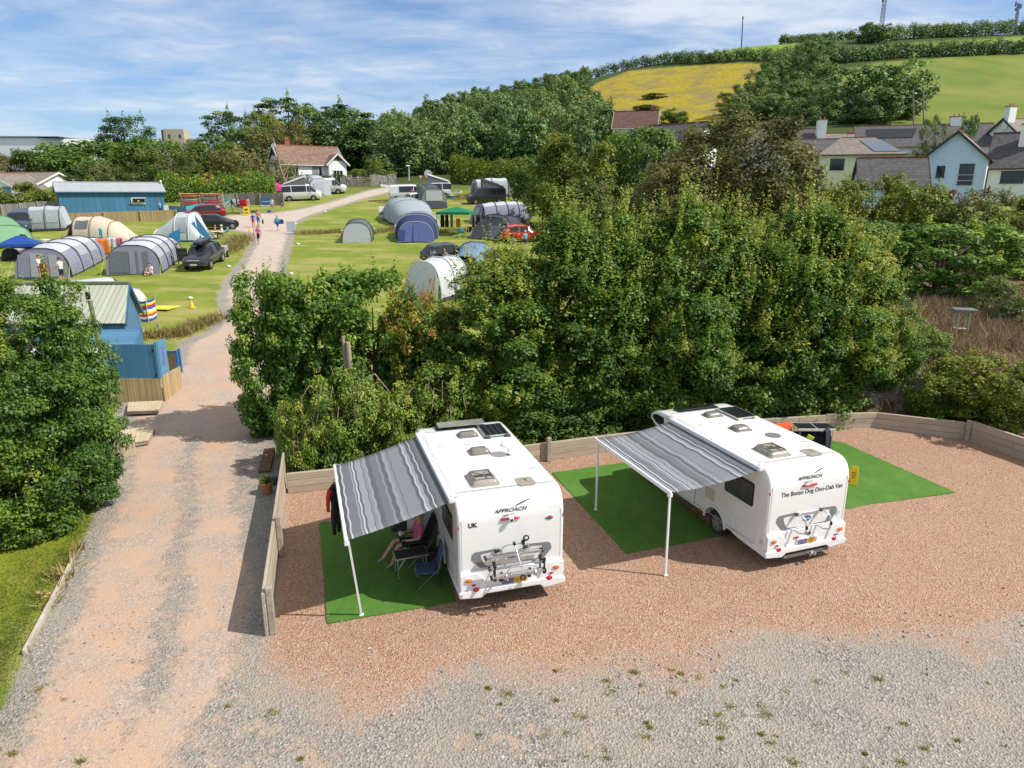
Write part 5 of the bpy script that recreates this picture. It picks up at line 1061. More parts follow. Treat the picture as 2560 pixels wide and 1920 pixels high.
def person(label, loc, rz, p, h=1.75, top='white', legs='navy', hair='brown', skin=SKIN, feet=None, sleeves=False, shorts=True, hat=None, group=None, face=False, longhair=False, fingers=True):
    """one continuous skinned body; each face takes the material of the limb it belongs to; hair is a child"""
    o = thing('person', label, 'person', loc, rz, group, h/1.75)
    names = list(p); idx = {n: i for i, n in enumerate(names)}
    me = bpy.data.meshes.new('tmp'); me.from_pydata([p[n] for n in names], [(idx[a], idx[b]) for a, b in BON], []); t = bpy.data.objects.new('tmp', me); COL.objects.link(t)
    t.modifiers.new('s', 'SKIN'); sm = t.modifiers.new('u', 'SUBSURF'); sm.levels = 2 if face else 1
    for n in names: me.skin_vertices[0].data[idx[n]].radius = RAD[n if n in RAD else n[:-1]]
    me.skin_vertices[0].data[idx['pelvis']].use_root = True
    me2 = bpy.data.meshes.new_from_object(t.evaluated_get(bpy.context.evaluated_depsgraph_get())); bpy.data.objects.remove(t); bpy.data.meshes.remove(me)
    ms = [skin, cloth(top, CC[top]) if top else skin, cloth(legs, CC[legs]) if legs else skin, feet and cloth(feet, CC[feet]) or skin]
    me2.materials.clear(); [me2.materials.append(m) for m in ms]
    V = {n: Vector(v) for n, v in p.items()}
    def near(c):
        best = (9, None, 0)
        for a, b in BON:
            ab = V[b]-V[a]; t_ = max(0, min(1, (c-V[a]).dot(ab)/max(1e-6, ab.length_squared))); d = (c-V[a]-ab*t_).length/ (.5+RAD[a if a in RAD else a[:-1]][0]*4)
            if d < best[0]: best = (d, (a, b), t_)
        return best[1], best[2]
    for f in me2.polygons:
        (a, b), t_ = near(f.center); k = a[:2]; i = 0
        if (a, b) == ('pelvis', 'spine'): i = 1 if t_ > .35 else 2
        elif a in ('spine',) or (a == 'chest' and b != 'neck'): i = 1
        elif a == 'chest': i = 1 if t_ < .55 else 0
        elif k == 'sh': i = 1 if (t_ < .7 or sleeves) else 0
        elif k == 'el': i = 1 if sleeves else 0
        elif a == 'pelvis': i = 2
        elif k == 'hi': i = 2 if (t_ < .8 or not shorts) else 0
        elif k == 'kn': i = 0 if shorts else 2
        elif k == 'an': i = 3
        f.material_index = i; f.use_smooth = True
    me2.name = 'body'
    # fingers and thumb, nose
    mb = MB()
    for n, s in (('l', -1), ('r', 1)):
        w, hd = V['wr'+n], V['ha'+n]; d = (hd-w).normalized(); sx = Vector((1, 0, 0)) if abs(d.x) < .8 else Vector((0, 1, 0)); c = d.cross(sx).normalized(); sx = c.cross(d).normalized()
        for j, (off, L_) in enumerate(((-.027, .062), (-.009, .074), (.009, .07), (.027, .055))):
            b = hd+d*.018+sx*off; mb.tube([b, b+d*L_*.5+c*.004, b+d*L_*.85+c*.02, b+d*L_+c*.03], [.0095, .009, .008, .006], 6)
        b = w+d*.035-sx*s*.03; mb.tube([b, b+d*.03-sx*s*.022+c*.01, b+d*.06-sx*s*.024+c*.022], [.011, .010, .007], 6)
    hv = V['head']; hd = (V['crown']-V['jaw']).normalized(); fw = Vector((0, 1, 0)); fw = (fw-hd*fw.dot(hd)).normalized(); sd = hd.cross(fw)
    fc = V['head']+fw*.085
    mb.tube([fc+hd*.022-fw*.008, fc-hd*.008+fw*.012, fc-hd*.022+fw*.004], [.009, .014, .012], 6)
    for s in (-1, 1): mb.ball(tuple(V['head']+sd*s*.083-hd*.005-fw*.01), (.012, .02, .028))
    bm = bmesh.new(); bm.from_mesh(me2); m3 = mb.mesh('x', [skin]); m3.polygons.foreach_set('use_smooth', [True]*len(m3.polygons)); bm.from_mesh(m3); bm.to_mesh(me2); bm.free(); bpy.data.meshes.remove(m3)
    place(me2, 'body', o)
    if face:
        e = MB()
        for s in (-1, 1): e.ball(tuple(fc+sd*s*.032+hd*.012-fw*.012), (.013, .012, .009))
        e.tube([fc-hd*.048-sd*.022-fw*.012, fc-hd*.05-fw*.004, fc-hd*.048+sd*.022-fw*.012], .006, 6, 1); e.build('eyes_and_mouth', [mat('eye_dark', (.03, .02, .02), .3), mat('lip', (.38, .10, .09), .5)], o)
    if hair:
        c = hv+hd*.035-fw*.018; M = Matrix((sd, fw, hd)).transposed(); hb = MB(); rr = (.098, .112, .088); rings = []
        for j in range(7):
            t_ = R(-32+122*j/6); k = max(.02, math.cos(t_))
            rings.append([c+M @ Vector((rr[0]*k*math.cos(2*PI*i/16), rr[1]*k*math.sin(2*PI*i/16)*(1 if math.sin(2*PI*i/16) < 0 or j > 2 else .72)-(.02 if j < 2 else 0), rr[2]*math.sin(t_)+RNG.normal()*.003)) for i in range(16)])
        hb.loft(rings)
        if longhair: hb.tube([c-fw*.07, c-fw*.10-hd*.10, c-fw*.09-hd*.2], [.07, .07, .03], 10)
        hb.build('hair', HAIRS[hair], o, smooth=80)
    if hat: 
        c = hv+hd*.07; MB().ball(tuple(c), (.10, .115, .075), 0, 14, 5, 0, 1).disc(tuple(c), .15, .012, 'z', 18).build('hat', cloth(hat, CC[hat]), o, smooth=60)
    return o
def face_to(a, b): d = b-a; return math.atan2(-d.x, d.y)

# ------------------------------------------------------------------ the yard: chairs, table, washing
FRAME = mat('camp_frame', (.14, .145, .15), .45, .1, metal=.5)
def camp_chair(label, loc, rz, m, back=.95, recline=.18, group='camping chairs on the grass mat', pad=.05, tagc=True):
    o = thing('camping_chair', label, 'chair', loc, rz, group); w = .27
    MB().prism(rounded(-.26, .26, -.24, .25, .04), .42, .42+pad, 'z').build('seat', m, o, bevel=.015)
    by = lambda z: -.24-(z-.42)*recline/.5
    mb = MB(); rows = [[(x, by(z)-.03*(1-(x/w)**2), z) for x in (-w, -.13, 0, .13, w)] for z in (.44, .6, .75, back-.06, back)]; mb.loft(rows, closed=False, cap=False); b = mb.build('backrest', m, o, solid=pad*.7, smooth=50)
    f = MB()
    for s in (-1, 1):
        f.tube([(s*.28, .26, .02), (s*.28, -.30, .56), (s*.28, by(.68), .68)], .012, 6); f.tube([(s*.28, -.30, .02), (s*.28, .22, .44), (s*.28, .25, .62)], .012, 6); f.tube([(s*.28, by(.42), .42), (s*.28, by(back), back)], .012, 6)
    f.tube([(-.28, .25, .43), (.28, .25, .43)], .012, 6).tube([(-.28, by(back), back), (.28, by(back), back)], .012, 6).tube([(-.28, .26, .03), (.28, .26, .03)], .011, 6).tube([(-.28, -.30, .03), (.28, -.30, .03)], .011, 6)
    f.build('frame', FRAME, o, smooth=60)
    for s in (-1, 1): MB().box((s*.29, .0, .65), (.05, .46, .03)).build('armrest', BLACK, o, bevel=.01)
    if tagc: MB().box((.03, .268, .40), (.07, .004, .05)).build('care_tag', cloth('white', CC['white']), o)
    return o
CHD = mat('chair_cloth_dark', (.028, .028, .024), .85, .2, 12); CHB = mat('chair_cloth_blue', (.055, .10, .20), .85, .2, 12)
ft = flat(981, 1407); sp = flat(1040, 1361, .45); sp.z = 0; fz = face_to(sp, ft)+.22
camp_chair('dark padded camping chair the woman in pink is sitting in', sp, fz, CHD, 1.08, .22, pad=.07)
P_W = dict(P_SIT); P_W.update(spine=(0, -.04, .64), chest=(0, -.10, .86), neck=(0, -.12, 1.03), jaw=(0, -.09, 1.09), head=(0, -.09, 1.17), crown=(0, -.10, 1.25), shl=(-.17, -.10, .95), shr=(.17, -.10, .95), knl=(-.10, .46, .56), anl=(-.12, .62, .10), tol=(-.12, .77, .04), knr=(.06, .50, .62), anr=(-.04, .82, .26), tor=(-.06, .95, .20), ell=(-.25, -.02, .72), wrl=(-.18, .22, .68), hal=(-.14, .29, .68), elr=(.25, .0, .72), wrr=(.15, .24, .74), har=(.10, .31, .77), pelvis=(0, .02, .56), hil=(-.09, .05, .54), hir=(.09, .05, .54))
pw = person('woman in a sleeveless pink top and dark shorts sitting with crossed legs under the awning', sp, fz, P_W, 1.76, 'pink', 'black', 'blond', SKIN, 'grey', face=True)
hp = Vector(P_W['har']); hp = Matrix.Rotation(fz, 3, 'Z') @ (hp*1.0057)+sp
cup = thing('cup', 'white cup held by the woman in pink', 'cup', hp+Vector((0, 0, -.04))+Matrix.Rotation(fz, 3, 'Z') @ Vector((-.045, .05, 0)))
MB().loft([[(r_*math.cos(2*PI*k/16), r_*math.sin(2*PI*k/16), z) for k in range(16)] for r_, z in ((.032, 0), (.045, .10), (.040, .10), (.03, .015))]).build('cup_body', WPLAS, cup, smooth=40); MB().ringz((.055, 0, .055), .028, .007, 'y', 14, 6).build('handle', WPLAS, cup, smooth=60)
c2 = flat(1010, 1330, .3); c2.z = 0; camp_chair('empty dark chair furthest under the awning, behind the woman', c2, fz-.5, CHD, 1.08, .22, pad=.07)
c3 = flat(1066, 1428, .35); c3.z = 0; camp_chair('blue folding chair nearest the rear corner of the left-hand motorhome', c3, V1R+PI/2-.12, CHB, .98, .12, pad=.03)
tp = flat(1026, 1381, .60); tb = thing('camp_table', 'small black-topped folding table in front of the sitting woman', 'table', (tp.x, tp.y, 0), V1R+.05)
MB().box((0, 0, .59), (.74, .42, .022), 0).build('tabletop', mat('black_top', (.02, .02, .021), .6, .2), tb, bevel=.006); MB().box((0, -.216, .585), (.76, .014, .03)).box((0, .216, .585), (.76, .014, .03)).box((-.376, 0, .585), (.014, .44, .03)).box((.376, 0, .585), (.014, .44, .03)).build('rim', STEEL, tb)
for x in (-.33, .33):
    for y in (-.18, .18): l = MB().tube([(x, y, .03), (x, y, .58)], .014, 8).build('leg', STEEL, tb); MB().tube([(x, y, 0), (x, y, .05)], .017, 8).build('foot', BLACK, l)
MB().tube([(-.33, -.18, .3), (-.15, -.18, .57)], .007, 6).tube([(.33, -.18, .3), (.15, -.18, .57)], .007, 6).build('brace', STEEL, tb)
b = flat(1060, 1400, .2); bg = thing('bag', 'dark holdall lying between the blue chair and the motorhome', 'bag', (b.x+.1, b.y+.25, 0), V1R); MB().loft([[(x, .15*k*math.cos(2*PI*i/12), .16+.15*k*math.sin(2*PI*i/12)) for i in range(12)] for x, k in ((-.24, .5), (-.2, .95), (0, 1.05), (.2, .95), (.24, .5))]).build('holdall', mat('maroon_bag', (.05, .03, .04), .8, .2), bg, smooth=60); MB().tube([(-.12, 0, .29), (-.06, .0, .42), (.06, 0, .42), (.12, 0, .29)], .012, 6).build('handle', BLACK, bg)
# wetsuit on a hanger at the awning corner
wp = vloc(1, -3.50, 3.30, .22); ws = thing('wetsuit', 'black wetsuit with red sleeves hanging from the outer edge of the left-hand awning', 'wetsuit', wp, V1R+.8, None, .88)
WET = mat('neoprene_black', (.012, .012, .014), .6, .2); WETR = mat('neoprene_red', (.50, .012, .02), .55, .1)
MB().loft([[(rx_*math.cos(2*PI*k/14)+ox, ry_*math.sin(2*PI*k/14), z) for k in range(14)] for z, rx_, ry_, ox in ((1.90, .07, .05, 0), (1.84, .20, .06, 0), (1.6, .19, .07, 0), (1.35, .155, .06, 0), (1.18, .17, .07, 0), (1.08, .16, .07, 0))]).build('torso', WET, ws, smooth=60)
for s in (-1, 1):
    MB().tube([(s*.17, 0, 1.80), (s*.25, .01, 1.6), (s*.27, .02, 1.35), (s*.255, .03, 1.18)], [.065, .06, .05, .04], 10).build('sleeve', WETR, ws, smooth=60)
    MB().tube([(s*.08, 0, 1.12), (s*.10, 0, .9), (s*.10, .01, .65), (s*.095, .02, .42)], [.085, .08, .062, .045], 10).build('leg', WET, ws, smooth=60)
MB().tube([(-.16, 0, 1.86), (0, 0, 1.95), (.16, 0, 1.86)], .012, 6).tube([(0, 0, 1.95), (0, 0, 2.02), (.03, 0, 2.05)], .006, 6).build('hanger', BLACK, ws)
# behind the right-hand motorhome
ct = flat(2034, 1066, .82); kt = thing('camp_kitchen', 'folding table with two black panels on top, behind the lettered motorhome', 'table', (ct.x, ct.y, 0), V2R-.35)
MB().box((-.31, 0, .83), (.60, .62, .03)).box((.31, 0, .83), (.60, .62, .03)).build('top_panel', mat('black_panel', (.02, .021, .024), .35, .2), kt, bevel=.005); MB().box((0, -.32, .82), (1.26, .02, .05)).box((0, .32, .82), (1.26, .02, .05)).box((0, 0, .83), (.015, .62, .04)).build('edge', WPLAS, kt)
for x in (-.58, .58):
    for y in (-.27, .27): MB().tube([(x, y, 0), (x*.96, y, .82)], .014, 8).build('leg', STEEL, kt)
MB().box((0, 0, .38), (1.1, .55, .35)).build('storage_pocket', mat('navy_canvas', (.02, .025, .05), .85, .2), kt, bevel=.02); MB().box((-.2, -.30, .52), (.26, .05, .14), M=Matrix.Rotation(.5, 3, 'Y')).build('lime_bag', cloth('lime', CC['lime']), kt, bevel=.02)
def towel(name, label, loc, rz, w, hgt, m, wave=.03, cat='towel'):
    """cloth hung over an edge: drops down the front, folds over the top and a short way behind"""
    mb = MB(); rows = []
    for j, (y, z) in enumerate(((.10, hgt-.28), (.08, hgt-.05), (.05, hgt+.01), (0, hgt+.015), (-.04, hgt-.03), (-.06, hgt*.6), (-.07, hgt*.3), (-.075, .06))):
        rows.append([(w*(i/12-.5)*(1-.05*j/7), y-wave*math.sin(i*1.9)*max(0, (j-3)/4), z+.02*math.sin(i*.9)*(j == 7)) for i in range(13)])
    mb.loft(rows, closed=False, cap=False); o = mb.build(name, m, None, solid=.012, smooth=60, loc=loc, rz=rz); return tag(o, label, cat)
p = flat(2069, 1073, .85); towel('towel', 'navy towel hanging over the end of the black-topped table', (p.x, p.y, .02), V2R-.35+.9, .62, .84, mat('towel_navy', (.018, .025, .05), .95, .2, 30, .4))
p = flat(1971, 1064, .9); ch = thing('camping_chair', 'camping chair under the orange towel behind the lettered motorhome', 'chair', (p.x, p.y, 0), V2R)
f = MB()
for s in (-1, 1): f.tube([(s*.3, -.25, 0), (s*.3, .2, .5), (s*.3, .25, .86)], .013, 6).tube([(s*.3, .25, 0), (s*.3, -.2, .45)], .013, 6)
f.tube([(-.3, .25, .86), (.3, .25, .86)], .013, 6); f.build('frame', FRAME, ch); MB().box((0, 0, .44), (.56, .46, .03)).build('seat', CHD, ch)
towel('towel', 'bright orange towel draped over a chair behind the lettered motorhome', (p.x-.25*math.sin(V2R), p.y+.25*math.cos(V2R), .04), V2R, .72, .86, mat('towel_orange', (.72, .10, .02), .95, .15, 30, .4))
p = flat(2131, 1212); wsn = thing('floor_sign', 'yellow folding warning sign standing on the grass mat beside the lettered motorhome', 'floor sign', p, V2R-.9)
YEL = mat('sign_yellow', (.80, .55, .01), .45, .06)
for s in (-1, 1):
    pp = MB().prism([(-.15, 0), (-.10, 0), (-.10, .04), (.10, .04), (.10, 0), (.15, 0), (.10, .62), (-.10, .62)], -.008, .008).build('panel', YEL, wsn, bevel=.004); pp.rotation_euler = (s*R(11), 0, 0); pp.location = (0, s*.12, 0)
    mk = MB()
    for k in range(3): mk.box((0, s*.010, .42-.07*k), (.12-.02*k, .003, .025))
    mk.build('lettering_lines', BLACK, pp)
cb = MB(); g0 = flat(2165, 1082); pts = []
for k in range(120): a = k*.42; pts.append((g0.x+.45*math.cos(a)*(1-.003*k)+.05*math.sin(a*3.1), g0.y-.1+.16*math.sin(a*1.13), .02+.004*(k % 5)))
pts += [(g0.x-.5-.15*k, g0.y-.35-.02*k+.04*math.sin(k), .015) for k in range(12)]; cb.tube(pts, .009, 5); tag(cb.build('cable', mat('cable_orange', (.75, .20, .02), .5, .1), None, smooth=60), 'coiled orange cable on the gravel by the timber wall', 'cable')
g0 = flat(2151, 1073); tag(MB().box((g0.x, g0.y, .08), (.2, .12, .16)).tube([(g0.x-.1, g0.y, .1), (g0.x-.2, g0.y, .05)], .02, 6).build('cable_plug', mat('plug_blue', (.02, .14, .42), .5, .1), None, bevel=.02), 'small blue power connector at the foot of the timber wall', 'connector')

# dead stump and poles in the hedge
DEADW = mat('dead_wood', (.34, .27, .20), .85, .3, 5, .7, 20, streak=True)
st = thing('tree_stump', 'tall dead cut trunk standing in front of the sycamores', 'tree stump', (at(866, 900, 23.2).x, 23.2, 0))
z1 = at(866, 855, 23.2).z; MB().tube([(0, 0, 0), (.05, 0, z1*.5), (.10, 0, z1*.8), (.08, 0, z1)], [.13, .11, .10, .085], 9).build('trunk', DEADW, st, smooth=50); MB().tube([(.0, .05, z1*.45), (-.05, .05, z1*.8), (-.08, .03, z1*1.05)], [.08, .07, .055], 8).build('trunk_fork', DEADW, st, smooth=50)
for pts in ([(.05, 0, z1*.55), (.5, -.2, z1*.66), (1.0, -.25, z1*.72), (1.5, -.3, z1*.55)], [(.05, 0, z1*.5), (-.3, -.2, z1*.62), (-.5, -.2, z1*.78)], [(.5, -.2, z1*.66), (.75, -.3, z1*.45)], [(.05, 0, z1*.4), (.6, -.4, z1*.36), (.9, -.5, z1*.22)]): MB().tube(pts, [.03]*(len(pts)-1)+[.01], 6).build('branch', DEADW, st, smooth=50)
for px, py, lab in ((785, 985, 'pale cut branch stub left of the dead trunk, in the brambles'), (826, 990, 'pale cut branch stub nearest the dead trunk, in the brambles')):
    p = at(px, py, 22); s_ = thing('cut_branch', lab, 'branch', (p.x, 22, 0)); MB().tube([(0, 0, 0), (.03, 0, p.z*.6), (0, 0, p.z)], [.06, .055, .045], 7).build('stem', DEADW, s_, smooth=50)
# small roofed shelter on the bank
p = gnd(2388, 860); y = 31.0; x = at(2405, 800, y).x; g = onz(x, y); sh = thing('bird_shelter', 'small wooden post shelter with a flat roof in the dead grass', 'shelter', g, -.2)
ht = at(2405, 775, y).z-g.z
MB().box((0, 0, ht), (.95, .62, .10)).box((0, 0, ht+.06), (.86, .5, .03)).build('roof', mat('grey_felt', (.17, .165, .18), .8, .15), sh, bevel=.02)
for a, b_ in ((-.22, -.2), (.22, -.2), (-.22, .2), (.22, .2)): MB().box((a, b_, ht/2), (.06, .06, ht)).build('post', mat('pale_post', (.46, .42, .32), .8, .2), sh)
MB().box((0, 0, ht*.35), (.5, .45, .03)).build('shelf', WOODP, sh)
# stone bank right of the hedge
def stonemat(name='stone_wall', c0=(.13, .115, .09), c1=(.36, .33, .28)):
    m, nt, b = newmat(name); L = nt.links.new; tc = N_(nt, 'ShaderNodeTexCoord'); v = N_(nt, 'ShaderNodeTexVoronoi'); v.inputs['Scale'].default_value = 4.2; L(mapping(nt, tc.outputs['Object'], (1, 1, 2.6)), v.inputs['Vector'])
    s = N_(nt, 'ShaderNodeSeparateColor'); L(v.outputs['Color'], s.inputs[0]); n = noise(nt, tc.outputs['Object'], 9, 6, .7)
    c = ramp(nt, [(.1, c0), (.9, c1)], mth(nt, 'ADD', mth(nt, 'MULTIPLY', s.outputs[0], .6), mth(nt, 'MULTIPLY', n, .4))); e = ramp(nt, [(.0, 1), (.10, 0)], mth(nt, 'SUBTRACT', .5, v.outputs['Distance']))
    L(c, b.inputs['Base Color']); b.inputs['Roughness'].default_value = .9; bp = N_(nt, 'ShaderNodeBump'); bp.inputs['Strength'].default_value = 1; bp.inputs['Distance'].default_value = .06; L(mth(nt, 'ADD', mth(nt, 'MULTIPLY', n, .6), v.outputs['Distance']), bp.inputs['Height']); L(bp.outputs[0], b.inputs['Normal']); return m
STONE = stonemat()
def rough_wall(name, label, pts, h, t, m, cat='stone wall', lean=.25):
    W_ = [Vector(p) for p in pts]; o = thing(name, label, cat, W_[0]); mb = MB(); rows = []; n = 26
    for j in range(6):
        row = []
        for i in range(n*(len(W_)-1)+1):
            k = min(i//n, len(W_)-2); q_ = W_[k].lerp(W_[k+1], i/n-k)-W_[0]; nn = Vector((W_[k+1].y-W_[k].y, W_[k].x-W_[k+1].x, 0)).normalized()
            row.append(q_+nn*(RNG.normal()*.05-lean*h*(j/5)+t*0)+Vector((0, 0, h*j/5*(1+.08*math.sin(i*.35))-.1)))
        rows.append(row)
    back = [[v-Vector((0, 0, 0))+Vector((0, t+lean*h, 0)) for v in rows[-1]], [v+Vector((0, t+lean*h, -h)) for v in rows[-1]]]
    mb.loft(rows+back, closed=False, cap=False); mb.build('stonework', m, o, smooth=30); return o
rough_wall('stone_wall', 'rough slate stone bank behind the pale timber wall', [(11.6, 26.3, .0), (14.2, 26.5, 0), (17.5, 26.0, 0), (20.5, 24.2, 0)], 1.75, .4, STONE)
# ------------------------------------------------------------------ vehicles
def paint(name, c, coat=.6): return mat('paint_'+name, c, .3, .05, 3, coat=coat)
PW = paint('white', (.72, .72, .71)); PBLK = paint('black', (.012, .013, .015)); PGRY = paint('graphite', (.028, .032, .038)); PRED = paint('crimson', (.26, .008, .014)); PSCR = paint('scarlet', (.60, .014, .010)); PBLU = paint('slate_blue', (.035, .065, .095)); PSIL = paint('silver_blue', (.20, .24, .28))
VAN = [(0, .38, 1.0, 1.05, .86, .8, 0), (.03, .34, 1.12, 1.80, .95, .80, 'b'), (.12, .32, 1.14, 1.93, .96, .80, 's'), (1.2, .30, 1.14, 1.96, .96, .80, 's'), (3.1, .30, 1.14, 1.95, .96, .80, 's'), (3.45, .30, 1.13, 1.88, .96, .78, 'f'), (4.25, .30, 1.08, 1.16, .95, .76, 'x'), (4.75, .32, .92, 1.0, .92, .72, 'x'), (4.88, .40, .75, .80, .84, .66, 'x')]
HATCH = [(0, .42, .80, .86, .76, .66, 0), (.06, .34, .92, 1.0, .84, .66, 'b'), (.55, .30, .94, 1.42, .86, .60, 's'), (1.3, .26, .93, 1.49, .86, .60, 's'), (2.2, .25, .90, 1.46, .86, .60, 's'), (2.55, .25, .90, 1.36, .86, .60, 'f'), (3.15, .25, .88, .95, .86, .64, 'x'), (3.7, .28, .76, .82, .82, .6, 'x'), (3.92, .36, .60, .64, .72, .5, 'x')]
SUVP = [(0, .50, .92, .98, .82, .7, 0), (.06, .42, 1.0, 1.08, .90, .70, 'b'), (.50, .38, 1.02, 1.56, .91, .64, 's'), (1.5, .34, 1.02, 1.66, .92, .64, 's'), (2.5, .33, 1.0, 1.64, .92, .64, 's'), (2.85, .33, 1.0, 1.54, .92, .64, 'f'), (3.5, .33, .99, 1.07, .91, .68, 'x'), (4.25, .36, .88, .95, .88, .64, 'x'), (4.5, .44, .70, .75, .78, .55, 'x')]
def vehicle(name, label, cat, loc, rz, P, pm, wr=.33, wx=(.85, 3.85), L_=1.0, glass_=GLASS, panel_from=None, group=None, open_tail=False, rims=ALLOY, poptop=False, plate='white', slope=0):
    """loc: middle of the car on the ground; forward is +y"""
    v = thing(name, label, cat, loc, rz, group); c0 = P[-1][0]/2
    nn = Vector((ztf(loc[0]-1.2, loc[1])-ztf(loc[0]+1.2, loc[1]), ztf(loc[0], loc[1]-1.2)-ztf(loc[0], loc[1]+1.2), 2.4)).normalized(); fw = Vector((-math.sin(rz), math.cos(rz), 0)); fw = (fw-nn*fw.dot(nn)).normalized()
    v.rotation_euler = Matrix((fw.cross(nn), fw, nn)).transposed().to_euler()      # sits square on the sloping field
    def ring(s):
        y, zb, zm, zt_, wb, wt, _ = s; h = [(wb*.55, zb-.03), (wb*.93, zb), (wb, zb+.14), (wb, zm-.04), (wb*.985, zm), (wt+.015, zt_-.05), (wt*.86, zt_), (wt*.3, zt_+.02)]
        return [(x, (y-c0)*L_, z) for x, z in h]+[(-x, (y-c0)*L_, z) for x, z in reversed(h)]
    rs = [ring(s) for s in P]; body, gl = MB(), MB()
    def mf(i, k):
        t = P[i+1][6]; side_ = k in (4, 10)
        if t == 's' and side_ and (panel_from is None or P[i][0] >= panel_from): return 1
        if t in ('b', 'f') and 4 <= k <= 10 and (t == 'f' or 4 < k < 10) and P[i][3]-P[i][2] != 99:
            if t == 'f' or True: return 1 if (t == 'f' or i == 0) and not (t == 'b' and P is SUVP and False) else 0
        return 0
    # glazing bands: rear screen / windscreen are the steep segments
    steep = [i for i in range(len(P)-1) if abs(P[i+1][3]-P[i][3]) > .25]
    mf = lambda i, k: 1 if ((P[i+1][6] == 's' and k in (4, 10) and i not in steep and (panel_from is None or P[i][0] >= panel_from)) or (P[i+1][6] == 'f' and k in (4, 10)) or (i in steep and 5 <= k <= 9) or (i in steep and k in (4, 10) and P[i+1][6] in ('x',))) else 0
    n = len(rs[0]); 
    for tgt, want in ((body, 0), (gl, 1)):
        for r_ in rs: tgt.v += r_
        for i in range(len(rs)-1):
            for k in range(n):
                if mf(i, k) == want: tgt.f.append((i*n+k, i*n+(k+1) % n, (i+1)*n+(k+1) % n, (i+1)*n+k)); tgt.m.append(0)
        if want == 0: tgt.f += [tuple(reversed(range(n))), tuple((len(rs)-1)*n+k for k in range(n))]; tgt.m += [0, 0]
    for y in ([s[0] for s in P if s[6] in ('s', 'f')][1:]):
        i = [s[0] for s in P].index(y); s = P[i]
        for sg in (-1, 1): body.beam((sg*(s[4]*.985+.004), (y-c0)*L_, s[2]), (sg*(s[5]+.02), (y-c0)*L_, s[3]-.05), .02, .09*L_, 0)
    body.build('body', pm, v, smooth=32); gl.build('windows', glass_, v, smooth=32)
    W_ = max(s[4] for s in P)
    for y in wx:
        for sg in (-1, 1):
            a = MB().disc((sg*(W_-.005), (y-c0)*L_, wr+.02), wr*1.16, .03, 'x', 22); a.build('wheel_arch', BLACK, v)
            wheel(v, sg*(W_-.07), (y-c0)*L_, wr, wr, .2, sg, rim=rims, spokes=9)
    f, r = P[-1], P[0]; yf, yr = (f[0]-c0)*L_, (r[0]-c0)*L_
    for sg in (-1, 1):
        h = P[-2]; MB().ball((sg*h[4]*.74, (h[0]-c0)*L_+.05, (h[1]+h[2])/2+.10), (.17, .10, .085), 0, 10, 6).build('headlamp', mat('lamp_clear', (.6, .62, .65), .1, .1, coat=.6), v, smooth=60)
        q = P[1]; MB().box((sg*q[4]*.95, (q[0]-c0)*L_+.02, q[2]-.10), (.13, .09, .30 if P is VAN else .20)).build('tail_lamp', REDL, v, bevel=.02)
        m = [s for s in P if s[6] == 'f'][0]; MB().ball((sg*(m[4]+.11), (m[0]-c0)*L_+.28, m[2]+.08), (.11, .06, .075), 0, 8, 6).build('mirror', pm, v, smooth=60)
    MB().box((0, yf-.02, f[1]+.06), (f[4]*1.9, .10, .17)).box((0, yf-.015, (f[1]+f[2])/2+.06), (f[4]*1.3, .08, .09)).build('grille', DGREY, v, bevel=.02)
    MB().box((0, yr, r[1]+.06), (r[4]*1.95, .14, .16)).build('rear_bumper', DGREY if P is not VAN else pm, v, bevel=.03)
    MB().box((0, yf+.035, f[1]+.08), (.50, .015, .11)).build('number_plate', cloth('white', CC['white']), v); MB().box((0, yr-.075, r[2]-.22), (.50, .015, .11)).build('number_plate', mat('plate_yellow', (.62, .36, .03)), v)
    if poptop:
        mb = MB(); y0, y1 = (.25-c0), (3.0-c0)
        mb.loft([[(x, y0, 2.0) for x in (-.6, .6)], [(x, y1, 2.04) for x in (-.6, .6)]], closed=False, cap=False)
        lift = poptop
        c = MB(); lo = [(-.62, y0, 1.98), (.62, y0, 1.98), (.62, y1, 1.98), (-.62, y1, 1.98)]
        za, zb_ = (2.04, 2.04+.95) if lift > 0 else (2.99, 2.04)
        hi = [(-.6, y0, za), (.6, y0, za), (.6, y1, zb_), (-.6, y1, zb_)]; c.loft([lo, hi]); c.build('pop_top_canvas', mat('canvas_grey', (.16, .16, .18), .9, .15), v)
        MB().loft([[(-.66, y0-.08, za), (.66, y0-.08, za), (.66, y1+.08, zb_), (-.66, y1+.08, zb_)], [(-.62, y0-.05, za+.07), (.62, y0-.05, za+.07), (.62, y1+.05, zb_+.07), (-.62, y1+.05, zb_+.07)]]).build('pop_top_roof', pm, v, bevel=.02)
    if open_tail: MB().box((0, yr-.52, 1.92), (1.5, 1.05, .05), M=Matrix.Rotation(R(-6), 3, 'X')).build('raised_tailgate', pm, v, bevel=.02)
    return v
def RV(px, rel): d = ray(px, 500); return -(math.atan2(d[0], d[1])+R(rel))     # heading seen from the camera: 90 right, 180 towards, 270 left
def G(px, py): return gnd(px, py)          # full-size photo pixels
def ax(a, b): a, b = Vector(a), Vector(b); return face_to(a, b)
sl = lambda p: math.atan2(ztf(p.x, p.y+1)-ztf(p.x, p.y-1), 2)

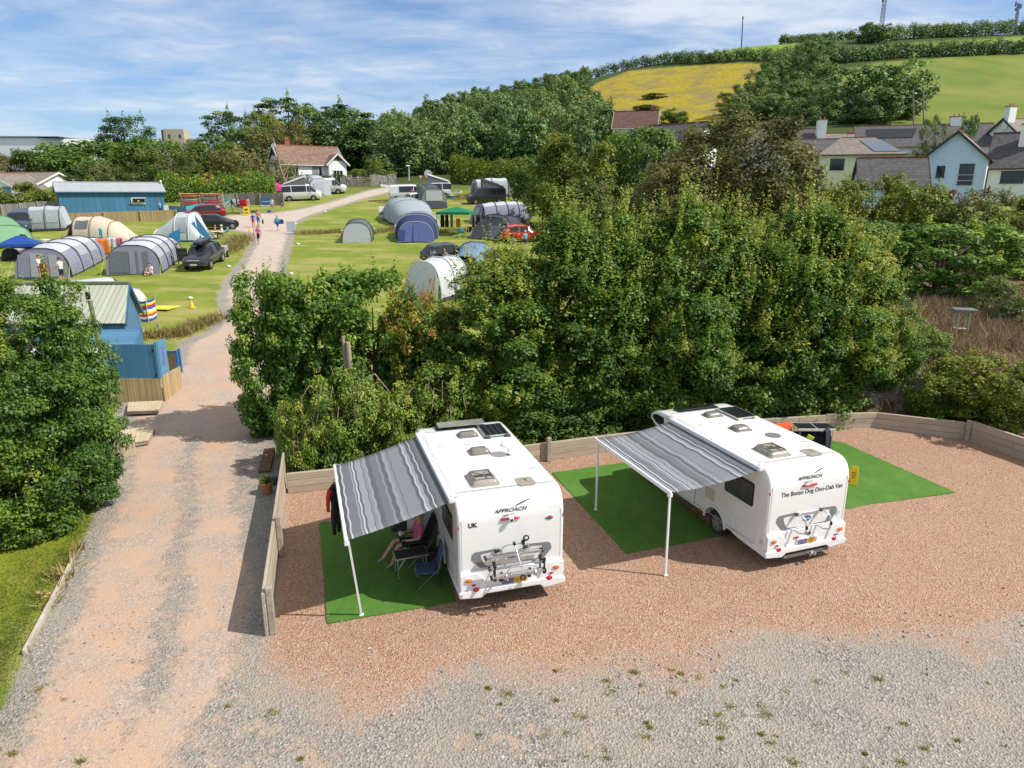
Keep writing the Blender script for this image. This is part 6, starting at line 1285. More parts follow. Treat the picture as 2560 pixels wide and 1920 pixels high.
p = G(513, 664); sv = vehicle('car', 'dark grey estate car with a black roof box and an open door', 'car', p, RV(513, 200), SUVP, PGRY, .35, (.8, 3.55), .97)
MB().loft([[(x*k, y, z) for x in (-.40, .40)]+[(x*k, y, z+.02+.28*k) for x in (.36, -.36)] for y, k, z in ((-1.15, .55, 1.72), (-.95, .95, 1.70), (.7, 1, 1.70), (1.0, .7, 1.72))]).build('roof_box', PBLK, sv, bevel=.05)
MB().box((0, -.8, 1.685), (1.3, .05, .05)).box((0, .6, 1.685), (1.3, .05, .05)).build('roof_bar', BLACK, sv)
dd = MB().box((1.30, .72, .85), (.80, .07, .70)).box((1.30, .62, 1.32), (.78, .05, .28), 1).build('open_door', [PGRY, GLASS], sv, bevel=.03)
lw = MB()
for k in (-3, -2, -1, 1, 2, 3): lw.box((k*.13, 2.20, .82), (.09, .03, .05))
lw.box((0, 2.20, .82), (.14, .03, .03)); lw.each('grille_badge', WPLAS, sv)
p = G(513, 549); vehicle('car', 'shiny dark red sports utility car on the parking patch', 'car', p, RV(513, 272), SUVP, PRED, .37, (.8, 3.6))
p = G(537, 572); vehicle('car', 'black hatchback between the white and blue tent and the dark red car', 'car', p, RV(537, 100), HATCH, PBLK)
p = G(757, 500); vehicle('campervan', 'white campervan with raised grey pop-top roof near the bungalow', 'campervan', p, RV(757, 93), VAN, PW, poptop=1)
p = G(822, 483); vehicle('campervan', 'white van behind the grey awning, bonnet towards the stone wall', 'campervan', p, RV(822, 98), VAN, PW, panel_from=2.5)
p = G(1022, 501); vehicle('van', 'white panel van with its tailgate raised, at the end of the track', 'van', p, RV(1022, 88), VAN, PW, panel_from=1.1, open_tail=True)
p = G(1082, 494); vehicle('campervan', 'white van with a tilted pop-top behind the olive awning tent', 'campervan', p, RV(1082, 266), VAN, PW, poptop=1)
p = G(1035, 513); vehicle('car', 'white car with a dark roof beside the olive awning tent', 'car', p, RV(1035, 250), HATCH, PW)
p = G(1215, 508); vehicle('campervan', 'dark grey campervan with a raised pop-top and side awning beyond the tunnel tent', 'campervan', p, RV(1215, 262), VAN, PGRY, poptop=1)
p = G(1305, 603); vehicle('car', 'bright red hatchback at the edge of the field by the hedge', 'car', p, RV(1305, 72), HATCH, PSCR)
p = G(1118, 655); vehicle('car', 'black hatchback with its boot open, behind the blue windbreak', 'car', p, RV(1118, 60), HATCH, PBLK)
p = G(60, 577); vehicle('campervan', 'slate blue campervan facing down the field beside the grey awning tent', 'campervan', p, RV(60, 190), VAN, PBLU)
y = 41.0; p = onz(at(243, 720, y).x, y); vehicle('campervan', 'white van behind the pale corrugated roof of the blue kiosk', 'campervan', p, RV(262, 84), VAN, PW)
p = G(552, 643); tr = thing('trailer', 'small grey covered trailer behind the dark estate car', 'trailer', p, .2); MB().box((0, 0, .62), (1.0, 1.5, .6)).build('cover', mat('cover_grey', (.30, .31, .33), .8, .15), tr, bevel=.08); wheel(tr, -.56, 0, .27, .27, .15, -1); wheel(tr, .56, 0, .27, .27, .15, 1); MB().tube([(0, -.7, .35), (0, -1.5, .35)], .03, 6).build('drawbar', STEEL, tr)

# ------------------------------------------------------------------ tents
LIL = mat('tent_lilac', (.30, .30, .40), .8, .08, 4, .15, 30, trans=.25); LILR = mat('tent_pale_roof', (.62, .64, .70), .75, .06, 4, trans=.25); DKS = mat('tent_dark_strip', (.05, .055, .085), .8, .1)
MESH_ = mat('tent_mesh', (.13, .14, .16), .7, .15, 5); MESHL = mat('tent_pale_panel', (.40, .43, .45), .6, .12, 4, trans=.2)
def fab(n, c, t=.25): return mat('tent_'+n, c, .8, .09, 4, .15, 30, trans=t)
LIME = mat('guy_lime', (.45, .62, .06), .6, .1)
def tent(label, a, b, archs, ms, name='tent', front=None, back=True, win=(), pole=DKS, strip=True, guys=(), group=None, ptop=.7, front_lean=.4, cat='tent', roof=(4, 9)):
    """tunnel of hoops from a to b (ground points); archs: (fraction along, half width, height)"""
    a, b = Vector(a), Vector(b); rz = face_to(a, b); L_ = (b.xy-a.xy).length; o = thing(name, label, cat, a, rz, group); n = 14; dz = (b.z-a.z)/max(L_, .1)
    def arch(t, hw, h): 
        pts = []
        for k in range(n):
            q = PI*k/(n-1); c, s = math.cos(q), math.sin(q); pts.append(Vector((hw*math.copysign(abs(c)**ptop, c), t*L_, h*max(s, 0)**.8+dz*t*L_)))
        return pts
    fine = []
    for i, (t, hw, h) in enumerate(archs):
        fine.append((t, hw, h))
        if i+1 < len(archs):
            t2, w2, h2 = archs[i+1]; fine.append(((t+t2)/2, (hw+w2)/2*.985, (h+h2)/2*.965))
    rs = [arch(*f) for f in fine]; mb = MB()
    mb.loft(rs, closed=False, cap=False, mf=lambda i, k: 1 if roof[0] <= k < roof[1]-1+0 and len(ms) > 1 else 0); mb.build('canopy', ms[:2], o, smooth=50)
    for (t, hw, h) in archs: MB().tube([p*1.004+Vector((0, 0, .01)) for p in arch(t, hw+.02, h+.02)], .035, 5).build('hoop', pole, o, smooth=60)
    if strip:
        s = MB()
        for sg in (0, n-1): s.loft([[r_[sg]*1.006+Vector((0, 0, -.05)), r_[sg]*1.006+Vector((0, 0, .16))] for r_ in rs], closed=False, cap=False)
        s.each('ground_flap', DKS, o)
    for i, k0, k1, m in win:      # panel between arch i and i+1, section k0..k1
        r0, r1, r2 = rs[2*i], rs[2*i+1], rs[2*i+2]; w = MB(); cen = Vector((0, (r0[0].y+r2[0].y)/2, .6)); off = lambda p: p+(p-cen).normalized()*.03
        w.loft([[off(r0[k].lerp(r1[k], .25)) for k in range(k0, k1+1)], [off(r1[k]) for k in range(k0, k1+1)], [off(r1[k].lerp(r2[k], .75)) for k in range(k0, k1+1)]], closed=False, cap=False); w.build('window', m, o, smooth=50)
    def cap(r_, lean, m, nm, inset=1):
        f = MB(); base = [Vector((p.x*inset, p.y-lean*(1-p.z/max(q_.z for q_ in r_))*1.0, p.z*inset)) for p in r_]; c = Vector((0, r_[0].y-lean*.9, r_[0].z+.02))
        f.v = [tuple(c)]+[tuple(p) for p in base]; f.f = [(0, k+1, k+2) for k in range(n-1)]; f.m = [0]*(n-1); return f.build(nm, m, o, smooth=50)
    if front is not None:
        w = cap(rs[0], front_lean, front[0], 'front_wall'); H_ = archs[0][2]; Wd = archs[0][1]
        for x0, x1, z0, z1, m in front[1:]:
            yy = lambda z: -front_lean*(1-z*H_/max(p.z for p in rs[0]))-.05
            MB().quad((x0*Wd, yy(z0), z0*H_), (x1*Wd, yy(z0), z0*H_), (x1*Wd*.93, yy(z1), z1*H_), (x0*Wd*.93, yy(z1), z1*H_)).build('door_panel', m, w)
    if back: cap(rs[-1], -.5, ms[0], 'rear_wall')
    for x, y, z, gx, gy in guys:
        MB().tube([(x, y, z), (gx, gy, -.0+dz*gy)], .011, 4).build('guy_rope', LIME, o)
    return o
TGp = 'family tunnel tents'
aa = [(0, 1.85, 2.05), (.22, 1.9, 2.15), (.45, 1.85, 2.1), (.68, 1.75, 2.0), (1, 1.5, 1.45)]
fr = lambda: [LIL, (-.86, -.42, .05, .80, LIL), (-.40, .12, .05, .86, MESHL), (.13, .28, .04, .84, LIL), (.30, .62, .06, .80, MESHL)]
gy = [(-1.9, 0, 1.2, -2.1, -.8), (1.9, 0, 1.2, 2.0, -.9), (1.9, 2.5, 1.2, 3.0, 2.3), (1.9, 4.2, 1.2, 3.0, 4.4)]
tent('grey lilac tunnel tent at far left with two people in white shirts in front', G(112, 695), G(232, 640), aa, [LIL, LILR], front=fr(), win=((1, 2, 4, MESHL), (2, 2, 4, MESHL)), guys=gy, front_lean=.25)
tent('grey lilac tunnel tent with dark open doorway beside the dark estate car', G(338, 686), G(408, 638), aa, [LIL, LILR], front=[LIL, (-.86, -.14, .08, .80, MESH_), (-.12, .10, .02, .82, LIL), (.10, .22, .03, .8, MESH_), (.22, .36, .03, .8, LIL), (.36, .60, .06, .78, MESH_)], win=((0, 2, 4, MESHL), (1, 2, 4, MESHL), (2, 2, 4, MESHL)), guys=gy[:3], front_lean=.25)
CRM = fab('cream', (.68, .58, .46), .2)
tent('cream tunnel tent with an arched window and dark pole sleeve', G(212, 602), G(340, 602), [(0, 1.7, 2.15), (.33, 1.75, 2.2), (.66, 1.6, 1.75), (1, 1.0, .35)], [CRM, CRM], win=((0, 2, 4, MESH_),), pole=mat('pole_brown', (.16, .12, .10)), strip=False, front=[mat('tent_brown', (.10, .085, .075), .8, .1)], front_lean=.7)
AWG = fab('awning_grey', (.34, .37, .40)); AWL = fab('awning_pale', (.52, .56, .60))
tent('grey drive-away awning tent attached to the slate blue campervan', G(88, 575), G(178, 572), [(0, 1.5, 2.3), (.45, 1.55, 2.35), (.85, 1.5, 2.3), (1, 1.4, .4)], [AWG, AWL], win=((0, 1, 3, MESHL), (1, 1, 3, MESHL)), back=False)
GRN = fab('pale_green', (.22, .42, .24)); tent('pale green tunnel tent cut off by the left edge', G(38, 620), G(-30, 590), [(0, 1.5, .5), (.2, 1.9, 1.7), (.6, 2.0, 2.2), (1, 2, 2.1)], [GRN, GRN], pole=mat('pole_green', (.08, .2, .1)), guys=((1.6, .6, 1.2, 3.4, -.6), (-1.6, .6, 1.0, -2.2, -1.8)))
WB1 = fab('white', (.60, .64, .68)); BLF = fab('bright_blue', (.02, .22, .44), .2)
t7 = tent('white and blue tent with a large window flap beside the seated group', G(405, 598), G(515, 598), [(0, 1.5, .9), (.50, 1.75, 2.35), (.80, 1.75, 2.4), (1, 1.6, .5)], [WB1, WB1], strip=False, win=((1, 1, 4, MESHL),), pole=mat('pole_white', (.6, .62, .64)))
p = G(470, 604); wk = thing('canvas_windbreak', 'bright blue canvas side flap in front of the white and blue tent', 'windbreak', p, .42)
MB().prism([(-1.5, 0), (.9, 0), (.75, 1.75), (-1.5, .7)], -.02, .02).build('low_flap', BLF, wk); MB().prism([(.95, 0), (2.1, .1), (.85, 2.3)], -.02, .02).build('corner_flap', fab('mid_blue', (.04, .20, .36), .2), wk)
for x, h in ((-1.5, .8), (.85, 2.35)): MB().tube([(x, 0, -.1), (x, 0, h)], .02, 6).build('pole', STEEL, wk)
GTN = fab('grey_green', (.13, .17, .17)); tent('small grey-green tunnel tent with a pale front door, alone on the grass', G(893, 607), G(905, 588), [(0, 1.25, 1.75), (.4, 1.3, 1.85), (1, 1.1, 1.2)], [GTN, GTN], front=[WB1], pole=mat('pole_green2', (.07, .10, .09)), guys=((-1.25, 0, 1, -2.0, -.6), (1.25, 0, 1, 2.0, -.6)), front_lean=.1)
NVY = fab('navy', (.035, .055, .15)); NVL = fab('blue_panel', (.09, .12, .30))
tent('dark blue dome tent with a lighter blue front door', G(1040, 603), G(1046, 578), [(0, 1.6, 1.7), (.3, 2.0, 2.1), (.7, 2.0, 2.0), (1, 1.6, 1.2)], [NVY, NVY], front=[NVL, (-.98, -.60, .1, .62, NVY), (-.12, .12, .02, .9, NVL)], pole=mat('pole_pale', (.4, .43, .5)), front_lean=1.1)
GDM = fab('light_grey', (.40, .45, .49)); tent('large light grey dome tent behind the dark blue one', G(1045, 566), G(1000, 540), [(0, 2.2, 1.5), (.35, 2.45, 2.35), (.7, 2.4, 2.3), (1, 2, 1.6)], [GDM, GDM], front=[GDM, (-.75, .6, .05, .55, fab('pale_grey_panel', (.52, .57, .60)))], pole=mat('pole_grey', (.30, .34, .37)), front_lean=1.0)
OLV = fab('olive_grey', (.20, .24, .21)); tent('olive grey drive-away awning with a big mesh window', G(1085, 521), G(1065, 505), [(0, 1.6, 2.35), (.5, 1.6, 2.5), (1, 1.4, 2.4)], [OLV, mat('tent_dark_roof', (.06, .07, .08), .8)], front=[OLV, (-.62, .66, .38, .88, MESHL), (-.98, .98, .02, .32, DKS)], pole=mat('pole_dark', (.05, .06, .06)), guys=((1.6, 0, 1.5, 2.4, -1.2),), front_lean=.4)
t12 = [(0, 1.6, 1.95), (.27, 1.65, 2.05), (.52, 1.65, 2.05), (.77, 1.6, 2.0), (1, 1.4, 1.8)]
tent('long grey tunnel tent with four dark hoops below the dark campervan', G(1200, 556), G(1310, 548), t12, [LIL, LILR], win=((0, 9, 11, MESHL), (1, 9, 11, MESHL), (2, 9, 11, MESH_)), front=[LIL, (-.5, .5, .05, .75, MESHL)], front_lean=.7)
DKT = fab('dark_slate', (.055, .068, .085), .15); tent('dark slate tent with a pointed porch behind the red hatchback', G(1232, 596), G(1305, 575), [(0, 1.75, 1.9), (.08, 1.8, 2.1), (.5, 1.7, 1.7), (1, 1.3, .9)], [DKT, DKT], front=[DKT, (.1, .9, .0, .62, fab('slate_panel', (.12, .15, .18)))], pole=DKS, front_lean=1.3)
tent('pale inflatable awning tent beyond the dark campervan', G(1186, 492), G(1262, 488), [(0, 1.5, 2.2), (.5, 1.6, 2.35), (1, 1.5, 2.25)], [fab('pale_air', (.42, .46, .48)), LILR], win=((0, 8, 11, MESH_), (1, 8, 11, MESHL)), pole=DKS, front=[fab('pale_air', (.4, .4, .4)), (-.5, .5, .1, .8, MESH_)], front_lean=.2)
tent('grey awning tent between the two white campervans near the bungalow', G(800, 489), G(785, 477), [(0, 1.4, 2.2), (.6, 1.4, 2.3), (1, 1.3, 2.1)], [AWG, AWL], front=[AWL, (-.6, .4, .1, .8, MESHL)], front_lean=.7, pole=mat('pole_grey', (.3, .34, .37)))
wt = fab('bright_white', (.70, .72, .74), .3); tent('plain white tent half hidden by the hedge', G(1060, 745), G(1130, 728), [(0, 1.7, 2.3), (.5, 1.75, 2.4), (1, 1.6, 2.3)], [wt, wt], pole=wt, front=[wt], front_lean=.3)
LBF = fab('light_blue', (.26, .40, .58)); tent('light blue dome tent showing above the hedge beside the black hatchback', G(1165, 672), G(1215, 655), [(0, 1.2, .9), (.5, 1.8, 1.75), (1, 1.2, .8)], [LBF, LBF], strip=False, pole=mat('pole_blue', (.12, .2, .34)), back=False)
p = G(674, 481); tent('small bright pink pop-up tent behind the campervan', p, p+Vector((1.8, .6, .2)), [(0, .7, .9), (.5, .9, 1.3), (1, .6, .7)], [fab('hot_pink', (.68, .04, .30))]*2, strip=False, pole=fab('hot_pink', (.6, .05, .3)))
# gazebos
def gazebo(label, loc, rz, w, d, h, m, m2=None, hip=.45, legs=True):
    o = thing('gazebo', label, 'gazebo', loc, rz); w, d = w/2, d/2
    mb = MB(); e = [(-w, -d, h), (w, -d, h), (w, d, h), (-w, d, h)]; t = [(-w*.12, -d*.12, h+hip), (w*.12, -d*.12, h+hip), (w*.12, d*.12, h+hip), (-w*.12, d*.12, h+hip)]
    mb.loft([[(x*1.01, y*1.01, z-.22) for x, y, z in e], e, t], cap=False); mb.quad(*t); mb.build('canopy', m, o, solid=.015)
    if legs:
        for x in (-w, w):
            for y in (-d, d): MB().beam((x*.98, y*.98, -.1), (x*.98, y*.98, h), .045, .045).build('leg', STEEL, o)
    return o
gz = fab('gazebo_green', (.015, .26, .13), .3); gp = G(1140, 592); gazebo('green gazebo with wetsuits and chairs under it', gp+Vector((0, 1.4, .2)), -.22, 3.2, 2.8, 2.05, gz)
bz = fab('gazebo_blue', (.02, .09, .40), .3); b0 = G(32, 655); gazebo('low blue shelter with peaked top at the left edge', b0+Vector((0, 1.2, 0)), .35, 2.6, 2.2, 1.35, bz, hip=.6)
tent('small dark tent under the blue shelter at the left edge', b0, b0+Vector((.5, 2.0, .2)), [(0, 1.0, 1.0), (.5, 1.1, 1.2), (1, .8, .8)], [fab('dim_grey', (.10, .10, .11)), fab('dim_pale', (.45, .42, .40))], pole=DKS)
# things hung and standing around the tents
def hung(label, cat, name, px, py, w, h, k, rz=0, lift=.25):
    g = G(px, py); m = cloth(k, CC.get(k, (.7, .25, .03))); mb = MB()
    rows = [[(w*(i/8-.5)*(1-.08*math.sin(j*1.3)), .03*math.sin(i*1.4+j*.4), lift+h*(1-j/6)) for i in range(9)] for j in range(7)]
    mb.loft(rows, closed=False, cap=False); o = mb.build(name, m, None, solid=.02, smooth=60, loc=g, rz=rz); return tag(o, label, cat)
CC['orange'] = (.74, .22, .02); cloth('orange', CC['orange'])
hung('large orange towel hanging on a line between the two lilac tents', 'towel', 'towel', 262, 648, 1.05, 1.25, 'orange', .1, .35)
for i, (px, k, lab) in enumerate(((281, 'white', 'white towel on the washing line nearest the orange towel'), (292, 'white', 'white shirt on the washing line, second from the orange towel'), (304, 'pink', 'pink towel on the washing line'))): hung(lab, 'laundry', 'laundry', px, 638, .5, .85, k, .1, .55)
hung('turquoise towel hung in front of the cream tent', 'towel', 'towel', 257, 618, .28, 1.1, 'teal', .1, .5)
g0, g1 = G(255, 640), G(330, 632); ln = thing('washing_line', 'washing line strung between poles in front of the cream tent', 'washing line', g0, 0)
for q in (g0, g1): MB().tube([q-g0, q-g0+Vector((0, 0, 1.6))], .02, 6).build('pole', STEEL, ln)
MB().tube([Vector((0, 0, 1.58)), g1-g0+Vector((0, 0, 1.58))], .008, 4).build('line', WPLAS, ln)
hung('white towel on a rack behind the far left lilac tent', 'towel', 'towel', 118, 628, .8, .7, 'white', .1, .3)
for px, k, lab, w in ((1107, 'black', 'black wetsuit hanging at the left side of the green gazebo', .38), (1118, 'black', 'black wetsuit hanging second from left under the green gazebo', .34), (1130, 'grey', 'dark grey garment hanging under the green gazebo', .26), (1146, 'orange', 'orange towel hanging under the green gazebo', .42), (1196, 'black', 'black wetsuit hanging outside the right leg of the green gazebo', .42), (1184, 'brown', 'brown garment hanging inside the right leg of the green gazebo', .25)): hung(lab, 'laundry', 'laundry', px, 588, w, 1.15 if k != 'orange' else .8, k, -.1, .75)
for px, py, rz, k, lab in ((1150, 594, .4, 'teal', 'teal folding chair under the green gazebo'), (1168, 592, 2.4, 'black', 'black folding chair under the green gazebo'), (532, 598, -1.2, 'teal', 'blue-green folding chair at the table of the seated group'), (562, 592, 1.6, 'sky', 'pale blue folding chair with a towel beside the seated group'), (1112, 664, .3, 'grey', 'folding chair of the sunbather behind the blue windbreak'), (1268, 545, .5, 'navy', 'dark folding chair at the right end of the grey tunnel tent')):
    camp_chair(lab, G(px, py), rz, cloth(k, CC[k]), .9, .15, None, .02, False)
def cbox(label, px, py, s, k, name='cool_box', cat='cool box'):
    g = G(px, py); o = thing(name, label, cat, g, .3); MB().box((0, 0, s[2]/2), s).build('box', cloth(k, CC[k]), o, bevel=.04); MB().box((0, 0, s[2]+.03), (s[0]*1.04, s[1]*1.04, .07)).build('lid', cloth('white', CC['white']), o, bevel=.02)
cbox('white cool box beside the dark blue dome tent', 993, 575, (.5, .4, .45), 'white'); cbox('yellow box at the front of the grey tunnel tent', 1203, 556, (.5, .35, .35), 'yellow'); cbox('blue and white cool box on the grass near the far tables', 1130, 497, (.6, .4, .4), 'blue'); cbox('red bag beside the small grey-green tent', 860, 592, (.5, .4, .55), 'red', 'bag', 'bag')
def ftable(label, px, py, w=1.1, d=.6, k='white', h=.7):
    o = thing('folding_table', label, 'table', G(px, py), .1); MB().box((0, 0, h), (w, d, .04)).build('tabletop', cloth(k, CC[k]), o, bevel=.01)
    for x in (-w*.44, w*.44):
        for y in (-d*.4, d*.4): MB().tube([(x, y, 0), (x, y, h)], .018, 6).build('leg', STEEL, o)
ftable('folding table with bright clutter on the grass beyond the olive awning', 1146, 495); ftable('round-looking white table of the seated group', 545, 598, 1.0, .9); ftable('small table near the far right hedge', 1300, 488, 1.2, .5, 'sky', .6)
for i, (px, k) in enumerate(((1140, 'sky'), (1148, 'grey'), (1153, 'white'))):
    g = G(px, 495); tag(MB().box((0, 0, .83), (.25, .25, .22)).box((0, 0, .96), (.2, .2, .05)).build('box', cloth(k, CC[k]), None, loc=g, bevel=.02), '%s kitchen box on the folding table beyond the olive awning' % {'sky': 'blue', 'grey': 'grey', 'white': 'white'}[k], 'box')
def windbreak(label, pts, h, cols, horizontal=True):
    W_ = [G(*p) for p in pts]; o = thing('windbreak', label, 'windbreak', W_[0]); n = len(cols); mb = MB(); rows = [[], ]
    for j in range(n+1): 
        row = []
        for a, b in zip(W_, W_[1:]):
            for q in (0, .5): pp = a.lerp(b, q)-W_[0]; row.append(pp+Vector((0, 0, .08+h*j/n-.06*(q == .5))))
        row.append(W_[-1]-W_[0]+Vector((0, 0, .08+h*j/n))); rows.append(row)
    mb.loft(rows[1:], closed=False, cap=False, mf=lambda i, k: i if horizontal else k % n); mb.build('cloth', [cloth(c, CC[c]) for c in cols], o, solid=.01)
    for q in W_: MB().tube([q-W_[0]-Vector((0, 0, .1)), q-W_[0]+Vector((0, 0, h+.25))], .022, 6).build('pole', WOODD, o)
windbreak('windbreak striped red, yellow, white and blue beside the kiosk', [(352, 806), (372, 806), (394, 797)], 1.15, ['blue', 'white', 'red', 'yellow', 'white', 'blue', 'red', 'yellow', 'blue'])
windbreak('pale windbreak on poles left of the light grey dome tent', [(948, 546), (962, 545), (978, 545), (993, 543)], 1.25, ['white', 'grey', 'white', 'white'])
windbreak('blue windbreak in front of the black hatchback', [(1078, 676), (1082, 690), (1112, 694), (1140, 684)], 1.2, ['sky', 'blue', 'sky', 'cream', 'blue'])
p = G(400, 770); tag(MB().prism([(-1.0, -.7), (.9, -.9), (1.1, .9), (-.8, .8)], .03, .06, 'z').build('groundsheet', cloth('yellow', CC['yellow']), None, loc=p), 'yellow groundsheet spread on the grass behind the striped windbreak', 'groundsheet')
for px, py, lab in ((480, 770, 'yellow marker cone where the track meets the grass'), (625, 580, 'small orange marker cone beside the walkers')):
    c = thing('marker_cone', lab, 'cone', G(px, py)); MB().loft([[(r_*math.cos(2*PI*k/14), r_*math.sin(2*PI*k/14), z) for k in range(14)] for r_, z in ((.15, .03), (.05, .42), (.03, .44))]).build('cone', mat('cone_yellow', (.75, .42, .01), .5), c, smooth=50); MB().box((0, 0, .015), (.36, .36, .03)).build('base', mat('cone_yellow', (.75, .42, .01)), c)
for px, py, lab in ((728, 686, 'white marker stone on the grass near the hedge'), (476, 748, 'white marker stone at the edge of the track by the cone'), (745, 612, 'white marker stone below the chalk sign'), (738, 560, 'white marker stone by the track above the chalk sign'), (572, 668, 'white marker stone right of the dark estate car'), (812, 531, 'white marker stone beside the upper track')):
    g = G(px, py); tag(MB().ball((0, 0, .06), (.17, .13, .10), 0, 10, 6).build('marker_stone', mat('whitewash', (.72, .72, .70), .8), None, smooth=60, loc=g), lab, 'stone')

# ------------------------------------------------------------------ people in the field
def P_(label, px, py, rz, p, **kw): return person(label, G(px, py), rz, p, **kw)
g = G(648, 612); P_('girl in a pink top and black shorts walking down the track with a pink pole', 648, 612, PI-.1, P_WALK, h=1.66, top='pink', legs='black', hair='blond')
tag(MB().tube([(g.x-.42, g.y-.05, g.z+.15), (g.x-.40, g.y+.15, g.z+2.1)], .025, 6).build('pole', mat('pole_pink', (.62, .12, .16)), None), 'pink pole carried upright by the girl walking down the track', 'pole')
g = G(647, 569); P_('bare-chested man in blue shorts walking up the track with a bag', 647, 569, .05, P_WALK, h=1.82, top=None, legs='blue', hair='ginger', skin=SKINT)
bg = thing('bag', 'black and white bag carried by the bare-chested man', 'bag', g+Vector((.42, .15, .38)), .2); MB().box((0, 0, .2), (.16, .42, .40)).build('sack', cloth('black', CC['black']), bg, bevel=.05); MB().box((.085, 0, .2), (.01, .2, .2)).build('patch', cloth('white', CC['white']), bg); MB().tube([(0, -.1, .38), (0, -.05, .52), (0, .05, .52), (0, .1, .38)], .015, 6).build('handle', BLACK, bg)
P_('child in a blue swim top and red shorts walking beside the bare-chested man', 634, 568, .1, P_WALK2, h=1.42, top='blue', legs='red', hair=None, hat='sky')
g = G(695, 578); P_('child in a blue wetsuit walking up the track with a bodyboard', 695, 578, -.15, P_WALK, h=1.55, top='sky', legs='blue', hair='blond', feet='black')
tag(MB().prism(rounded(-.5, .5, -.22, .22, .12), -.03, .03).build('bodyboard', mat('board_blue', (.02, .10, .30), .4), None, loc=(g.x+.12, g.y+.16, g.z+.92), rz=-.15), 'dark blue bodyboard carried under the arm of the child on the track', 'bodyboard')
P_('man in a white T-shirt and grey shorts walking past the blue sign', 682, 534, -.5, P_WALK, h=1.82, top='white', legs='grey', hair='brown', skin=SKINT)
P_('small child in a dark top and lime shorts on the path by the campervan', 707, 533, .3, P_WALK2, h=1.25, top='brown', legs='lime', hair='dark')
P_('man in a white T-shirt holding a red board outside the far left tent', 104, 702, -1.4, P_HOLD, h=1.78, top='white', legs='grey', hair='brown')
g = G(118, 704); tag(MB().prism(rounded(-.32, .32, -.5, .5, .12), -.035, .035).build('red_board', mat('board_red', (.62, .012, .02), .4), None, loc=(g.x, g.y-.1, g.z+.78), rz=-.25), 'red board held between the two people outside the far left tent', 'board')
P_('man in a white T-shirt and black shorts standing outside the far left tent', 158, 709, 1.3, P_HOLD, h=1.78, top='white', legs='black', hair='brown')
P_('person in a white top sitting cross-legged on the grass in front of a tent', 377, 688, PI-.15, P_GROUND, h=1.65, top='white', legs='cream', hair='brown', group=None)
P_('dark curly-haired boy in a black T-shirt standing by the open car door', 447, 664, -1.1, P_HOLD, h=1.68, top='black', legs='navy', hair='dark', shorts=False)
tag(MB().box((0, 0, 0), (.30, .36, .26)).box((0, 0, .15), (.2, .05, .05)).build('red_bag', cloth('red', CC['red']), None, loc=G(452, 664)+Vector((.25, .1, 1.02)), bevel=.04), 'red bag held by the curly-haired boy at the car door', 'bag')
P_('bare-chested person sitting on the left of the table beside the black car', 540, 594, -1.2, P_SIT, h=1.7, top=None, legs='black', hair='dark', skin=SKINT)
P_('person in a cream top sitting on the right of the table beside the black car', 557, 597, 1.7, P_SIT, h=1.7, top='cream', legs='brown', hair='grey', hat='white')
P_('person bending over the guy ropes of the pale green tent', 70, 622, 1.2, P_BEND, h=1.78, top='black', legs='navy', hair='brown', skin=SKINT)
P_('person in a blue top at the end of the blue cabin', 403, 540, PI/2, P_HOLD, h=1.65, top='sky', legs='navy', hair='ginger')
P_('person in dark clothes stooping behind the raised tailgate of the white van', 985, 502, -1.4, P_BEND, h=1.7, top='brown', legs='brown', hair='dark', skin=SKINT)
P_('woman in a long magenta dress beside the white panel van', 1031, 505, PI, STAND, h=1.65, top='magenta', legs='magenta', hair='brown', shorts=False)
P_('sunbather in a coral top sitting back behind the blue windbreak', 1112, 663, PI-.4, P_SIT, h=1.68, top='coral', legs='coral', hair='ginger')
P_('person in a pale hat near the red hatchback, half hidden by leaves', 1313, 625, .4, STAND, h=1.6, top='sky', legs='navy', hair='grey', hat='white')
# ------------------------------------------------------------------ buildings
def render_(n, c, d=.12): return mat('render_'+n, c, .85, .05, 1.2, .15, 40, dirt=((c[0]*.7, c[1]*.7, c[2]*.66), .35))
RWH = render_('white', (.84, .84, .83)); RCR = render_('cream', (.76, .77, .58)); RBL = render_('blue', (.50, .63, .80))
SLATE = planks('slate_roof', (.085, .08, .085), .28, 1, .3, .8, .10, .45, (0, .35)); TILEB = planks('brown_tile_roof', (.21, .13, .095), .33, 1, .28, .85, .10, .5, (0, .4)); TILER = planks('red_tile_roof', (.13, .065, .05), .33, 1, .25, .85, .1, .5, (0, .4)); TILEG = planks('grey_tile_roof', (.21, .18, .155), .33, 1, .2, .85, .1, .55, (0, .4))
CORR = planks('corrugated_sheet', (.38, .40, .42), .11, 0, .06, .5, .3, .78); CORRG = planks('corrugated_greenish', (.42, .44, .35), .24, 0, .12, .7, .12, .55)
BLUEW = planks('blue_boards', (.045, .17, .29), .62, 0, .10, .6, .05, .45); BLUEB = planks('blue_boards_narrow', (.075, .20, .33), .16, 1, .12, .65, .07, .5); BLUEP = planks('blue_panel_boards', (.055, .19, .34), .17, 0, .12, .65, .05, .5)
BRICK = mat('brick_red', (.30, .11, .06), .85, .25, 14); WFR = mat('frame_white', (.72, .72, .71), .4, .03); DFR = mat('frame_dark', (.035, .03, .028), .5, .1)
FENCEG = planks('fence_grey', (.22, .20, .18), .14, 0, .3, .85, .10, .35); BAMB = planks('bamboo_screen', (.46, .34, .17), .035, 0, .35, .8, .2, .55); BAMBX = planks('bamboo_screen_side', (.46, .34, .17), .035, 1, .35, .8, .2, .55)
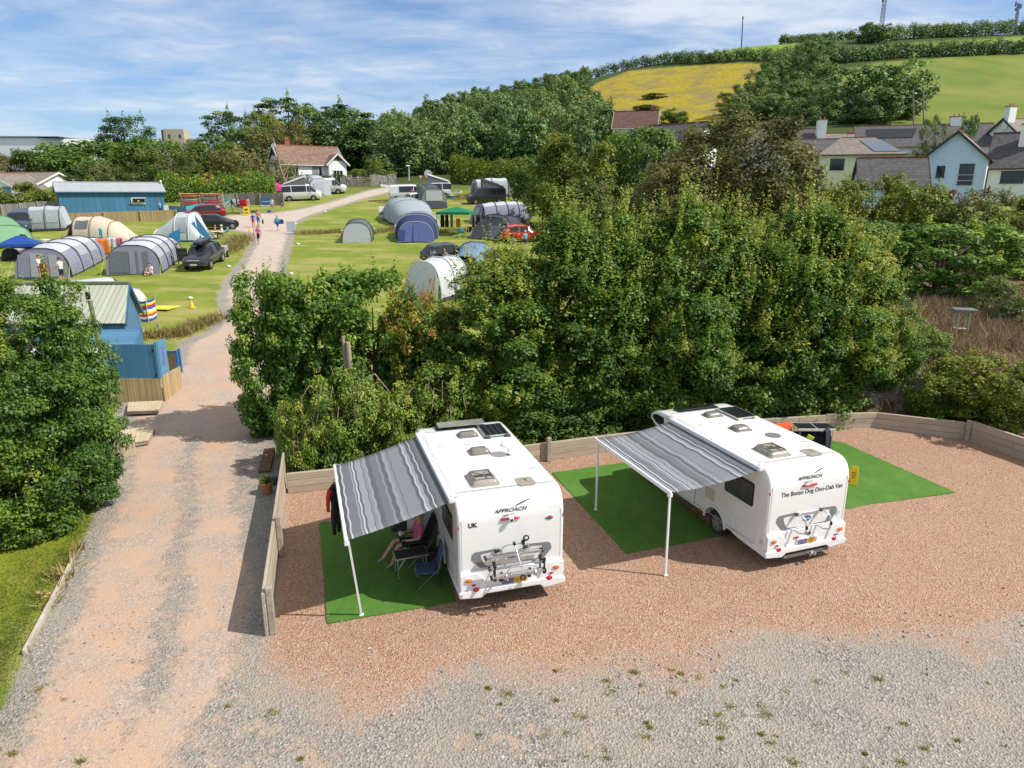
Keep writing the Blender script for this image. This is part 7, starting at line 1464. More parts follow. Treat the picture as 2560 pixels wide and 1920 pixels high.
def gabled(name, label, loc, rz, w, d, he, hr, wm, rm, cat='house', over=.3, windows=(), chimney=(), hip=(0, 0), doors=(), z0=-1.2, frame=WFR, gable_m=None, thick=.14, fascia=None):
    """ridge along local x; front is -y. windows: (face, along, z, w, h[, bars])"""
    o = thing(name, label, cat, loc, rz); x, y = w/2, d/2; mb = MB()
    sec = [(-y, z0), (y, z0), (y, he), (0, hr-.12), (-y, he)]
    if hip == (0, 0): mb.prism(sec, -x, x, 'x')
    else: mb.box((0, 0, (he+z0)/2), (w, d, he-z0))
    mb.build('wall', wm, o)
    r = MB(); k = (hr-he)/y; ey = y+over; ez = he-k*over; hx0, hx1 = -x-over+hip[0], x+over-hip[1]
    top = [(hx0, 0, hr), (hx1, 0, hr)]; e = [(-x-over, -ey, ez), (x+over, -ey, ez), (x+over, ey, ez), (-x-over, ey, ez)]
    up = lambda p: (p[0], p[1], p[2]+thick)
    vs = e+top+[up(p) for p in e+top]
    fs = [(6, 7, 11, 10), (8, 9, 10, 11), (0, 4, 5, 1), (2, 5, 4, 3), (0, 1, 7, 6), (2, 3, 9, 8)]
    fs += [(0, 6, 10, 4), (4, 10, 9, 3), (1, 5, 11, 7), (5, 2, 8, 11)] if hip == (0, 0) else [(6, 10, 9), (7, 8, 11), (0, 3, 4), (1, 5, 2), (1, 2, 8, 7), (0, 6, 9, 3)]
    r.add(vs, fs); r.build('roof', rm, o)
    if hip == (0, 0):
        b = MB()
        for sx in (-1, 1):
            for sy in (-1, 1): b.beam((sx*(x+over+.01), sy*(ey+.02), ez+.02), (sx*(x+over+.01), 0, hr+.02), .05, .24)
        b.each('barge_board', fascia or WFR, o)
        if gable_m:
            for sx in (-1, 1): hz = he+(hr-he)*.45; MB().prism([(-y*.55+.05, hz), (y*.55-.05, hz), (0, hr-.2)], sx*x-.02*(sx < 0), sx*x+.02*(sx > 0), 'x').build('gable_cladding', gable_m, o)
    MB().beam((hx0, 0, hr+thick+.02), (hx1, 0, hr+thick+.02), .22, .10).build('ridge', BRICK if rm in (TILEB, SLATE, TILEG) else rm, o)
    for sy in (-1, 1): MB().tube([(-x-over, sy*(ey+.06), ez+.02), (x+over, sy*(ey+.06), ez+.02)], .06, 6).build('gutter', fascia or WFR, o)
    def face(f, a, z): return {'f': (a, -y, z), 'b': (a, y, z), 'l': (-x, a, z), 'r': (x, a, z)}[f]
    for it in windows:
        f, a, z, ww, hh = it[:5]; bars = it[5] if len(it) > 5 else 1; c = face(f, a, z); along = 0 if f in 'fb' else 1; s = -1 if f in 'fl' else 1
        def bx(mb_, da, dz, la, lz, t, off): 
            q = list(c); q[along] += da; q[1-along] += s*off; q[2] += dz; dd = [0, 0, lz]; dd[along] = la; dd[1-along] = t; mb_.box(q, dd)
        w_ = MB(); bx(w_, 0, hh/2, ww+.1, .07, .08, .03); bx(w_, 0, -hh/2, ww+.18, .07, .16, .05); bx(w_, -ww/2, 0, .07, hh, .08, .03); bx(w_, ww/2, 0, .07, hh, .08, .03)
        for i in range(bars): bx(w_, ww*((i+1)/(bars+1)-.5), 0, .05, hh, .06, .025)
        wo = w_.build('window', frame, o); g_ = MB(); bx(g_, 0, 0, ww-.02, hh-.02, .02, .012); g_.build('pane', GLASS, wo)
    for f, a, ww, hh, m in doors:
        c = face(f, a, hh/2); along = 0 if f in 'fb' else 1; s = -1 if f in 'fl' else 1; q = list(c); q[1-along] += s*.02; dd = [0, 0, hh]; dd[along] = ww; dd[1-along] = .07
        do = MB().box(q, dd).build('door', m, o); q[1-along] += s*.06; q[along] += ww*.35; MB().ball(q, .05).build('handle', CHROME, do)
    for cx, cy, cz, cw, cd, ch, m in chimney:
        c = MB().box((cx, cy, cz), (cw, cd, ch)).box((cx, cy, cz+ch/2+.04), (cw+.12, cd+.12, .12), 1).build('chimney', [m, BRICK], o)
        for i in (-1, 1): MB().tube([(cx+i*cw*.22, cy, cz+ch/2+.1), (cx+i*cw*.22, cy, cz+ch/2+.45)], [.12, .10], 10).build('chimney_pot', TERR, c, smooth=50)
    return o
def H(px, y, pe, pr_):
    """ground point under a pixel column at distance y, eaves and ridge heights from two pixel rows"""
    x = at(px, 900, y); d = ray(px, pe); x = d[0]/d[1]*y; g = ztf(x, y); return Vector((x, y, g)), at(px, pe, y).z-g, at(px, pr_, y).z-g
# blue cabin
l, he, hr = H(276, 84.5, 479, 461); w = (387-168)/FPX*83*1.02
bc = gabled('blue_cabin', 'long blue boarded cabin with a pale corrugated roof', l, .60, w, 4.2, he, hr+.1, BLUEW, CORR, 'cabin', .25, fascia=mat('blue_trim', (.03, .12, .22), .6), z0=-1.0)
wx = 2.5; wb = MB(); 
for a, b_, c_, d_ in ((0, .33, 1.45, .08), (0, -.33, 1.45, .08), (-.70, 0, .08, .7), (.70, 0, .08, .7)): wb.box((wx+a, -2.18, he-1.05+b_), (c_, .10, d_))
wo = wb.build('window', WFR, bc); MB().box((wx, -2.14, he-1.05), (1.36, .03, .62)).build('pane', GLASS, wo); sh = MB().box((wx+.05, -2.42, he-1.0), (1.45, .05, .72), M=Matrix.Rotation(R(38), 3, 'X')).build('open_sash', [WFR], wo); MB().box((wx+.05, -2.45, he-1.0), (1.2, .05, .5), M=Matrix.Rotation(R(38), 3, 'X')).disc((wx, -2.49, he-1.0), .1, .02, 'y', 12, 1).build('sash_pane', [GLASS, WFR], wo)
MB().ball((w/2+.1, -.3, hr+.35), (.13, .13, .2)).tube([(w/2+.1, -.3, hr), (w/2+.1, -.3, hr+.3)], .04, 6).build('roof_vent', WFR, bc)
a, b = G(172, 560), G(443, 551)
def board_fence(name, label, pts, h, m, posts=None, t=.05, cat='fence', z0=-.15, pm=None, jag=0):
    W_ = [Vector(p) for p in pts]; o = thing(name, label, cat, W_[0])
    for p_, q_ in zip(W_, W_[1:]):
        L_ = (q_-p_).length; s = MB(); n = max(2, int(L_/.3)); d = q_-p_
        rz = math.atan2(d.y, d.x); Lx = d.xy.length; rows = [[(Lx*i/n, 0, d.z*i/n+z0) for i in range(n+1)], [(Lx*i/n, 0, d.z*i/n+h+jag*math.sin(i*7.3)) for i in range(n+1)]]
        s.loft(rows, closed=False, cap=False); b_ = s.build('boards', m, o, solid=t, loc=p_-W_[0], rz=rz)
        if posts:
            k = max(1, round(Lx/posts))
            for i in range(k+1): MB().box((0, -.06, h/2), (.10, .10, h+.12)).build('post', pm or WOODP, o, loc=(p_-W_[0])+d*(i/k), rz=rz)
    return o
board_fence('bamboo_fence', 'pale bamboo screen fence in front of the blue cabin', [a, b], 1.12, BAMB, 4, pm=BAMB)
a, b, c = G(385, 540), G(450, 545), G(490, 538); ct = board_fence('counter', 'low blue painted counter and rail beside the blue cabin', [onz(a.x, a.y+1.2), onz(b.x, b.y+1.8), onz(c.x, c.y+2.5)], 1.0, mat('counter_blue', (.10, .26, .42), .6, .15), cat='counter')
for q in (.2, .45): tag(MB().beam((0, 0, 0), (4.2, .6, -.55), .05, .12).build('handrail', mat('counter_blue2', (.04, .22, .38), .6), None, loc=at(408+q*10, 521+14*q, 85)), 'blue sloping handrail %s the steps by the blue cabin' % ('above' if q < .3 else 'below, along'), 'handrail')
g = G(418, 541); tag(MB().prism([(-.28, 0), (.28, 0), (.24, .95), (-.24, .95)], -.03, .03).build('notice_board', WFR, None, loc=(g.x, g.y, g.z+.3), rz=.2), 'white notice board standing on the counter beside the blue cabin', 'notice board')
# little blue shed and left bungalow
l, he, hr = H(70, 91, 515, 485); gabled('blue_shed', 'small blue shed with a pale roof behind the grey fence', l, PI/2-.35, 4.6, 4.6, he, hr+.1, BLUEW, CORR, 'shed', .2, fascia=mat('blue_trim', (.03, .12, .22), .6), doors=(('l', 0, 1.5, 2.0, mat('shed_door', (.07, .20, .30), .6)),))
l, he, hr = H(82, 108, 452, 433); gabled('bungalow', 'white bungalow with a brown roof behind the little blue shed', l, -.18, 8.6, 8.5, he-.6, hr, RWH, TILEG, 'bungalow', .35, chimney=())
l2, he2, hr2 = H(22, 102, 455, 436); gabled('bungalow', 'white gabled wing of a bungalow cut off by the left edge', l2, PI/2-.18, 5.5, 7.5, he2-1, hr2, RWH, TILEG, 'bungalow', .3)
board_fence('plank_fence', 'weathered grey plank fence behind the slate blue campervan', [G(-40, 556), G(10, 553), G(100, 545), G(172, 541)], 1.75, FENCEG, 2.2, jag=.03)
# far white building, beige block
x0 = at(12, 350, 190); o = thing('white_building', 'large white flat-roofed building on the skyline at the left edge', 'building', (at(60, 350, 196).x, 200, ztf(-110, 200)-1)); z = at(60, 341, 190).z-o.location.z
MB().box((-5, 0, z/2), (21, 14, z), 0).build('wall', render_('grey_white', (.84, .88, .90)), o); MB().prism([(5.5, -7.03), (5.5, 7), (17, 7.2), (17, -2)], 0, z*.985, 'z').build('end_wall', RWH, o); MB().box((-18, -1, z*.48), (5, 14, z*.96)).build('side_block', RWH, o)
MB().box((0, 0, z+.1), (22.5, 14.8, .22)).build('roof_edge', mat('roof_edge_dark', (.03, .04, .07), .6), o)
o = thing('stone_block_building', 'square beige stone building on the skyline right of the pine', 'building', (at(427, 330, 250).x, 254, ztf(-115, 254)-2), .12); z = at(427, 322, 250).z-o.location.z
MB().box((0, 0, z/2), (6.6, 6, z)).build('wall', mat('beige_stone', (.46, .40, .30), .9, .12, 2), o); MB().box((5, .5, z/2-1.6), (4, 6, z-3)).build('wing', mat('beige_stone', (.46, .40, .30), .9), o)
for i in (-1, 1): MB().box((i*1.7+.3, -3.02, z-2.3), (.8, .06, 1.3)).build('window', GLASSG, o)
MB().box((-3.5, -1, z-2.2), (.5, 5, 3.8)).build('balcony', DGREY, o)
# white bungalow by the track end
TH = .62; e = H(766, 119.5, 411, 370); l, he, hr = e; hr += .2
bu = gabled('bungalow', 'white bungalow with a brown tiled roof and brick chimney', l, TH, 10.2, 6.6, he, hr, RWH, TILEB, 'bungalow', .35, windows=(('f', -3.3, he-1.15, 1.5, 1.35, 2), ('l', -.6, he-1.2, 1.1, 1.2, 1), ('f', 1.0, he-1.2, .5, 1.5, 0)), chimney=((-2.8, .5, hr+.2, .8, .6, 1.5, BRICK),), doors=(('f', .2, .95, he-.35, mat('door_grey', (.25, .26, .27), .5)),), gable_m=mat('brown_cladding', (.12, .075, .055), .8, .2))
wg = MB(); wy = -3.3
wg.prism([(1.9, -1), (4.9, -1), (4.9, he), (3.4, he+1.35), (1.9, he)], wy-1.5, wy+.5); wb = wg.build('front_wing', RWH, bu)
rr = MB(); rr.loft([[(1.5, y_, he-.25), (3.4, y_, he+1.55), (5.3, y_, he-.25), (5.3, y_, he-.37), (3.4, y_, he+1.4), (1.5, y_, he-.37)] for y_ in (wy-1.85, wy+3)]); rr.build('wing_roof', TILEB, bu)
MB().prism([(2.5, he+.5), (4.3, he+.5), (3.4, he+1.28)], wy-1.53, wy-1.5).build('wing_gable_cladding', mat('brown_cladding', (.12, .075, .055), .8), bu)
ww = MB().box((3.4, wy-1.52, he-1.0), (1.7, .08, .08)).box((3.4, wy-1.52, he-2.2), (1.8, .12, .08)); [ww.box((3.4+k, wy-1.52, he-1.6), (.08, .08, 1.2)) for k in (-.8, -.27, .27, .8)]; ww = ww.build('window', WFR, bu); MB().box((3.4, wy-1.508, he-1.6), (1.6, .02, 1.15)).build('pane', GLASS, ww)
for sx in (-1, 1): MB().beam((3.4+sx*1.95, wy-1.88, he-.26), (3.4, wy-1.88, he+1.56), .05, .24).build('barge_board', WFR, bu)
# village houses at right
l, he, hr = H(2386, 82, 397, 330); HU, HN = Vector((.796, -.605, 0)), Vector((.605, .796, 0)); bl = l+HN*4.5
bh = gabled('blue_house', 'pale blue gabled house with a glass balcony door', bl, PI/2-.65, 9.0, 6.3, he, hr, RBL, TILEG, 'house', .35, windows=(('l', 1.15, he-1.4, .75, 1.25, 0), ('l', -1.35, he-1.7, 1.35, 2.2, 1), ('l', .6, he-4.1, 2.2, 1.1, 1)), frame=DFR, fascia=DFR)
MB().box((-4.62, -1.35, he-2.35), (.06, 1.8, .06)).box((-4.62, -1.35, he-1.75), (.06, 1.8, .06)).each('balcony_rail', STEEL, bh); MB().tube([(-4.6, 2.9, -1), (-4.6, 2.9, he-.6), (-4.75, 3.3, he)], .06, 6).build('downpipe', WFR, bh)
MB().box((-3.4, -3.17, he/2-1), (2.15, .06, he+1.9)).build('white_return', RWH, bh)
wl = l+HU*3.3+HN*1.7+HU*6.5+HN*4; he3 = at(2500, 414, 79).z-l.z; hr3 = at(2530, 331, 82).z-l.z
gabled('white_house', 'white rendered house with a dark slate roof joined to the blue house', wl, -.65, 13, 8, he3, hr3, RWH, SLATE, 'house', .4, windows=(('f', -4.2, he3-1.2, 2.1, 1.25, 1), ('f', -3.9, he3-4.3, 1.8, 1.0, 1), ('f', 1.2, he3-1.2, 1.5, 1.2, 1)), frame=DFR, fascia=DFR, chimney=((-3.4, -1.4, hr3-.5, 1.8, .95, 2.6, RWH),))
l4, he4, hr4 = H(2520, 112, 345, 300); gabled('white_house', 'white house with a grey roof up behind, at the right edge', l4+Vector((3, 0, 0)), .25, 10, 8, he4-.6, hr4, RWH, TILEG, 'house', .35, chimney=((-4.6, -.4, hr4+.1, 1.3, .9, 3.2, RWH),), fascia=DFR)
l5, he5, hr5 = H(2236, 79, 462, 394); gabled('outbuilding', 'dark slate lean-to roof left of the blue house', l5+Vector((.6, 2.4, 0)), -.30, 6.6, 6.0, he5-.2, hr5, RBL, SLATE, 'outbuilding', .3, fascia=DFR)
l6, he6, hr6 = H(2128, 94, 385, 342)
ch = gabled('cream_house', 'cream house with a hipped roof and solar panels', l6+Vector((2.0, 3, 0)), -.28, 9.5, 8.0, he6, hr6, RCR, TILEG, 'house', .4, hip=(3.2, 3.2), windows=(('f', -2.7, he6-1.3, 1.6, 1.35, 0), ('f', 1.0, he6-1.2, 1.2, 1.35, 1)), frame=DFR, fascia=DFR, chimney=((-.6, 1.8, hr6-.2, .8, .7, 1.8, RWH),))
k = (hr6-he6)/4.0; MB().quad((1.5, -3.9, he6+.28), (4.6, -3.9, he6+.28), (2.6, -.9, he6+.28+k*3.0), (.1, -.9, he6+.28+k*3.0)).build('solar_panel', mat('solar_blue', (.10, .13, .18), .15, .1, coat=.5), ch, solid=.06)
l7, he7, hr7 = H(2045, 97, 377, 352); gabled('cream_wing', 'cream wing with a low slate roof left of the hipped cream house', l7+Vector((0, 2, 0)), -.22, 7, 5.6, he7, hr7+.2, RCR, SLATE, 'house', .35, windows=(('f', -.6, he7-1.3, 2.2, 1.5, 2), ('f', .8, he7-3.8, 1.2, .8, 0)), frame=DFR, fascia=DFR)
l8, he8, hr8 = H(2010, 112, 366, 322); gabled('white_house', 'white-gabled house with a tall rendered chimney behind the brown tree', l8+Vector((-2.4, 2, 0)), -.18, 10.5, 7.5, he8-.4, hr8, RWH, SLATE, 'house', .35, chimney=((4.9, -1.6, hr8-.6, 1.3, 1.1, 3.6, RWH),), fascia=DFR)
l9, he9, hr9 = H(2298, 118, 368, 314); lh = gabled('slate_house', 'long house with a big slate roof and black solar panels', l9, -.30, 19, 9.5, he9, hr9, RWH, SLATE, 'house', .4, chimney=((4.6, 0, hr9+.3, 1.6, 1.0, 1.7, RWH),), fascia=mat('orange_barge', (.30, .12, .05), .7))
k = (hr9-he9)/4.75; MB().quad((-8.2, -3.2, he9+k*1.55+.25), (-1.8, -3.2, he9+k*1.55+.25), (-.9, -1.0, he9+k*3.75+.25), (-8.2, -1.0, he9+k*3.75+.25)).build('solar_panel', mat('solar_black', (.012, .015, .02), .2, .1), lh, solid=.08)
l10, he10, hr10 = H(1590, 150, 322, 279); gabled('red_roofed_house', 'house with a red-brown roof below the ragwort field', l10, -.25, 8.5, 7, he10, hr10, RWH, TILER, 'house', .3, chimney=((3.2, .5, hr10, 1.2, .7, 1.4, BRICK),))
l11, he11, hr11 = H(1690, 92, 362, 312); gabled('white_house', 'white-gabled house with a dark roof left of the large brown tree', l11, -.75, 8, 6, he11, hr11, RWH, SLATE, 'house', .3, fascia=DFR)
l12, he12, hr12 = H(2105, 128, 360, 340); gabled('grey_roofed_house', 'low grey roof between the cream house and the tall chimney', l12, -.2, 7, 6, he12, hr12+.3, RWH, TILEG, 'house', .3)

# ------------------------------------------------------------------ the blue kiosk on the left of the track
kz = .55; yA, yR, yB = 31.0, 33.0, 35.0
pA, pR, pB = at(313, 810, yA), at(322, 709, yR), at(358, 783, yB)
kk = thing('kiosk', 'blue boarded kiosk with a pale corrugated roof beside the track', 'kiosk', (pR.x, yR, kz)); rel = lambda p, dx=0, dz=0: (p.x-pR.x+dx, p.y-yR, p.z-kz+dz)
L_ = 5.2; A, Rr, B_ = rel(pA), rel(pR), rel(pB)
lf = lambda p, d=L_: (p[0]-d, p[1]-.25, p[2])
mb = MB(); i_ = lambda p: (p[0]-.12, p[1]*.94, p[2]-.10)
mb.loft([[(i_(A)[0], i_(A)[1], -.6), i_(A), i_(Rr), i_(B_), (i_(B_)[0], i_(B_)[1], -.2)], [(i_(A)[0]-L_, i_(A)[1], -.6), lf(i_(A)), lf(i_(Rr)), lf(i_(B_)), (i_(B_)[0]-L_, i_(B_)[1], -.2)]]); mb.build('wall', BLUEB, kk)
for a_, b_ in ((A, Rr), (Rr, B_)): MB().quad(a_, b_, lf(b_), lf(a_)).build('roof', CORRG, kk, solid=.06)
MB().beam((Rr[0]+.05, Rr[1], Rr[2]+.06), (Rr[0]-L_, Rr[1]-.25, Rr[2]+.06), .34, .09).build('ridge_cap', mat('mossy_green', (.17, .20, .11), .9, .25), kk)
for a_, b_ in ((A, Rr), (Rr, B_)): MB().beam((a_[0]+.03, a_[1], a_[2]-.05), (b_[0]+.03, b_[1], b_[2]-.05), .05, .16).build('barge_board', mat('blue_trim', (.03, .12, .22), .6), kk)
MB().box((A[0]-.02, -.6, 1.9), (.12, .18, .22)).box((A[0], .9, 1.8), (.12, .16, .2)).each('lantern', STEEL, kk)
# lower annex with pale roof
q0 = at(262, 905, 29.6); an = thing('annex', 'low blue annex with a flat pale roof in front of the kiosk', 'annex', (q0.x-1.6, 29.4, .35)); MB().box((0, 0, .8), (3.0, 1.6, 1.8)).build('wall', BLUEP, an); MB().box((.05, -.05, 1.78), (3.3, 1.9, .10), M=Matrix.Rotation(R(4), 3, 'X')).build('roof', mat('pale_felt', (.62, .64, .64), .6, .1), an, bevel=.02)
aw = at(285, 845, 30.2); tag(MB().prism([(-1.0, 0), (1.0, 0), (1.0, .06), (-1.0, .06)], -.5, .5).build('canopy_boards', BLUEB, None, loc=aw, rz=.1), 'sloping blue boarded canopy under the eaves of the kiosk', 'canopy'); bpy.data.objects['canopy_boards'].rotation_euler = (R(32), 0, .1)
# screen of blue boards above bamboo, with its return and gate
cr = flat(409, 1008, .2); cz = .2; top = at(411, 858, cr.y).z-cz; lw_ = 1.95
sc_ = thing('blue_screen', 'blue board screen over bamboo at the corner of the kiosk yard', 'screen', (cr.x, cr.y, cz-.05))
MB().box((-lw_/2, 0, top*.72), (lw_, .06, top*.56)).build('blue_boards', BLUEP, sc_); MB().box((-lw_/2, -.03, top*.22), (lw_, .05, top*.44)).build('bamboo', BAMB, sc_)
MB().box((.0, .0, top*.74), (.10, .12, top*.60)).box((.05, .35, top*.76), (.05, .66, top*.56)).build('corner_post', mat('blue_post', (.09, .25, .40), .6, .1), sc_)
MB().box((.06, .85, top*.24), (.05, 1.6, top*.48)).build('side_bamboo', BAMBX, sc_)
MB().box((-.12, -.05, top*.9), (.03, .04, .12)).box((-.12, -.05, top*.5), (.03, .04, .12)).each('hinge', BLACK, sc_)
MB().box((.082, .35, top*.78), (.008, .10, .8)).build('purple_poster', mat('poster_purple', (.25, .10, .42), .6, .3, 14), sc_)
gt = G(448, 936); go = thing('blue_gate', 'blue framed gate filled with bamboo at the corner of the kiosk yard', 'gate', gt); GB_ = mat('gate_blue', (.03, .16, .38), .6, .1)
for (x, y) in ((0, 0), (-.05, .35)): MB().box((x, y, .55), (.10, .10, 1.15)).build('post', GB_, go)
MB().box((-.42, .02, 1.06), (.85, .08, .09)).build('top_rail', GB_, go); MB().box((-.42, .05, .52), (.74, .04, .96)).build('bamboo', BAMB, go); MB().beam((-.85, -.9, .05), (-.78, -.3, 1.1), .07, .09).build('brace', GB_, go)
p = onz(at(347, 850, 31).x, 31.4); bx_ = thing('bodyboard_crate', 'black crate with an orange side standing against the kiosk', 'crate', p, .1); MB().box((-.08, 0, .75), (.46, .6, .75)).build('crate_body', BLACK, bx_, bevel=.02); MB().box((.22, 0, .72), (.12, .62, .82)).build('orange_side', mat('side_orange', (.70, .16, .02), .5, .1), bx_, bevel=.03); MB().box((0, 0, .2), (.5, .5, .4)).build('stand', WOODP, bx_); MB().box((.285, -.05, .75), (.01, .2, .3)).build('white_label', WFR, bx_)
p = onz(at(334, 855, 31).x-.35, 31.1); ps = thing('poster_board', 'purple poster board on the kiosk wall left of the black crate', 'poster', (p.x, p.y, p.z+.9), 0); MB().box((0, 0, .3), (.4, .04, .6)).build('board', BLUEW, ps); MB().box((0, -.025, .3), (.3, .01, .45)).build('poster', mat('poster_purple', (.25, .10, .42), .6), ps)
lp = at(222, 742, 27.5); lo = thing('lamp_pole', 'greenish wooden pole with a small floodlight beside the kiosk roof', 'lamp pole', (lp.x, 27.5, .2)); MB().tube([(.25, 0, 0), (.02, 0, lp.z-.35)], [.10, .085], 9).build('pole', mat('green_pole', (.17, .19, .11), .9, .2), lo, smooth=50); MB().box((0, -.05, lp.z-.15), (.14, .14, .3)).build('floodlight', BLACK, lo, bevel=.02); MB().box((0, -.05, lp.z+.06), (.12, .12, .12)).build('sensor', WFR, lo, bevel=.02)
# decks and plywood panel
def deck(label, pts, n, h):
    P = [gnd(*p)+Vector((0, 0, .01)) for p in pts]; zm = max(p.z for p in P); P = [Vector((p.x, p.y, zm)) for p in P]; o = thing('timber_deck', label, 'deck', P[0], 0, 'timber decks beside the track')
    a_, b_, c_, d_ = [p-P[0] for p in P]          # a-b back edge, d-c front edge
    for i in range(n):
        t0, t1 = (i+.03)/n, (i+.97)/n; q = [a_.lerp(b_, t0), a_.lerp(b_, t1), d_.lerp(c_, t1), d_.lerp(c_, t0)]
        MB().loft([[v+Vector((0, 0, h-.035)) for v in q], [v+Vector((0, 0, h)) for v in q]]).build('board', WOODD, o)
    f = MB(); q = [a_.lerp(b_, .02), a_.lerp(b_, .97), d_.lerp(c_, .97), d_.lerp(c_, .02)]; f.loft([[v+Vector((0, .03, 0)) for v in q], [v+Vector((0, .03, h-.04)) for v in q]]); f.build('frame', WOODP, o)
deck('slatted timber deck at the foot of the bamboo screen', [(322, 1015), (409, 1010), (399, 1040), (320, 1044)], 10, .14)
deck('slatted timber step nearest the plywood panel', [(297, 1087), (389, 1080), (373, 1115), (300, 1126)], 6, .16)
def panel3(name, label, cat, b0, b1, h, m):
    o = thing(name, label, cat, b0); d = b1-b0; rz = math.atan2(d.y, d.x); p = MB().box((d.xy.length/2, 0, h/2), (d.xy.length, .05, h)).build('sheet', m, o, rz=rz)
    for k in (.1, .9): MB().box((d.xy.length*k, .07, h/2-.03), (.07, .08, h)).build('batten', WOODP, o, rz=rz)
PLY = mat('plywood', (.46, .40, .29), .8, .15, 3, dirt=((.26, .27, .17), .6))
panel3('plywood_panel', 'weathered plywood panel behind the lower timber step', 'panel', flat(292, 1130), flat(262, 1215), 1.15, PLY)
panel3('plywood_panel', 'mossy plywood board under the edge of the layered tree', 'panel', flat(306, 1150), flat(282, 1230), .55, PLY)
MB().box((0, 0, .2), (.7, .3, .4), rz=.5).build('planter_box', WOODD, None, loc=flat(312, 1140), bevel=.01); tag(bpy.data.objects['planter_box'], 'low timber planter box at the end of the lower step', 'planter')

# ------------------------------------------------------------------ shop fence, boards, signs
f0, f1, f2 = G(411, 534), G(560, 527), G(690, 524)
board_fence('shop_fence', 'grey picket fence behind the surfboard rack, banner and blue sign', [f0+Vector((0, 4.5, .4)), f1+Vector((0, 4.5, .4)), f2+Vector((0, 3.2, .3))], 1.6, FENCEG, 2.5)
rk = thing('board_rack', 'timber rack holding kayaks and paddleboards by the fence', 'rack', onz(at(505, 515, 86.5).x, 86.5))
for x in (-2.6, -.05, 2.5): MB().box((x, .3, .85), (.12, .12, 2.0)).build('post', WOODD, rk)
for x in (-2.6, -.05, 2.5): MB().box((x, 0, .5), (.08, .7, .06)).box((x, 0, 1.0), (.08, .7, .06)).box((x, 0, 1.5), (.08, .7, .06)).each('arm', WOODD, rk)
bc_ = {'orange': (.72, .30, .02), 'purple': (.10, .03, .14), 'pale': (.62, .50, .62), 'red': (.50, .01, .03), 'crimson': (.40, .01, .05)}
def board(label, cx, z, k, L_=2.5, dy=0):
    o = thing('paddleboard', label, 'paddleboard', rk.location+Vector((cx, -.05+dy, z)), 0, 'boards stacked on the rack'); n = 14
    rings = []
    for i in range(n+1):
        t = i/n; s = max(.05, math.sin(PI*(.04+.92*t))**.55); rings.append([Vector(((t-.5)*L_, .38*s*math.cos(2*PI*q/10), .075*s*math.sin(2*PI*q/10)+.10*(abs(t-.5)*2)**3)) for q in range(10)])
    MB().loft(rings).build('hull', mat('board_'+k, bc_[k], .4, .1), o, smooth=50)
for cx, z, k, lab in ((-1.35, 1.72, 'orange', 'orange board on top of the left half of the rack'), (1.25, 1.72, 'orange', 'orange board on top of the right half of the rack'), (-1.35, 1.47, 'orange', 'second orange board from the top, left half of the rack'), (-1.35, 1.27, 'purple', 'dark purple board in the left half of the rack'), (-1.30, 1.05, 'pale', 'pale pink board in the left half of the rack'), (-1.15, .70, 'red', 'upper red board in the left half of the rack'), (-1.1, .42, 'crimson', 'lower red board in the left half of the rack'), (1.25, 1.0, 'red', 'red board uppermost of the three in the right half of the rack'), (1.3, .70, 'crimson', 'middle red board in the right half of the rack'), (1.35, .42, 'red', 'lowest red board in the right half of the rack'), (1.2, 1.45, 'purple', 'dark purple board under the right-hand orange one')): board(lab, cx, z, k)
def sign_at(name, label, cat, px, py0, y, w, h, m, rz=0, t=.05):
    p = at(px, py0, y); o = thing(name, label, cat, p, rz); MB().box((0, 0, h/2), (w, t, h)).build('panel', m, o); return o
b_ = sign_at('banner', 'white surf banner with a black figure on the fence', 'banner', 579, 521, 87.5, 1.95, 1.15, WFR)
MB().prism([(-.95, .75), (-.95, 1.13), (.3, 1.13), (.05, .95), (-.2, 1.0), (-.5, .82)], -.04, -.028).build('cyan_splash', mat('cyan_print', (.05, .48, .52), .6), b_)
MB().prism([(-.97, .02), (.5, .02), (-.1, .25), (-.55, .55), (-.97, .62)], -.036, -.028).build('wave', mat('wave_print', (.45, .55, .60), .6, .2, 9), b_)
s = MB(); s.disc((.10, -.045, .93), .09, .015, 'y', 12); s.prism([(-.02, .85), (.22, .85), (.24, .55), (-.02, .52)], -.05, -.04); s.prism([(-.02, .85), (-.12, .7), (-.40, .40), (-.46, .44), (-.14, .80)], -.05, -.04); s.prism([(.22, .83), (.42, .62), (.62, .60), (.62, .55), (.38, .56), (.2, .72)], -.05, -.04); s.prism([(-.02, .55), (.1, .55), (.02, .3), (.06, .05), (-.05, .05), (-.08, .3)], -.05, -.04); s.prism([(.1, .56), (.24, .56), (.42, .36), (.62, .18), (.55, .12), (.32, .30)], -.05, -.04); s.build('figure', mat('print_black', (.012, .012, .015), .6), b_)
MB().box((.90, -.04, .95), (.26, .015, .26)).box((.90, -.04, .60), (.26, .015, .26)).box((.88, -.035, .6), (.5, .012, 1.1), 1).build('side_print', [WFR, mat('print_dark', (.04, .04, .05), .6)], b_)
b_ = sign_at('red_box', 'red wall-mounted box on the fence right of the banner', 'box', 609, 518, 87.3, .8, .85, mat('box_red', (.58, .015, .02), .4), 0, .35); MB().box((0, -.19, .48), (.5, .02, .3)).box((0, -.20, .25), (.3, .02, .06)).build('recess', mat('recess_red', (.30, .01, .015), .6), b_)
b_ = sign_at('notice', 'small white notices on the fence beside the red box', 'notice', 621, 514, 87.5, .3, .75, WFR); MB().box((0, -.03, .5), (.18, .01, .12)).box((0, -.03, .22), (.18, .01, .1)).build('print', mat('print_dark', (.04, .04, .05), .6), b_)
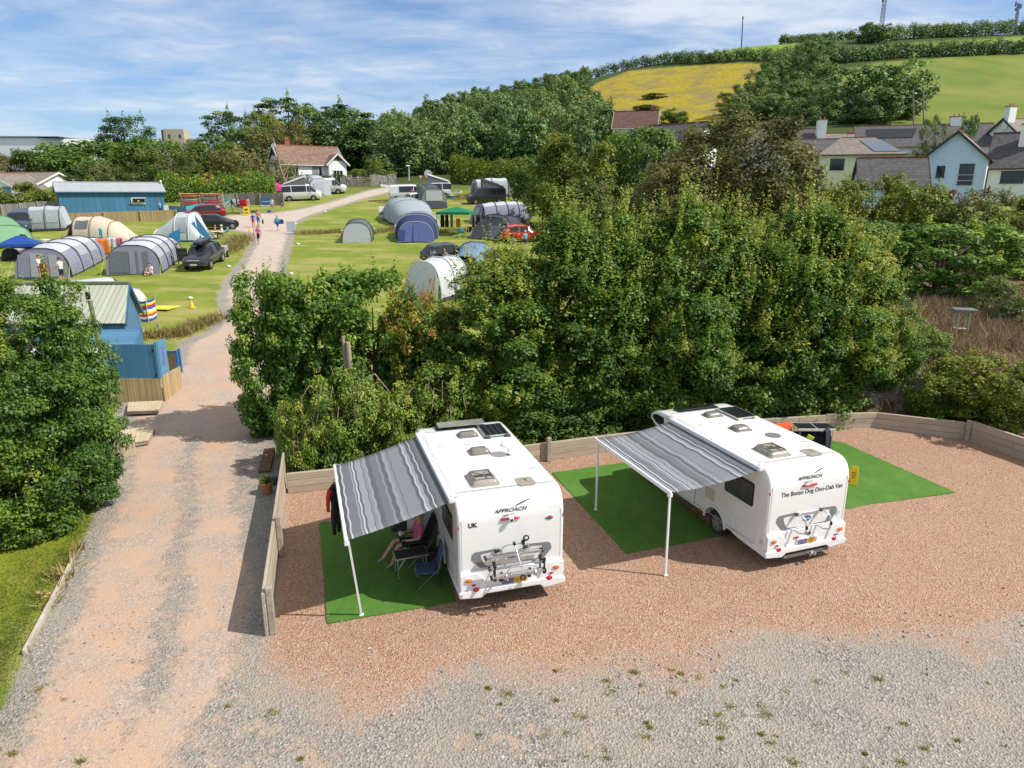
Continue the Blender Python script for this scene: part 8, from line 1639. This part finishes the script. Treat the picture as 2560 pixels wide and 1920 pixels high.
b_ = sign_at('blue_sign', 'blue sign with a line of white lettering on the fence', 'sign', 664, 512, 88, 1.1, .82, mat('sign_blue', (.01, .16, .38), .5)); MB().tube([(-.40+.05*k, -.03, .38+.055*math.sin(k*2.1)) for k in range(17)], .018, 5).build('lettering', WFR, b_); b_['label'] = 'blue sign with a line of white lettering on the fence'
MB().box((-.3, -.02, -.12), (.4, .03, .16)).box((.32, -.02, -.12), (.4, .03, .16)).build('small_panel', WFR, b_)
g = G(587, 536); pt = thing('picnic_table', 'grey picnic table below the surf banner', 'picnic table', g+Vector((0, .8, .05))); PT = WOODP
for k in range(4): MB().box((0, -.3+.2*k, .74), (1.7, .17, .04)).build('top_board', PT, pt)
for sy in (-1, 1): MB().box((0, sy*.75, .45), (1.7, .22, .04)).build('bench', PT, pt)
for sx in (-1, 1): MB().beam((sx*.6, -.7, 0), (sx*.6, -.15, .74), .05, .10).beam((sx*.6, .7, 0), (sx*.6, .15, .74), .05, .10).box((sx*.6, 0, .42), (.05, 1.6, .09)).build('leg_frame', PT, pt)
def aboard(label, g, rz, w, h, m, txt=None, tm=None):
    o = thing('pavement_sign', label, 'pavement sign', g, rz)
    for s_ in (-1, 1):
        pp = MB().box((0, 0, h/2), (w, .035, h)).build('panel', m, o); pp.rotation_euler = (s_*R(9), 0, 0); pp.location = (0, s_*h*.16, 0)
        if s_ > 0: continue
        pass
    f = pp
    return o
o = aboard('yellow pavement sign standing below the red box', G(617, 538), .15, .58, .95, YEL); lt = MB()
pn = o.children[0]
MB().box((0, -.025, .62), (.36, .01, .2)).box((0, -.025, .32), (.3, .01, .06)).box((0, -.025, .2), (.36, .01, .06)).build('print', mat('print_dark', (.04, .04, .05), .6), pn)
g = G(729, 583); o = aboard('grey chalk pavement sign on a white base beside the track', g, .12, .80, 1.15, mat('chalk_grey', (.34, .40, .42), .7, .2, 6)); MB().box((0, 0, .04), (1.0, .7, .09)).build('base', WFR, o, bevel=.02)
pn = o.children[0]; fr_ = MB().box((0, -.02, 1.12), (.84, .03, .05)).box((0, -.02, .12), (.84, .03, .05)).box((-.4, -.02, .62), (.05, .03, 1.0)).box((.4, -.02, .62), (.05, .03, 1.0)).build('frame', WFR, pn)
ck = MB(); [ck.box((rnd.uniform(-.06, .06), -.022, .95-.11*k), (rnd.uniform(.35, .6), .008, .035)) for k in range(7)]; ck.build('chalk_lines', mat('chalk', (.55, .60, .60), .9, .2, 20), pn)
for px, k, lab in ((690, 'blue', 'blue crate on the grass at the end of the fence'), (650, 'brown', 'terracotta-coloured tub of plants at the foot of the fence')):
    g = G(px-20, 533); tag(MB().box((0, 0, .15), (.5, .35, .3)).build('crate', cloth(k, CC[k]), None, loc=g+Vector((0, .6, 0)), bevel=.03), lab, 'crate')

# ------------------------------------------------------------------ hedges, garden walls, poles
def clip_hedge(name, label, a_, b_, h, d, m=G_HEDGE, n=5200, leaf=.17, cat='hedge', wav=.12):
    a_, b_ = Vector(a_), Vector(b_); L_ = (b_-a_).xy.length; lb = LB(); P = RNG.uniform(-1, 1, (n, 3)); ax_ = RNG.integers(0, 3, n)
    P[np.arange(n), ax_] = np.sign(P[np.arange(n), ax_])*RNG.uniform(.82, 1.02, n); N = np.zeros((n, 3)); N[np.arange(n), ax_] = np.sign(P[np.arange(n), ax_]); P = P/np.maximum(1, (np.abs(P)**6).sum(1)**(1/6))[:, None]
    X = np.stack([(P[:, 0]*.5+.5)*L_, P[:, 1]*d/2, (P[:, 2]*.5+.5)*h], 1); X[:, 2] += X[:, 0]/L_*(b_.z-a_.z)+wav*(np.sin(X[:, 0]*1.7)+.8*np.sin(X[:, 0]*.63+1)+.5*np.sin(X[:, 0]*4.1))*(P[:, 2]*.5+.5)+wav*RNG.normal(size=n)*.8*(wav > .2); X[:, 1] += (wav > .2)*RNG.normal(size=n)*.3
    lb.put(X, unit(N+rdir(n)*.6+np.array([0, 0, .3])), leaf*RNG.uniform(.7, 1.3, n), .5+RNG.normal(size=n)*.18); o = place(lb.mesh(name, m), name, None, a_, math.atan2(b_.y-a_.y, b_.x-a_.x)); return tag(o, label, cat)
yh = 112.0
def Ha(px, y): d = ray(px, 440); x = d[0]/d[1]*y; return onz(x, y)
def hh(px, py, y): return at(px, py, y).z-Ha(px, y).z
clip_hedge('clipped_hedge', 'long dark clipped hedge under the windows of the bungalow', Ha(708, 110.5), Ha(863, 110), hh(780, 437, 110), 1.6)
clip_hedge('clipped_hedge', 'tall clipped garden hedge right of the bungalow gap', Ha(882, 111), Ha(985, 113), hh(930, 430, 111), 3.2, G_YEL if False else G_HEDGE)
clip_hedge('clipped_hedge', 'pale sunlit raised hedge sloping behind the tall clipped one', Ha(878, 117), Ha(990, 119), hh(930, 425, 118), 3.5, G_YEL)
l = Ha(864, 114); tree('round_bush', 'round clipped bush at the corner of the bungalow', 747, 114, 419, 30, 'yel0', 'bush', trunk='thin')
clip_hedge('field_hedge', 'broad pale-topped hedge behind the far campervans', Ha(1140, 112), Ha(1330, 108), hh(1200, 408, 112), 7, G_YEL, 12000, .38, wav=.45)
clip_hedge('low_hedge', 'bright bramble hedge above the picket fence', onz(at(400, 500, 93).x, 93), onz(at(690, 500, 95).x, 95), 2.6, 3.5, G_SYC, 12000, .26, wav=.38)
for px, lab in ((492, 'upright green sapling in the hedge above the board rack'), (555, 'second upright sapling in the hedge, right of the board rack'), (600, 'third upright sapling in the hedge above the surf banner')): tree('sapling', lab, px/1.157, 94, (438 if px != 555 else 447)/1.157+8, 28, 'yel1', 'sapling', trunk='thin')
rough_wall('garden_wall', 'low stone garden wall below the clipped hedges', [Ha(850, 106.5), Ha(905, 106.5)], 1.35, .4, stonemat('stone_grey', (.16, .15, .13), (.40, .38, .34)), lean=.05)
rough_wall('garden_wall', 'stone garden wall right of the field gate', [Ha(924, 106.5), Ha(990, 107.5)], 1.6, .4, MATS.get('stone_grey') or stonemat('stone_grey2', (.16, .15, .13), (.40, .38, .34)), lean=.05)
g0 = Ha(879, 106); gt = thing('field_gate', 'grey wooden field gate in the stone garden wall', 'gate', g0)
for z in (.2, .45, .7, .95, 1.2): MB().box((1.4, 0, z), (2.8, .05, .10)).build('bar', WOODP, gt)
MB().beam((.1, -.04, .2), (2.7, -.04, 1.2), .04, .09).build('brace', WOODP, gt)
for x in (-.1, 2.95): MB().box((x, 0, .75), (.2, .2, 1.7)).build('post', WOODP, gt)
def pole_(name, label, cat, px, py_top, y, r=.11, extra=None, base_px=None, m=None):
    b0 = Ha(base_px or px, y); t_ = at(px, py_top, y)-b0; o = thing(name, label, cat, b0); MB().tube([(0, 0, -.3), t_], [r, r*.75], 8).build('pole', m or mat('pole_wood', (.24, .20, .16), .85, .2), o, smooth=50); return o, t_
o, t_ = pole_('telegraph_pole', 'telegraph pole with a grey transformer box beside the bungalow gable', 'telegraph pole', 683, 345, 104, .15, base_px=712); MB().box(t_+Vector((.05, -.15, -1.0)), (.4, .35, .5)).build('transformer', mat('transformer_grey', (.5, .52, .54), .5), o, bevel=.03)
o, t_ = pole_('telegraph_pole', 'bare telegraph pole in front of the dark wood', 'telegraph pole', 939, 363, 125, .14)
o, t_ = pole_('lamp_post', 'white street lamp post at the end of the track', 'street lamp', 1022, 416, 112, .075, m=mat('lamp_white', (.68, .70, .70), .5)); MB().ball(t_+Vector((-.12, -.2, .05)), (.35, .22, .14)).build('lamp_head', WFR, o, smooth=60)
PT_ = mat('sign_post', (.45, .46, .47), .5)
o, t_ = pole_('road_sign', 'white round road sign with a black diagonal bar', 'road sign', 1070, 432, 118, .05, m=PT_); dk = MB().disc(t_+Vector((0, -.08, -.15)), .62, .04, 'y', 22).build('disc', WFR, o); MB().beam(t_+Vector((-.34, -.12, -.49)), t_+Vector((.34, -.12, .19)), .02, .2, up=(0, 1, 0)).build('bar', BLACK, dk)
MB().box(t_+Vector((0, -.08, -1.55)), (1.75, .05, .85)).build('brown_panel', mat('sign_brown', (.34, .20, .10), .6, .25, 6), o); MB().box(t_+Vector((0, -.08, -2.35)), (1.3, .05, .62)).build('blue_panel', mat('sign_pale_blue', (.20, .42, .62), .6, .15), o); MB().box(t_+Vector((0, -.11, -2.25)), (.8, .012, .08)).box(t_+Vector((0, -.11, -2.45)), (.6, .012, .08)).build('lettering_lines', WFR, o)
o, t_ = pole_('give_way_sign', 'small triangular give way sign left of the round road sign', 'road sign', 1052, 441, 117, .045, m=PT_); MB().prism([(-.5, .5), (.5, .5), (0, -.38)], -.03, .0).build('triangle', mat('sign_red', (.50, .02, .02), .5), o, loc=t_+Vector((0, -.06, -.3))); MB().prism([(-.3, .4), (.3, .4), (0, -.15)], -.05, -.032).build('triangle_face', WFR, o, loc=t_+Vector((0, -.06, -.3))); MB().box(t_+Vector((0, -.05, -1.7)), (.4, .1, .75)).build('yellow_panel', YEL, o)
# masts and poles on the hill
def hillpole(name, label, cat, px, py0, py1, lean=0, r=.16):
    g = gnd(px, py0+4); t_ = at(px+lean, py1, g.y); o = thing(name, label, cat, g); return o, t_-g
o, t_ = hillpole('mast', 'thin dark pole mast standing on the bright green meadow', 'mast', 1854, 112, 48, 3); MB().tube([(0, 0, -1), t_], [.30, .20], 6).build('pole', mat('mast_dark', (.05, .055, .07), .6), o); MB().tube([t_, t_+Vector((0, 0, 1.2))], .3, 6).build('aerial', mat('mast_dark', (.05, .055, .07), .6), o)
MD = mat('mast_grey', (.10, .12, .16), .5)
def lattice(label, px, py0, py1, lean, w):
    o, t_ = hillpole('lattice_mast', label, 'mast', px, py0, py1, lean); n = 12; lg = MB()
    for sx, sy in ((-1, -1), (1, -1), (1, 1), (-1, 1)): lg.tube([(sx*w, sy*w, -2), t_+Vector((sx*w*.7, sy*w*.7, 0))], .13, 5)
    lg.each('leg', MD, o); bz_ = MB()
    for i in range(n):
        a_, b_ = t_*(i/n), t_*((i+1)/n); s = w*(1-.3*i/n)
        for q in range(4):
            c = [(-1, -1), (1, -1), (1, 1), (-1, 1)]; (x0, y0), (x1, y1) = c[q], c[(q+1) % 4]; bz_.tube([a_+Vector((x0*s, y0*s, 0)), b_+Vector((x1*s, y1*s, 0))], .06, 4)
    bz_.build('bracing', MD, o); an_ = MB(); an_.box(t_*.97+Vector((-1.3, 0, 0)), (.5, .5, 2)).box(t_*.9+Vector((1.2, 0, 0)), (.5, .5, 1.8)).box(t_*.8+Vector((-1.1, 0, 0)), (.4, .4, 1.2)); an_.each('antenna', MD, o)
lattice('tall lattice radio mast with antennas on the hilltop', 2203, 66, -22, 12, .75); lattice('distant lattice mast at the far right of the skyline', 2541, 55, 8, 6, .5)
for px, py1, y, lab in ((2308, 226, 122, 'leaning telegraph pole in front of the pasture, right of its neighbour'), (2283, 224, 124, 'telegraph pole beside the dark trees below the pasture')): pole_('telegraph_pole', lab, 'telegraph pole', px, py1, y, .15, base_px=px-8)
# dead trunk by the campervan, bare tree
dt = thing('dead_trunk', 'pale dead trunk with cut forks leaning behind the campervan', 'dead tree', Ha(716, 99)); 
for pts in ([(0, 0, 0), (.8, 0, 1.6), (1.9, .1, 2.9), (2.3, .1, 4.6)], [(1.5, .1, 2.4), (2.6, 0, 3.4), (3.2, 0, 4.3)], [(.2, 0, .6), (-.1, 0, 2.4), (.3, 0, 4.0)], [(-.05, 0, 2.0), (-.6, 0, 3.6), (-1.2, 0, 5.6)], [(-.5, 0, 3.4), (.3, 0, 4.7), (.6, 0, 5.4)]): MB().tube(pts, [.17*(1-.75*i/(len(pts)-1)) for i in range(len(pts))], 7).build('limb', DEADW, dt, smooth=50)
dt.scale = (.72, .72, .68)
p = at(470, 420, 118); bt = thing('bare_tree', 'bare pale dead tree standing among the green trees', 'dead tree', onz(p.x, 118)); zt2 = at(470, 340, 118).z-bt.location.z
for i in range(9):
    a_ = i*.75; r_ = .5+.32*(i % 4); MB().tube([(0, 0, 0), (.1*math.cos(a_), .1*math.sin(a_), zt2*.35), (r_*.8*math.cos(a_), r_*.5*math.sin(a_), zt2*.68), (r_*1.6*math.cos(a_), r_*math.sin(a_), zt2*(.85+.04*(i % 4)))], [.2, .15, .08, .03], 5).build('limb', DEADW, bt)
# ragwort clump by the hedge
lb = LB(); g = onz(at(500, 470, 92).x, 92); [lb.clump(np.array([RNG.normal()*1.6, RNG.normal()*.4, 2.7+RNG.normal()*.3]), .35, 30, .16, .6) for i in range(16)]
tag(place(lb.mesh('flowering_shrub', leafmat('leaf_flower', [(0, (.30, .28, .02)), (.5, (.55, .42, .01)), (1, (.65, .50, .03))], .3)), 'flowering_shrub', None, g), 'yellow flowers in the hedge above the board rack', 'shrub')
